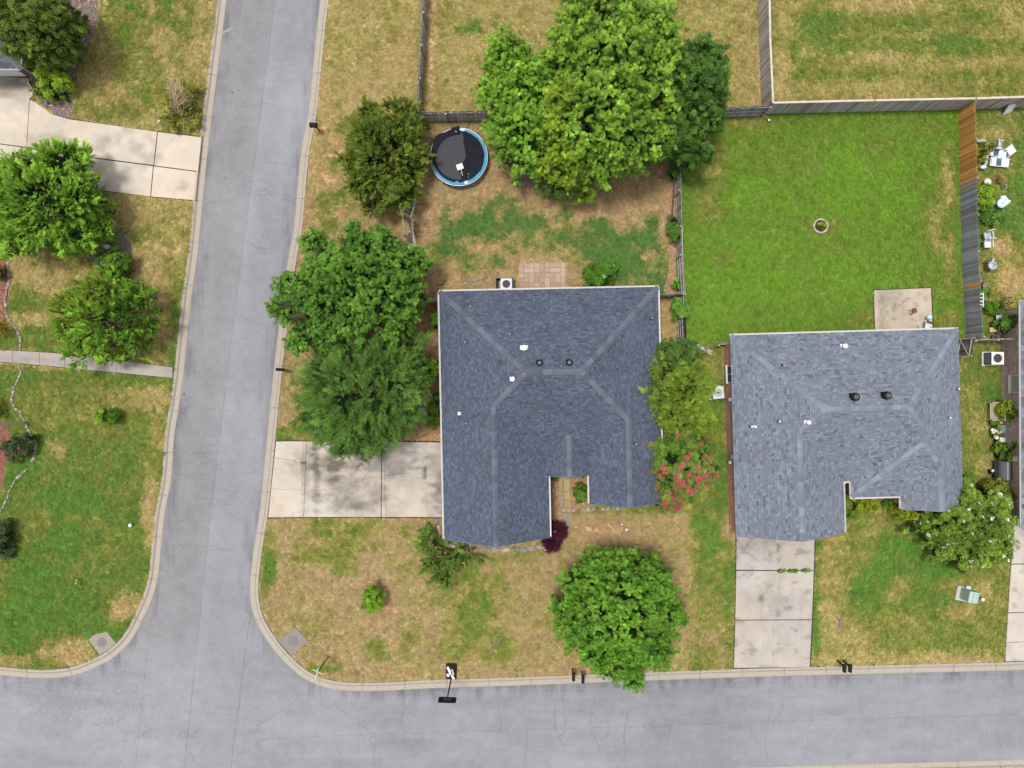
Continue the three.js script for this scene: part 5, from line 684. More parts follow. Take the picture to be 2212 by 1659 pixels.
for (const [i, u, v, m, l] of [[0, 2143, 729, mat('pot_grey', [.13, .13, .12], .9), 'grey clay pot by the thin fence'], [1, 2156, 727, TERRA, 'reddish clay pot by the thin fence'], [2, 2152, 718, DKGREY, 'dark small pot between the carton and the brick house']]) { const [x, z] = P(u, v), t = thing('clay_pot', l, 'pot', [x, L, z]); part('pot', new THREE.LatheGeometry([[.02, 0], [.13, 0], [.2, .32], [.22, .32], [.22, .38], [.17, .38], [.12, .05], [0, .05]].map((p) => new THREE.Vector2(...p)), 18), m, t); part('soil', cy(.16, .16, .02, 0, .33, 0), SOIL, t); }
{ // wooden bench, seen from its front edge
  const [x, z] = P(2140, 888), t = thing('garden_bench', 'pale wooden slatted garden bench beside the brown brick house', 'bench', [x, L, z], -Math.PI / 2); for (let k = 0; k < 6; k++) part('seat_slat', rb(1.2, .03, .075, .008, 0, .42, .3 - k * .1), TEAK, t); for (let k = 0; k < 7; k++) part('back_slat', rb(.06, .5, .025, .008, -.5 + k * .166, .68, -.3, 0, -.15), TEAK, t); part('top_rail', [rb(1.3, .09, .05, .02, 0, .95, -.34)], TEAK, t); for (const s of [-1, 1]) { part('armrest', rb(.07, .04, .6, .015, s * .62, .64, 0), TEAK, t); for (const zz of [.28, -.3]) part('leg', rb(.07, zz > 0 ? .64 : .95, .07, .012, s * .6, zz > 0 ? .32 : .475, zz), TEAK, t); } }
{ const [x, z] = P(2158, 926), t = thing('storage_tub', 'blue grey plastic tub below the wooden bench', 'tub', [x, L, z], .1); part('tub', rb(.72, .42, .5, .07, 0, .21, 0), BLUEGREY, t); part('lid', rb(.78, .07, .56, .03, 0, .44, 0), mat('tublid', [.27, .32, .38], .5), t); part('lid_rib', [bx(.03, .015, .5, -.1, .48, 0), bx(.03, .015, .5, 0, .48, 0)], DKGREY, t); }
{ const [x, z] = P(2155, 949), t = thing('plastic_cart', 'small dark cart with a pale tray beside the brown brick house', 'cart', [x, L, z], -.1); part('tray', rb(.44, .14, .34, .04, .05, .4, 0), LTGREY, t); part('body', rb(.4, .3, .3, .03, -.14, .2, 0), BLACKP, t); for (const s of [-1, 1]) part('wheel', cy(.09, .09, .04, -.15, .09, s * .18, 16, Math.PI / 2), BLACK, t); part('handle', [bar([.2, .4, -.1], [.36, .66, -.1], .015), bar([.2, .4, .1], [.36, .66, .1], .015)], GREYM, t); }
{ const [x, z] = P(2189, 990, .6), t = thing('meter_cabinet', 'pale grey cabinet on the brown brick wall above the grill', 'cabinet', [P(2161, 985)[0], L, P(2161, 985)[1]]); part('cabinet', rb(.2, .5, .38, .02, .02, 1.5, .06), LTGREY, t); part('door', rb(.02, .42, .32, .008, -.09, 1.5, .06), WHITE, t); part('conduit', [cy(.03, .03, 1.3, .08, .65, .06)], GREYM, t); }
{ const [x, z] = P(2152, 1013), t = thing('barrel_grill', 'large dark grey covered grill beside the brown brick house', 'grill', [x, L, z]); part('barrel', [cy(.44, .44, 1.3, 0, .82, 0, 28, Math.PI / 2), rb(.86, .4, 1.28, .06, 0, .58, 0)], mat('grillcover', [.085, .088, .098], .5), t); part('seam', [rb(.03, .02, 1.28, .006, -.08, 1.262, 0)], LTGREY, t); part('handle', [rb(.05, .05, .5, .015, .48, .9, 0)], RESIN, t); for (const [sx, sz] of [[1, 1], [1, -1], [-1, 1], [-1, -1]]) part('leg', bar([sx * .34, .45, sz * .5], [sx * .36, 0, sz * .52], .025), BLACK, t); }
{ const [x, z] = P(2153, 981), t = thing('gas_bottle', 'black bag with white bottle tops above the covered grill', 'bag', [x, L, z]); part('bag', rb(.55, .4, .4, .14, 0, .2, 0), BLACKP, t); part('bottle', [cy(.06, .06, .3, 0, .48, -.06, 12, .9), cy(.08, .08, .25, .2, .46, .1, 12)], WHITE, t); }
{ const [x, z] = P(2136, 1018), t = thing('watering_can', 'dark can with a pale lid left of the covered grill', 'can', [x, L, z], .5); part('can', cy(.16, .17, .36, 0, .18, 0, 16), BLACKP, t); part('lid', [rb(.2, .04, .16, .015, .05, .4, -.08)], RESIN, t); part('spout', bar([-.1, .2, .1], [-.3, .34, .2], .03, .02), BLACK, t); }
{ const a = P(956, 612), t = thing('drain_hose', 'short black curved hose end behind the middle house', 'hose', [a[0], L, a[1]]); part('hose', tube([[-.3, .04, .12], [-.1, .05, .12], [.1, .05, .02], [.14, .06, -.12]], .04, 8, 18), BLACKP, t); part('coupling', cy(.055, .055, .08, .14, .06, -.14, 12, Math.PI / 2), DKGREY, t); }
{ const a = P(920, 930), t = thing('garden_hose', 'thin dark garden hose lying in the leaf litter', 'hose', [a[0], L, a[1]]); part('hose', tube([[-.6, .03, -.6], [-.7, .03, 0], [-.5, .03, .5], [0, .03, .3], [.5, .03, -.1], [.9, .03, .0], [1.1, .03, .1]], .018, 6, 60), mat('hose', [.05, .045, .04], .6), t); part('nozzle', cy(.03, .025, .12, -.6, .03, -.66, 10, Math.PI / 2), GREYM, t); }
{ const a = P(1474, 702), t = thing('rolled_tarp', 'rolled black tarp with white straps against the blackened fence', 'tarp', [a[0], L, a[1]]); part('roll', [tube([[.02, .2, -1.0], [0, .22, -.3], [.05, .2, .4], [.02, .2, 1.1]], .17, 10, 24)], BLACKP, t); part('strap', [-.3, -.1, .6].map((q) => new THREE.TorusGeometry(.18, .012, 6, 18).translate(.02, .2, q)), DKGREY, t); part('white_tag', [rb(.16, .03, .1, .01, -.24, .38, .0, .4), rb(.12, .03, .14, .01, -.1, .39, .1)], WHITE, t); }
{ const a = P(5, 1140), t = thing('garden_statue', 'white figure in the dark shrub at the lower left edge', 'ornament', [a[0], L, a[1]]); part('branching_top', [bar([-.3, 1.1, 0], [.35, 1.2, .1], .05), bar([-.2, .9, .5], [.2, 1.0, .4], .05), bar([-.1, .9, .8], [.15, 1, .9], .04)], WHITE, t); part('stem', bar([0, 0, .1], [0, 1.1, .1], .05), BARK, t); }

{ const [x, z] = P(233, 533), t = thing('garden_stone', 'pale stone between the mulch bed and the dark round shrub', 'stone', [x, L, z]); part('stone', stoneGeos[2].clone().scale(.5, .26, .36).translate(0, .1, 0), mat('palestone', [.55, .52, .47], .9), t); part('small_stone', stoneGeos[4].clone().scale(.2, .14, .18).translate(.32, .05, .1), STONES[2], t); }
// ---------- foliage ----------
function leafGeo(list) { // list: [base, dir, len, width, normal]
  const pos = [];
  for (const [b, d, len, wd, nn] of list) { const side = new THREE.Vector3().crossVectors(d, nn).normalize().multiplyScalar(wd / 2), tip = b.clone().addScaledVector(d, len).addScaledVector(nn, -len * .12), m = b.clone().addScaledVector(d, len * .45), l = m.clone().add(side).addScaledVector(nn, wd * .22), r = m.clone().sub(side).addScaledVector(nn, wd * .22); pos.push(...b.toArray(), ...l.toArray(), ...tip.toArray(), ...b.toArray(), ...tip.toArray(), ...r.toArray()); }
  const g = new THREE.BufferGeometry(); g.setAttribute('position', new THREE.Float32BufferAttribute(pos, 3)); g.computeVertexNormals(); return g;
}
const v3 = (x, y, z) => new THREE.Vector3(x, y, z), G = mulberry(99);
const gr = (a, b) => a + (b - a) * G();
function rosette(n, len, wd, h) { const l = []; for (let i = 0; i < n; i++) { const a = i * 2.4 + gr(-.3, .3), y = h * i / n, d = v3(Math.cos(a), gr(-.15, .75), Math.sin(a)).normalize(), nn = v3(-d.x * d.y, 1, -d.z * d.y).add(v3(gr(-.35, .35), 0, gr(-.35, .35))).normalize(); nn.addScaledVector(d, -nn.dot(d)).normalize(); l.push([v3(Math.cos(a) * .03, y, Math.sin(a) * .03), d, len * gr(.75, 1.2), wd * gr(.8, 1.15), nn]); } return leafGeo(l); }
function frond(n, L0, len, wd) { const l = []; for (let i = 0; i < n; i++) { const s = i % 2 ? 1 : -1, y = L0 * (i + .5) / n, d = v3(s * gr(.6, 1), gr(.5, .9), gr(-.25, .25)).normalize(), nn = v3(0, 0, 1).add(v3(gr(-.5, .5), gr(-.2, .2), 0)).normalize(); nn.addScaledVector(d, -nn.dot(d)).normalize(); l.push([v3(0, y, 0), d, len * gr(.8, 1.2), wd, nn]); } l.push([v3(0, 0, 0), v3(0, 1, 0), L0 * 1.1, .02, v3(0, 0, 1)]); return leafGeo(l); }
const SPRIG = { broad: rosette(10, .125, .08, .14), small: rosette(10, .1, .06, .13), fine: frond(14, .5, .13, .03), feather: frond(18, .42, .14, .055), blade: leafGeo(Array.from({ length: 9 }, () => { const a = gr(0, 6.3), d = v3(Math.cos(a) * gr(.3, 1), gr(.5, 1), Math.sin(a) * gr(.3, 1)).normalize(); return [v3(0, 0, 0), d, gr(.35, .6), .03, v3(-d.y * Math.cos(a), Math.hypot(d.x, d.z), -d.y * Math.sin(a)).normalize()]; })), flower: rosette(12, .09, .08, .12) };
const LEAF = new THREE.MeshPhysicalMaterial({ roughness: .95, specularIntensity: .22, side: THREE.DoubleSide, transmission: .22, thickness: 0, ior: 1.3 });
const PETAL = new THREE.MeshStandardMaterial({ roughness: .9, side: THREE.DoubleSide });
function scatter(name, geo, m, items, parent, label) { // items: {p, d, s, spin, c}
  const im = new THREE.InstancedMesh(geo, m, items.length), q = new THREE.Quaternion(), q2 = new THREE.Quaternion(), up = v3(0, 1, 0), M = new THREE.Matrix4(), sc = v3(1, 1, 1), col = new THREE.Color();
  items.forEach((it, i) => { if (it.flat) { const z = v3(0, 1, 0).addScaledVector(it.d, -it.d.y).normalize(), xx = v3(0, 0, 0).crossVectors(it.d, z); q.setFromRotationMatrix(M.makeBasis(xx, it.d, z)); q2.setFromAxisAngle(up, (it.spin - 3.14) * .22); } else { q.setFromUnitVectors(up, it.d); q2.setFromAxisAngle(up, it.spin); } q.multiply(q2); sc.setScalar(it.s); M.compose(it.p, q, sc); im.setMatrixAt(i, M); im.setColorAt(i, col.setRGB(...it.c)); });
  im.name = name; im.castShadow = im.receiveShadow = true; im.userData.kind = 'stuff'; if (label) im.userData.label = label; parent.add(im); return im;
}
// lobes: [u, v, ru, rv, top height, base height?] in photo units; the crown is the union of these ellipsoids
function plant(name, label, cat, o) {
  const rnd = mulberry(o.seed ?? 1), r2 = (a, b) => a + (b - a) * rnd();
  const lobes = o.stack ? o.stack.map(([y0, y1, rad]) => { const [x, z] = P(...o.at); return { c: v3(x, (y0 + y1) / 2 + L, z), r: v3(rad, (y1 - y0) / 2, rad) }; }) : o.lobes.map(([u, v, ru, rv, h1, h0, tint]) => { const hb = h0 ?? Math.max(.05, h1 * .22), hm = lerp(hb, h1, .6), k = S * (H - hm) / H, [x, z] = P(u, v, hm); const sl = (q) => q - Math.min(.2, q * .3); return { c: v3(x, (hb + h1) / 2, z), r: v3(sl(ru * k), (h1 - hb) / 2, sl(rv * k)), tint }; });
  if (o.spray) { const cx0 = lobes.reduce((s, l) => s + l.c.x / lobes.length, 0), cz0 = lobes.reduce((s, l) => s + l.c.z / lobes.length, 0), top0 = Math.max(...lobes.map((l) => l.c.y + l.r.y)), n0 = lobes.length; for (let i = 0; i < o.spray; i++) { const a = (i + r2(-.4, .4)) / o.spray * 6.2832, dx = Math.cos(a), dz = Math.sin(a); let far = 0; for (let k = 0; k < n0; k++) { const l = lobes[k], al = (l.c.x - cx0) * dx + (l.c.z - cz0) * dz, off = Math.abs(-(l.c.x - cx0) * dz + (l.c.z - cz0) * dx), rr2 = (l.r.x + l.r.z) / 2; if (off < rr2) far = Math.max(far, al + Math.sqrt(rr2 * rr2 - off * off)); } const s = r2(.28, .62), q = far + r2(-.4, .2); lobes.push({ c: v3(cx0 + dx * q, top0 * r2(.3, .72), cz0 + dz * q), r: v3(s * (.6 + Math.abs(dx) * .9), s * .7, s * (.6 + Math.abs(dz) * .9)), tint: undefined }); } }
  const [tx, tz] = o.at ? P(...o.at) : [lobes[0].c.x, lobes[0].c.z], t = thing(name, label, cat, [tx, L, tz], 0, o.group);
  const base = v3(tx, L, tz), items = [], fl = [], kind = o.leaf ?? 'broad', sc = o.scale ?? 1, dens = o.density ?? 1;
  const limbEnds = [], clumpy0 = o.clump ?? .42, shoots = o.shoots ?? .3;
  lobes.forEach((lb, li) => {
    const area = Math.PI * lb.r.x * lb.r.z * (1 + .9 * lb.r.y / Math.max(lb.r.x, lb.r.z)), pr = o.puff ?? .34, n = Math.max(3, Math.round(area / (pr * pr * 1.5) * dens * (o.fill ?? 1)));
    limbEnds.push(lb.c.clone()); const Rm = (lb.r.x + lb.r.z) / 2, clumpy = Math.min(clumpy0, Rm * .17), K = Math.round(clamp(4 * Rm * Rm / .75, 5, 60)), ctr = Array.from({ length: K }, () => { const a = r2(0, 6.2832), y = r2(-.25, 1), s = Math.sqrt(Math.max(0, 1 - y * y)); return { d: v3(Math.cos(a) * s, y, Math.sin(a) * s), t: rnd(), h: r2(.5, 1.15) }; });
    for (let i = 0; i < n; i++) {
      const d = v3(r2(-1, 1), Math.pow(rnd(), .8) * 1.35 - .35, r2(-1, 1)); if (d.lengthSq() > 1 || d.lengthSq() < .02) { i--; continue; } d.normalize();
      const wob = 1 + (fbm(d.x * 3 + li * 9 + (o.seed ?? 1), d.z * 3 + d.y * 2, 3) - .5) * (o.rough ?? .95) , rad = wob * (rnd() < .1 ? r2(1.04, 1.2) : r2(.74, 1.05));
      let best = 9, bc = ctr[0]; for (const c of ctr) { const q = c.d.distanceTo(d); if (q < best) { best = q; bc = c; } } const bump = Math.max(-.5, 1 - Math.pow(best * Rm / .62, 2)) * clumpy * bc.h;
      const p = v3(d.x * lb.r.x, d.y * lb.r.y, d.z * lb.r.z).multiplyScalar(rad).add(lb.c).addScaledVector(v3(d.x, Math.max(0, d.y) * 1.2, d.z), bump - .12); if (p.y < L + .05) p.y = L + r2(.05, .2);
      let inside = false; lobes.forEach((q, qi) => { if (qi !== li) { const e = p.clone().sub(q.c).divide(q.r).length(); if (e < .72) inside = true; } }); if (inside && rnd() > .12) continue;
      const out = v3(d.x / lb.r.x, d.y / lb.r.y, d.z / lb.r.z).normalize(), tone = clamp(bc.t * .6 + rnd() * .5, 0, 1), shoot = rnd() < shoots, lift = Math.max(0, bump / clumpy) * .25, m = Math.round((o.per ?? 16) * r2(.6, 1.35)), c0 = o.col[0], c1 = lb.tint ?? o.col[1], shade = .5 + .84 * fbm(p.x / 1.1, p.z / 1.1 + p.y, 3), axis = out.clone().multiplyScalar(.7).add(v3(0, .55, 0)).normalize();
      for (let k = 0; k < m; k++) {
        const e = v3(r2(-1, 1), r2(-1, 1), r2(-1, 1)), w = p.clone(), along = r2(-.4, 2.2); if (shoot) w.addScaledVector(e, pr * .3 * (1.2 - along * .35)).addScaledVector(axis.clone().lerp(out, .5), pr * along * .8); else { w.addScaledVector(e, pr * (.5 + .45 * (o.loose ?? 1)) * (1 - .35 * Math.max(0, e.y))); w.y += r2(-.05, .3) * pr; } if (w.y < L) continue;
        const dir = (o.swirl ? axis.clone().multiplyScalar(.6).add(out.clone().multiplyScalar(.8)).add(v3(r2(-.7, .7), r2(-.5, .3) - (o.droop ?? 0), r2(-.7, .7))) : axis.clone().addScaledVector(e, .55)).normalize(), a = clamp(tone * .5 + r2(0, .3) + (shoot ? along * .14 : e.y * .25) + lift, 0, 1.1) * shade, g2 = r2(.75, 1.2) * (rnd() < .07 ? 1.45 : 1);  // daylight put into leaf colour: lighter towards tuft tops and on raised clumps
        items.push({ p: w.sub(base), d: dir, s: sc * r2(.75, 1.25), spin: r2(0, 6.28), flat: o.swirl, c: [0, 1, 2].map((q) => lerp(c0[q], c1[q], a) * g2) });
      }
      if (o.flowers && rnd() < o.flowers.p * (o.flowers.bias ? o.flowers.bias(p) : 1)) { const cnt = o.flowers.n ?? 3; for (let k = 0; k < cnt; k++) { const w = p.clone().add(v3(r2(-1, 1), r2(.2, 1), r2(-1, 1)).multiplyScalar(pr * .4)).addScaledVector(out, pr * .55).sub(base), fc = o.flowers.col[Math.floor(rnd() * o.flowers.col.length)]; fl.push({ p: w, d: axis.clone(), s: (o.flowers.s ?? 1) * r2(.7, 1.3), spin: r2(0, 6), c: fc.map((q) => q * r2(.8, 1.2)) }); } }
    }
    // loose inner leaves fill the crown, the shade inside painted into their darker colour
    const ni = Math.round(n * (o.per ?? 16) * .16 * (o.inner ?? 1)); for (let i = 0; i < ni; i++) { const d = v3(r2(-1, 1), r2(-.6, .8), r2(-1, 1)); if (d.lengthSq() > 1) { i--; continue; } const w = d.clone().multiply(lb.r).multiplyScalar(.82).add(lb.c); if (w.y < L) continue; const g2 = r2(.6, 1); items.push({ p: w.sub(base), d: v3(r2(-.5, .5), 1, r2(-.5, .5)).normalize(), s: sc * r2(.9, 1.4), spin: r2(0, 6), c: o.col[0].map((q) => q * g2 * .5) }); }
  });
  // trunk and limbs
  const tr = o.trunk ?? .14, wood = [], fork = v3(0, Math.min(o.fork ?? 1.6, lobes[0].c.y * .6), 0);
  if (o.stems) for (let i = 0; i < o.stems; i++) { const a = i / o.stems * 6.28 + r2(0, 1), lb = lobes[i % lobes.length], e = lb.c.clone().sub(base).add(v3(Math.cos(a) * lb.r.x * .5, lb.r.y * .3, Math.sin(a) * lb.r.z * .5)); wood.push(tube([[Math.cos(a) * .06, -.05, Math.sin(a) * .06], [e.x * .35, e.y * .5, e.z * .35], e], tr * .35, 5, 8)); }
  else { wood.push(new THREE.CylinderGeometry(tr * .75, tr * 1.25, fork.y + .1, 10).translate(0, fork.y / 2 - .05, 0)); for (const e of limbEnds) { const q = e.sub(base), md = fork.clone().lerp(q, .5).add(v3(0, .25, 0)), g = tube([fork.clone().setY(fork.y - .1), md, q], tr * .42, 6, 8); wood.push(g); for (let k = 0; k < (o.twigs ?? 4); k++) { const a = r2(0, 6.28), lb = lobes[limbEnds.indexOf(e)] ?? lobes[0]; wood.push(bar(md.toArray(), [q.x + Math.cos(a) * lb.r.x * .6, q.y + r2(-.1, .5) * lb.r.y, q.z + Math.sin(a) * lb.r.z * .6], tr * .22, tr * .08, 5)); } } }
  part(o.stems ? 'stem' : 'trunk', wood, BARK, t);
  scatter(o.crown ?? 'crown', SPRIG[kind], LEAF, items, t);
  if (fl.length) scatter('blossom', SPRIG.flower, PETAL, fl, t, o.flowers.label);
  plant.count = (plant.count ?? 0) + items.length;
  return t;
}
const MAPLE = [[.028, .07, .009], [.215, .36, .042]], MAPLE2 = [[.018, .06, .009], [.125, .25, .033]], DARK = [[.016, .042, .009], [.085, .17, .028]], OLIVE = [[.024, .048, .007], [.14, .185, .025]], YELLOW = [[.055, .11, .01], [.27, .37, .035]], WILLOW = [[.016, .046, .01], [.135, .25, .045]], LIME = [[.055, .115, .01], [.2, .31, .03]], BOX = [[.02, .055, .008], [.095, .17, .022]];
plant('maple_tree', 'largest bright green tree at the top behind the dry yard', 'tree', { seed: 1, spray: 22, at: [1318, 215], col: MAPLE, trunk: .26, fork: 2.6, puff: .22, per: 13, scale: .66, fill: .8, lobes: [[1300, 40, 105, 75, 10.5, 4], [1385, 62, 78, 62, 9.6, 4], [1255, 105, 80, 70, 10], [1325, 135, 105, 85, 11.2, 3], [1400, 175, 65, 90, 9.4, 3], [1290, 220, 110, 90, 10.4, 3], [1350, 280, 75, 75, 8.8, 2.6], [1300, 330, 70, 50, 7, 2], [1415, 290, 45, 50, 7.2, 2.5], [1375, 340, 50, 36, 5.8, 2], [1430, 95, 42, 50, 8.6, 4]] });
plant('maple_tree', 'bright green tree with rounded lobes beside the trampoline', 'tree', { seed: 2, spray: 16, at: [1135, 240], col: [[.034, .088, .01], [.19, .35, .037]], trunk: .2, fork: 2.2, puff: .22, per: 13, scale: .66, fill: .8, lobes: [[1100, 125, 58, 50, 8.4, 3], [1088, 195, 54, 52, 8, 2.6], [1140, 190, 70, 60, 8.6, 3], [1092, 262, 48, 46, 7, 2], [1130, 280, 72, 62, 7.4, 2.2], [1118, 335, 52, 34, 5.4, 1.6], [1180, 250, 50, 60, 7.6, 2.6]] });
plant('maple_tree', 'yellowish lower tree in the middle of the rear tree group', 'tree', { seed: 3, at: [1218, 330], col: YELLOW, trunk: .14, fork: 1.8, puff: .22, per: 13, scale: .66, fill: .8, lobes: [[1212, 232, 44, 44, 9.6, 3], [1190, 285, 34, 30, 8.2, 2.4], [1222, 335, 52, 54, 7.8, 2], [1185, 350, 36, 40, 5.4, 1.6], [1228, 385, 34, 26, 4.6, 1.4]] });
plant('young_tree', 'sparse dark green sapling at the lower fringe of the rear tree group', 'tree', { seed: 4, at: [1210, 405], col: [[.02, .06, .01], [.06, .14, .02]], trunk: .06, fork: 1.2, puff: .3, per: 11, density: .6, inner: .5, lobes: [[1196, 402, 44, 28, 3.2, .5], [1240, 370, 40, 30, 3.4, 1]] });
plant('young_tree', 'slender yellow green sapling reaching down into the dry yard', 'tree', { seed: 5, at: [1262, 405], col: LIME, trunk: .05, fork: 1, puff: .28, per: 12, density: .7, inner: .5, lobes: [[1264, 412, 24, 26, 3.2, .6], [1285, 375, 30, 22, 3.4, 1]] });
plant('shade_tree', 'dark green oval tree right of the rear tree group', 'tree', { seed: 6, spray: 14, at: [1480, 265], col: DARK, trunk: .2, fork: 2, puff: .23, per: 13, leaf: 'small', scale: 1.05, rough: .6, lobes: [[1510, 135, 58, 46, 8, 3], [1500, 200, 72, 66, 8.4, 2], [1525, 235, 48, 60, 7.4, 2], [1470, 250, 48, 66, 7, 2], [1490, 310, 40, 50, 5.6, 1], [1492, 346, 26, 26, 3.6, .6], [1440, 300, 34, 40, 5.6, 1.4]] });
plant('olive_shrub', 'large olive green shrub between the street and the trampoline', 'shrub', { seed: 7, spray: 22, at: [838, 348], col: OLIVE, stems: 7, trunk: .2, puff: .28, per: 11, leaf: 'feather', swirl: 1, scale: .72, rough: .6, lobes: [[830, 335, 74, 78, 4.6, .4], [800, 290, 42, 40, 3.9], [864, 285, 46, 40, 4], [785, 355, 40, 50, 3.6], [870, 345, 38, 50, 3.8], [815, 408, 46, 36, 3.4], [862, 408, 36, 34, 3.2]] });
plant('maple_tree', 'bright green tree overhanging the street left of the middle house', 'tree', { seed: 8, spray: 34, at: [775, 655], col: MAPLE2, trunk: .18, fork: 2, puff: .22, per: 13, scale: .66, fill: .74, lobes: [[770, 600, 84, 60, 7.6, 2.4], [835, 640, 72, 62, 7.4, 2.2], [720, 585, 60, 50, 6.6, 2], [700, 640, 72, 48, 6.6, 1.8], [640, 610, 50, 30, 5, 1.8], [632, 670, 50, 30, 4.8, 1.6], [745, 690, 80, 50, 6.4, 1.6], [680, 720, 56, 34, 4.6, 1.2], [860, 575, 52, 44, 6, 2], [770, 522, 36, 36, 5, 2], [820, 530, 36, 36, 5.2, 2], [700, 535, 26, 30, 4.2, 1.8], [855, 700, 44, 36, 5.2, 1.4], [905, 570, 34, 26, 4.6, 2]] });
plant('willow_tree', 'dark green feathery tree above the stained driveway', 'tree', { seed: 9, spray: 20, at: [790, 850], col: WILLOW, trunk: .16, fork: 1.4, puff: .36, per: 10, leaf: 'fine', scale: 1.15, swirl: 1, droop: .1, rough: .5, inner: .6, lobes: [[785, 850, 112, 92, 6, .6], [730, 820, 66, 60, 5.2, .6], [850, 820, 56, 66, 5.2, .6], [770, 915, 90, 50, 4.6, .4], [850, 890, 50, 44, 4.4, .5], [700, 890, 44, 50, 3.8, .4], [775, 950, 50, 26, 3.2, .4], [870, 760, 40, 36, 4, .8]] });
plant('maple_tree', 'round bright green tree on the front lawn by the cross street', 'tree', { seed: 10, at: [1320, 1300], col: [[.02, .065, .008], [.14, .285, .03]], trunk: .2, fork: 2.2, puff: .21, per: 13, scale: .64, fill: .82, lobes: [[1335, 1310, 108, 108, 8, 2], [1270, 1270, 66, 60, 7, 2], [1395, 1255, 62, 56, 7, 2], [1300, 1225, 50, 44, 6, 2], [1365, 1222, 44, 36, 5.6, 2], [1240, 1330, 52, 52, 6, 1.6], [1425, 1320, 50, 60, 6.2, 1.6], [1292, 1398, 60, 50, 5.6, 1.2], [1375, 1400, 72, 56, 5.8, 1.2], [1330, 1440, 60, 34, 4.6, 1], [1420, 1400, 44, 40, 4.6, 1], [1366, 1470, 26, 22, 3.6, 1], [1460, 1330, 26, 26, 4.4, 1.4], [1210, 1310, 26, 24, 4.2, 1.4]] });
plant('olive_tree', 'tall dark olive evergreen above the top left garage', 'tree', { seed: 11, spray: 6, at: [95, 72], col: [[.018, .042, .008], [.12, .165, .028]], trunk: .2, fork: 1.4, puff: .23, per: 13, leaf: 'small', scale: 1.05, rough: .6, lobes: [[55, 28, 66, 56, 6.6, .6], [104, 58, 58, 60, 6.4, .6], [70, 90, 52, 42, 5.6, .6], [124, 36, 42, 56, 5.6, .6], [112, 110, 40, 28, 4.6, .5], [10, 20, 50, 50, 6, .6, [.13, .12, .02]]] });
plant('round_shrub', 'bright green mounded shrub beside the tan driveway', 'shrub', { seed: 12, col: LIME, stems: 4, puff: .26, per: 16, leaf: 'small', scale: 1.4, lobes: [[116, 168, 36, 32, 1.9, .2], [102, 160, 22, 22, 1.6]] });
plant('low_shrub', 'low dull green groundcover shrub below the bright mounded one', 'shrub', { seed: 13, col: OLIVE, stems: 4, puff: .22, per: 10, leaf: 'small', scale: 1.1, density: .7, inner: .5, lobes: [[118, 205, 36, 18, .8, .05], [82, 192, 18, 18, .7]] });
plant('laurel_tree', 'big bright green shrub tree beside the tan driveway at the left edge', 'tree', { seed: 14, spray: 26, at: [95, 440], col: [[.04, .1, .01], [.22, .39, .04]], stems: 8, trunk: .2, puff: .34, per: 14, leaf: 'feather', scale: .78, swirl: 1, droop: .1, rough: .5, lobes: [[95, 440, 100, 88, 5.6, .4], [130, 360, 40, 44, 5, .6], [40, 400, 60, 60, 5, .4], [175, 440, 48, 52, 4.4, .3], [190, 495, 32, 40, 3.6, .3], [60, 505, 60, 32, 3.8, .2], [140, 505, 56, 34, 3.8, .2], [150, 325, 12, 10, 3.6, 1.5]] });
plant('round_shrub', 'dark round shrub at the lower end of the left mulch bed', 'shrub', { seed: 15, col: BOX, stems: 4, puff: .24, per: 18, leaf: 'small', scale: 1.3, lobes: [[248, 567, 37, 34, 1.8, .1]] });
plant('airy_tree', 'airy yellow green tree with open branches above the left footpath', 'tree', { seed: 16, spray: 24, at: [235, 690], col: [[.03, .085, .008], [.17, .31, .03]], trunk: .1, fork: 1.1, twigs: 10, puff: .3, per: 9, leaf: 'feather', scale: .72, swirl: 1, density: .7, inner: .35, rough: .7, lobes: [[240, 690, 78, 66, 4.2, .8], [285, 680, 52, 56, 3.8, .8, [.06, .13, .012]], [185, 690, 54, 52, 3.6, .8, [.19, .25, .02]], [215, 630, 52, 34, 3.6, 1, [.17, .24, .02]], [150, 680, 44, 40, 3, 1, [.2, .26, .02]], [255, 745, 56, 26, 3, .8], [300, 640, 34, 28, 3, 1], [180, 745, 34, 22, 2.8, 1]] });
plant('small_bush', 'small yellow green bush alone on the lower left lawn', 'shrub', { seed: 17, col: LIME, stems: 4, puff: .22, per: 12, leaf: 'small', scale: 1.1, density: .8, lobes: [[222, 896, 16, 20, 1.1, .05], [244, 898, 16, 18, 1.2, .05, [.06, .12, .012]]] });
plant('rose_bush', 'dark rose bush with red blooms in the left flower bed', 'shrub', { seed: 18, col: [[.015, .035, .012], [.05, .08, .03]], stems: 6, puff: .24, per: 13, leaf: 'small', scale: 1.2, flowers: { p: .5, n: 4, s: .7, col: [[.28, .02, .05], [.2, .015, .04], [.32, .05, .07]], label: 'red blooms' }, lobes: [[30, 968, 32, 26, 1.3, .1], [52, 962, 22, 26, 1.2]] });
plant('rose_bush', 'red flowering bush at the left edge above the stone edging', 'shrub', { seed: 19, col: [[.02, .05, .01], [.06, .1, .02]], stems: 4, puff: .22, per: 12, leaf: 'small', scale: 1.1, flowers: { p: .7, n: 4, s: 1, col: [[.45, .02, .06], [.4, .03, .05]], label: 'red blooms' }, lobes: [[-6, 588, 14, 18, 1.2, .1]] });
const tuft = (name, label, u, v, r, h, col, seed) => plant(name, label, 'ornamental grass', { seed, col, stems: 3, trunk: .03, crown: 'foliage', puff: r * S * .5, per: 18, leaf: 'blade', scale: r * S * .95, inner: .4, lobes: [[u, v, r * .62, r * .62, h, .05]] });
tuft('grass_clump', 'orange yellow ornamental grass at the left edge above the footpath', 8, 708, 24, .7, [[.12, .1, .015], [.36, .24, .04]], 20);
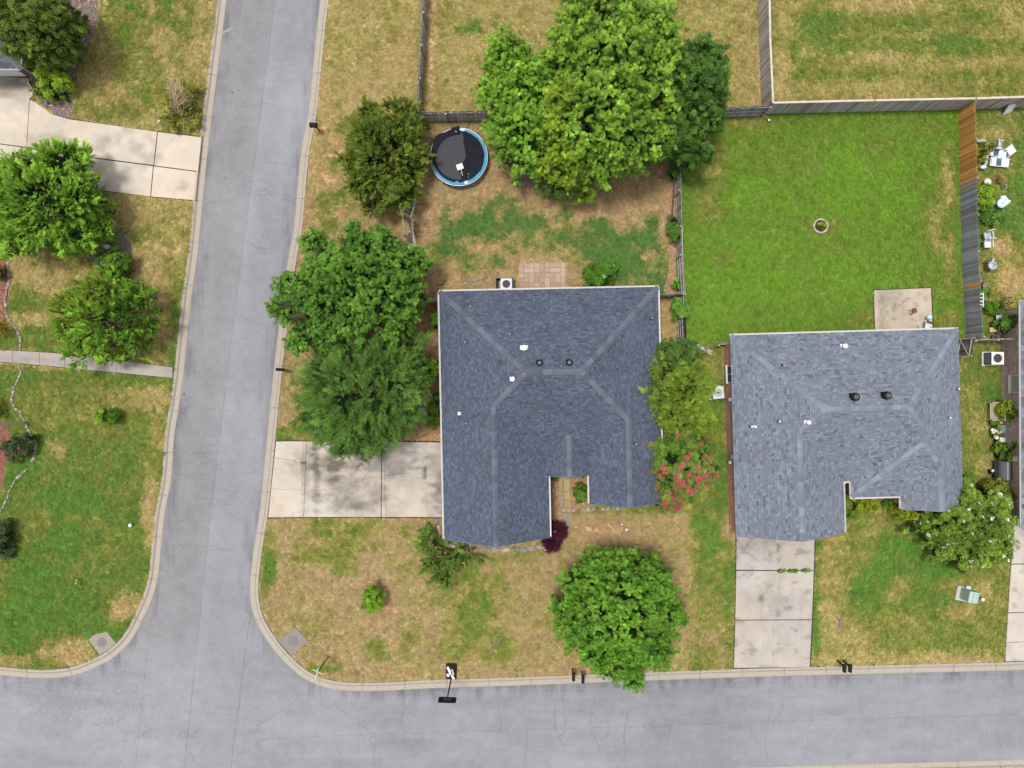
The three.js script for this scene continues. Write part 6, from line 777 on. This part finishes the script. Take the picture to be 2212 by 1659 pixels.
tuft('grass_clump', 'yellow green ornamental grass at the left edge below the footpath', 0, 884, 24, .7, [[.06, .12, .01], [.22, .28, .02]], 21);
tuft('grass_clump', 'dry straw coloured grass clump among the white pots', 2155, 385, 16, .5, [[.2, .15, .05], [.42, .3, .11]], 22);
plant('flower_plant', 'tiny pale flowering plant on the lower left lawn', 'plant', { seed: 23, col: LIME, stems: 3, trunk: .03, puff: .14, per: 9, leaf: 'small', scale: .8, flowers: { p: .4, n: 2, s: .8, col: [[.5, .42, .4]] }, lobes: [[171, 1258, 10, 7, .4, .02]] });
plant('dark_shrub', 'shadowy dark shrub at the lower left edge', 'shrub', { seed: 24, col: [[.014, .024, .012], [.06, .09, .035]], stems: 4, puff: .26, per: 14, leaf: 'small', scale: 1.3, lobes: [[2, 1160, 20, 36, 1.6, .1], [14, 1190, 16, 20, .8, .05]] });
{ // dried arching shrub with bare canes
  const t = plant('arching_shrub', 'half dried shrub of arching bare canes near the upper left kerb', 'shrub', { seed: 25, at: [392, 235], col: [[.06, .08, .01], [.2, .21, .03]], stems: 5, trunk: .08, puff: .22, per: 8, leaf: 'feather', scale: .6, swirl: 1, droop: .3, density: .7, inner: .4, lobes: [[405, 200, 22, 32, 1.5, .1], [375, 250, 28, 28, 1.2, .1], [412, 245, 16, 30, 1.2, .1], [372, 222, 16, 20, 1.1, .1]] });
  const [bx0, bz0] = P(392, 235), canes = []; for (let i = 0; i < 70; i++) { const a0 = P(rr(362, 385), rr(226, 246), 1), u1 = rr(366, 428), v1 = u1 > 400 ? rr(205, 258) : rr(172, 215), a1 = P(u1, v1, .5), md = P((380 + u1) / 2 + rr(-8, 8), (225 + v1) / 2 - rr(0, 18), 1.6); canes.push(tube([[a0[0] - bx0, rr(.6, .9), a0[1] - bz0], [md[0] - bx0, rr(1.4, 1.7), md[1] - bz0], [a1[0] - bx0, rr(.7, 1.2), a1[1] - bz0]], .016, 4, 8)); }
  for (const [u, v, w, q] of [[398, 262, 399, 291], [402, 262, 432, 285], [396, 258, 412, 282], [400, 256, 425, 262]]) { const a = P(u, v, .8), b = P(w, q, .1); canes.push(bar([a[0] - bx0, .8, a[1] - bz0], [b[0] - bx0, .1, b[1] - bz0], .022, .014, 5)); }
  part('bare_cane', canes, mat('cane', [.38, .28, .17], .95), t, 'bare tan canes');
}
{ const [x, z] = P(87, 200), t = thing('bare_twig', 'bare branching twig beside the low groundcover shrub', 'twig', [x, L, z]); part('branch', [bar([-.3, .9, -.4], [.2, .8, .5], .03, .015, 5), bar([-.05, .86, 0], [-.35, .8, .4], .02, .01, 5), bar([0, .85, .1], [.35, .8, .1], .02, .01, 5)], mat('twig', [.34, .3, .25], .95), t); part('stem', bar([0, 0, 0], [0, .85, 0], .025), BARK, t); }
plant('spruce_bush', 'dark bush half under the upper left eave of the middle house', 'shrub', { seed: 30, col: BOX, stems: 3, puff: .22, per: 16, leaf: 'small', scale: 1.25, lobes: [[944, 695, 14, 25, 1.4, .1]] });
plant('spruce_bush', 'round olive bush at the middle of the left wall of the middle house', 'shrub', { seed: 31, col: OLIVE, stems: 3, puff: .22, per: 16, leaf: 'small', scale: 1.25, lobes: [[935, 797, 21, 29, 1.5, .1]] });
plant('spruce_bush', 'bright round bush beside the square utility lid', 'shrub', { seed: 32, col: [[.022, .055, .006], [.1, .16, .016]], stems: 3, puff: .22, per: 16, leaf: 'small', scale: 1.25, lobes: [[941, 897, 19, 26, 1.5, .1]] });
plant('spruce_bush', 'dark small bush between the round bushes left of the middle house', 'shrub', { seed: 33, col: DARK, stems: 3, puff: .22, per: 14, leaf: 'small', scale: 1.2, lobes: [[948, 862, 9, 16, 1.1, .1]] });
plant('hydrangea', 'green bush with white flowers behind the middle house', 'shrub', { seed: 34, col: [[.02, .06, .008], [.075, .17, .018]], stems: 5, puff: .24, per: 15, leaf: 'small', scale: 1.5, flowers: { p: .3, n: 3, s: .7, col: [[.5, .49, .47]], bias: (p) => p.x > P(1312, 0, 1)[0] ? 3 : .12, label: 'white flowers' }, lobes: [[1285, 596, 28, 24, 1.5, .1], [1308, 588, 20, 20, 1.3, .1], [1322, 583, 12, 12, 1, .1]] });
plant('vine_shrub', 'leafy vine climbing the fence beside the dry yard', 'vine', { seed: 35, col: DARK, stems: 3, puff: .2, per: 12, leaf: 'small', scale: 1.2, lobes: [[1455, 488, 9, 26, 1.5, .1], [1462, 508, 8, 16, 1.7, .2], [1456, 372, 8, 20, 1.5, .1]] });
plant('vine_shrub', 'small weed at the foot of the vine fence near the middle house', 'vine', { seed: 36, col: MAPLE2, stems: 3, puff: .2, per: 11, leaf: 'small', scale: 1.2, lobes: [[1464, 616, 7, 12, 1, .1]] });
plant('vine_shrub', 'bright leafy bush on the blackened fence', 'shrub', { seed: 37, col: MAPLE2, stems: 3, puff: .22, per: 14, leaf: 'small', scale: 1.5, lobes: [[1469, 667, 19, 20, 1.8, .1]] });
plant('vine_shrub', 'dark weed in the fence corner beside the trampoline', 'shrub', { seed: 38, col: DARK, stems: 3, puff: .2, per: 12, leaf: 'small', scale: 1.3, lobes: [[912, 266, 14, 12, 1, .1]] });
plant('privet_shrub', 'green shrub at the broken fence end right of the middle house', 'shrub', { seed: 39, col: [[.02, .055, .012], [.08, .14, .03]], stems: 5, puff: .25, per: 13, leaf: 'small', scale: 1.15, lobes: [[1450, 768, 48.0, 36.0, 3.1, 0.3], [1416, 755, 21.6, 16.8, 2.6, 0.6], [1482, 765, 28.8, 24.0, 2.6, 0.3], [1492, 752, 16.8, 14.4, 2.0, 0.3]] });
plant('privet_shrub', 'yellow green feathery shrub overhanging the right roof edge of the middle house', 'shrub', { seed: 40, spray: 8, at: [1455, 850], col: [[.038, .075, .01], [.17, .24, .03]], stems: 5, puff: .34, per: 15, leaf: 'feather', swirl: 1, scale: .95, lobes: [[1415, 835, 36.0, 52.8, 3.6, 0.4], [1430, 800, 40.8, 33.6, 3.4, 0.4], [1402, 862, 26.4, 21.6, 3.4, 0.8]] });
plant('privet_shrub', 'larger yellow green shrub left of the pale air conditioner', 'shrub', { seed: 41, spray: 12, at: [1488, 870], col: [[.042, .085, .01], [.19, .265, .03]], stems: 6, puff: .34, per: 16, leaf: 'feather', swirl: 1, scale: .95, lobes: [[1474, 850, 57.0, 59.3, 3.3, 0.3], [1459, 905, 57.0, 43.3, 3.3, 0.3], [1496, 900, 31.9, 38.8, 2.9, 0.3], [1434, 890, 34.2, 34.2, 3.1, 0.3], [1464, 945, 50.2, 25.1, 2.9, 0.3, [0.1, 0.15, 0.02]]] });
plant('crape_myrtle', 'crape myrtle with red blooms right of the middle house', 'shrub', { seed: 42, spray: 14, at: [1475, 1015], col: [[.025, .06, .01], [.12, .2, .028]], stems: 7, puff: .25, per: 12, leaf: 'small', scale: 1.1, flowers: { p: .9, n: 13, s: .8, bias: (p) => fbm(p.x / .7 + 3, p.z / .7, 2) > .47 ? 1.2 : .08, col: [[.27, .01, .045], [.22, .01, .035], [.3, .02, .07], [.2, .06, .04]], label: 'red blooms' }, lobes: [[1456, 1005, 71.5, 77.8, 3.9, 0.3], [1458, 955, 51.1, 30.1, 3.1, 0.3], [1413, 1000, 40.9, 50.2, 3.3, 0.3], [1488, 1000, 43.5, 55.2, 3.3, 0.3], [1438, 1055, 51.1, 45.1, 2.9, 0.2], [1403, 965, 30.7, 17.6, 3.1, 0.5], [1453, 1078, 20.4, 22.6, 2.5, 0.3]] });
plant('burgundy_shrub', 'spiky dark burgundy shrub at the front corner of the middle house', 'shrub', { seed: 43, col: [[.014, .004, .01], [.09, .018, .04]], stems: 4, trunk: .06, puff: .26, per: 15, leaf: 'blade', scale: .85, inner: .6, flowers: { p: .3, n: 1, s: .8, col: [[.28, .05, .11]] }, lobes: [[1203, 1146, 20, 20, 1.2, .1], [1190, 1170, 20, 16, 1.0, .1]] });
plant('rose_shrub', 'sparse shrub with faded pink flowers below the front gable', 'shrub', { seed: 44, at: [962, 1205], col: [[.028, .065, .012], [.13, .2, .03]], stems: 7, puff: .32, per: 8, leaf: 'feather', swirl: 1, scale: .9, density: .6, inner: .6, rough: .8, flowers: { p: .1, n: 2, s: .6, col: [[.34, .2, .15], [.36, .25, .18]], label: 'faded pink flowers' }, lobes: [[962, 1200, 42, 34, 1.8, .1], [925, 1168, 26, 30, 1.5, .1], [1005, 1195, 34, 30, 1.5, .1], [970, 1240, 44, 28, 1.3, .1], [935, 1215, 30, 22, 1.3, .1]] });
plant('small_tree', 'small bright green young tree in the dry front lawn', 'tree', { seed: 45, at: [802, 1297], col: [[.05, .12, .008], [.15, .27, .02]], trunk: .04, fork: .7, puff: .26, per: 14, scale: .95, lobes: [[803, 1285, 20, 18, 2, .5], [796, 1304, 20, 16, 1.7, .4], [814, 1300, 13, 18, 1.7, .4]] });
plant('boxwood', 'dark round bush beside the flagstone walk', 'shrub', { seed: 46, col: BOX, stems: 3, puff: .2, per: 15, leaf: 'small', scale: 1.15, lobes: [[1256, 1065, 17, 20, 1, .05]] });
plant('boxwood', 'bright low bush under the entrance gable', 'shrub', { seed: 47, col: MAPLE2, stems: 3, puff: .2, per: 13, leaf: 'small', scale: 1.15, lobes: [[1250, 1022, 18, 8, .8, .05]] });
plant('boxwood', 'shaded low bush left of the flagstone walk under the eave', 'shrub', { seed: 48, col: DARK, stems: 3, puff: .2, per: 12, leaf: 'small', scale: 1.15, lobes: [[1196, 1026, 8, 12, .7, .05]] });
for (const [k, u, v, l] of [[49, 1854, 1083, 'left one of the two clipped yellow green conifers at the right house front'], [50, 1931, 1100, 'right one of the two clipped yellow green conifers at the right house front']])
  plant('arborvitae', l, 'conifer', { seed: k, at: [u, v], col: [[.06, .085, .006], [.23, .27, .022]], stems: 2, trunk: .1, puff: .15, per: 14, leaf: 'small', scale: .7, rough: .15, clump: .1, shoots: .15, stack: [[.05, 1.1, .52], [.4, 1.6, .47], [.9, 2.1, .37], [1.4, 2.5, .25], [1.9, 2.85, .13]] });
plant('boxwood', 'green low bush in the entrance nook of the right house', 'shrub', { seed: 51, col: BOX, stems: 3, puff: .2, per: 13, leaf: 'small', scale: 1.2, lobes: [[1840, 1108, 11, 9, .8, .05], [1925, 1084, 15, 10, 1, .05]] });
plant('crape_myrtle', 'white flowering shrub tree at the front corner of the right house', 'tree', { seed: 52, spray: 22, at: [2080, 1130], col: [[.03, .06, .01], [.16, .25, .032]], stems: 7, puff: .25, per: 12, leaf: 'small', scale: 1.1, flowers: { p: .3, n: 4, s: .5, col: [[.55, .55, .52]], label: 'white flowers' }, lobes: [[2085, 1125, 66.2, 60.7, 3.9, 0.3], [2035, 1145, 40.5, 44.2, 3.3, 0.3], [2130, 1120, 47.8, 51.5, 3.5, 0.3], [2075, 1075, 40.5, 29.4, 3.2, 0.3], [2095, 1185, 55.2, 31.3, 2.8, 0.2], [2045, 1180, 33.1, 25.8, 2.4, 0.2], [2150, 1165, 33.1, 31.3, 2.8, 0.2]] });
plant('laurel_bush', 'reddish green bush between the white flowering tree and the brown brick house', 'shrub', { seed: 53, col: [[.025, .05, .008], [.13, .15, .02]], stems: 4, puff: .24, per: 14, leaf: 'small', scale: 1.5, lobes: [[2148, 1052, 26, 20, 1.7, .1], [2165, 1080, 22, 34, 1.7, .1]] });
plant('laurel_bush', 'yellow green bush by the wooden bench', 'shrub', { seed: 54, col: [[.025, .06, .01], [.16, .2, .02]], stems: 4, puff: .22, per: 12, leaf: 'small', scale: 1.5, lobes: [[2171, 884, 15, 17, 1.4, .1], [2181, 894, 11, 12, 1.6, .3]] });
plant('fern_bush', 'bright fern like bush above the covered grill', 'shrub', { seed: 55, col: [[.03, .075, .008], [.14, .22, .02]], stems: 3, puff: .22, per: 12, leaf: 'feather', swirl: 1, scale: .75, lobes: [[2182, 971, 20, 15, 1.4, .1], [2172, 976, 14, 12, 1, .1], [2150, 962, 14, 8, .6, .05]] });
plant('fern_bush', 'dark leafy plant beside the pale side table', 'shrub', { seed: 56, col: DARK, stems: 3, puff: .22, per: 12, leaf: 'small', scale: 1.5, lobes: [[2168, 701, 20, 13, 1.3, .1], [2186, 694, 14, 12, 1.6, .4]] });
plant('fern_bush', 'fresh green bush against the top corner of the brown brick house', 'shrub', { seed: 57, col: [[.03, .08, .01], [.1, .18, .02]], stems: 3, puff: .22, per: 10, leaf: 'small', scale: 1.3, lobes: [[2146, 664, 20, 18, .9, .05]] });
plant('fern_bush', 'bright yellow green bush against the blue grey fence', 'shrub', { seed: 58, col: LIME, stems: 4, puff: .24, per: 14, leaf: 'small', scale: 1.4, lobes: [[2126, 420, 20, 24, 1.5, .1], [2128, 438, 16, 14, 1.2, .1]] });
plant('fern_bush', 'dull green weeds below the bright bush at the blue grey fence', 'shrub', { seed: 59, col: DARK, stems: 4, puff: .24, per: 12, leaf: 'small', scale: 1.4, lobes: [[2132, 464, 26, 18, .8, .05], [2150, 474, 22, 12, .5, .05]] });
plant('fern_bush', 'loose yellow green weeds inside the curved grey rail', 'shrub', { seed: 60, col: [[.06, .09, .01], [.2, .2, .03]], stems: 3, puff: .22, per: 8, leaf: 'feather', swirl: 1, scale: .7, density: .6, lobes: [[2119, 330, 12, 22, .8, .05], [2136, 318, 10, 10, .7, .05]] });
plant('fern_bush', 'low weeds round the dark stump at the fence', 'shrub', { seed: 61, col: DARK, stems: 3, puff: .2, per: 10, leaf: 'small', scale: 1.2, lobes: [[2126, 630, 14, 10, .6, .05]] });
plant('fern_bush', 'weeds with a white bloom beside the blue grey tub', 'shrub', { seed: 62, col: BOX, stems: 3, puff: .2, per: 10, leaf: 'small', scale: 1.2, flowers: { p: .3, n: 3, s: 1.2, col: [[.6, .62, .58]] }, lobes: [[2150, 915, 12, 10, .6, .05], [2148, 936, 9, 9, .6, .05]] });
plant('joint_weed', 'line of weeds in the upper joint of the pale driveway', 'weeds', { seed: 64, col: MAPLE2, stems: 3, trunk: .03, puff: .08, per: 7, leaf: 'small', scale: .6, lobes: [[1740, 1232, 16, 3.5, .22, .1], [1712, 1233, 16, 3, .2, .1], [1688, 1233, 14, 2.5, .2, .1]] });
plant('fire_weed', 'green weed growing inside the stone ring', 'plant', { seed: 63, col: LIME, stems: 3, trunk: .03, puff: .12, per: 9, leaf: 'small', scale: .8, lobes: [[1777, 486, 8, 8, .4, .05]] });

// ---------- turf: short tufts in the colours of the lawn below ----------
{
  const g = mulberry(4242), A = [], houses = noGrass.map((p) => ({ p, x0: Math.min(...p.map((q) => q[0])), x1: Math.max(...p.map((q) => q[0])), z0: Math.min(...p.map((q) => q[1])), z1: Math.max(...p.map((q) => q[1])) }));
  const lk = kerbLeft.map((p) => P(...p)), rk = kerbRight.map((p) => P(...p)), sk = kerbSouth.map((p) => P(...p)), lp = [...lk, P(-9000, -8000)], rp = [...rk, P(9000, -8000)], sp = [...sk, P(9000, 9000), P(-9000, 9000)];
  const blade = leafGeo(Array.from({ length: 6 }, (_, i) => { const a = i * 1.05 + g() * .6, d = v3(Math.cos(a), .55 + g() * .6, Math.sin(a)).normalize(), nn = v3(-d.x * d.y, d.x * d.x + d.z * d.z, -d.z * d.y).normalize(); return [v3(Math.cos(a) * .01, 0, Math.sin(a) * .01), d, .085 + g() * .05, .03, nn]; }));
  const N = 230000, cap = new THREE.InstancedMesh(blade, new THREE.MeshPhysicalMaterial({ specularIntensity: .12, roughness: 1, side: THREE.DoubleSide }), N), o = new THREE.Object3D(), c = new THREE.Color(); let n = 0;
  for (let i = 0; i < N * 3 && n < N; i++) {
    const x = (g() - .5) * 74.4, z = (g() - .5) * 55.6; if (!(inPoly(x, z, lp) || inPoly(x, z, rp) || inPoly(x, z, sp))) continue;
    const jx = (g() - .5) * .5, jz = (g() - .5) * .5, tx = clamp(Math.floor((x + jx + WW / 2) / WW * TW), 0, TW - 1), tz = clamp(Math.floor((z + jz + WD / 2) / WD * TD), 0, TD - 1), k = tz * TW + tx, dry = lawnDry[k];
    if (dry > 1.05 && g() < .8) continue; if (houses.some((q) => x > q.x0 - .09 && x < q.x1 + .09 && z > q.z0 - .09 && z < q.z1 + .09 && (inPoly(x, z, q.p) || q.p.some((a, i) => { const b2 = q.p[(i + 1) % q.p.length], dx = b2[0] - a[0], dz = b2[1] - a[1], t = clamp(((x - a[0]) * dx + (z - a[1]) * dz) / (dx * dx + dz * dz + 1e-9), 0, 1); return Math.hypot(x - a[0] - dx * t, z - a[1] - dz * t) < .07; })))) continue;
    const s = (.65 + g() * .7) * (1 + .5 * fbm(x * 1.2, z * 1.2, 2)), b = (.78 + g() * .56) * 1.1; o.position.set(x, L - .005, z); o.rotation.set(0, g() * 6.28, 0); o.scale.set(s, s * (.4 + g() * .5), s); o.updateMatrix(); cap.setMatrixAt(n, o.matrix);
    const hs = (g() - .5) * .16; cap.setColorAt(n, c.setRGB(lawnRGB[k * 3] * b * (1 + hs), lawnRGB[k * 3 + 1] * b, lawnRGB[k * 3 + 2] * b)); n++;
  }
  cap.count = n; cap.name = 'grass'; cap.receiveShadow = true; cap.userData = { kind: 'stuff', label: 'short mottled turf of all the lawns' }; scene.add(cap);
  // bark chips and dead leaves lying on the beds
  const chip = leafGeo([[v3(0, .012, 0), v3(1, 0, 0), .1, .05, v3(0, 1, 0)], [v3(.02, .02, .02), v3(0, .1, 1).normalize(), .07, .045, v3(0, 1, 0)]]), its = [];
  for (const [w, cols] of chips) { const x0 = Math.min(...w.map((q) => q[0])), x1 = Math.max(...w.map((q) => q[0])), z0 = Math.min(...w.map((q) => q[1])), z1 = Math.max(...w.map((q) => q[1])); for (let i = 0; i < (x1 - x0) * (z1 - z0) * 34; i++) { const x = lerp(x0, x1, g()), z = lerp(z0, z1, g()); if (x < -37 || !inPoly(x, z, w)) continue; const q = cols[g() < .55 ? 0 : 1], k = .6 + g() * .8; its.push({ p: v3(x, L + .01 + g() * .03, z), d: v3(g() - .5, 1.6, g() - .5).normalize(), s: .7 + g() * .8, spin: g() * 6.3, c: q.map((e) => e * k) }); } }
  const m = scatter('leaf_litter', chip, new THREE.MeshStandardMaterial({ roughness: 1, side: THREE.DoubleSide }), its, scene, 'dead leaves and bark chips on the beds');
}
renderer.render(scene, camera);
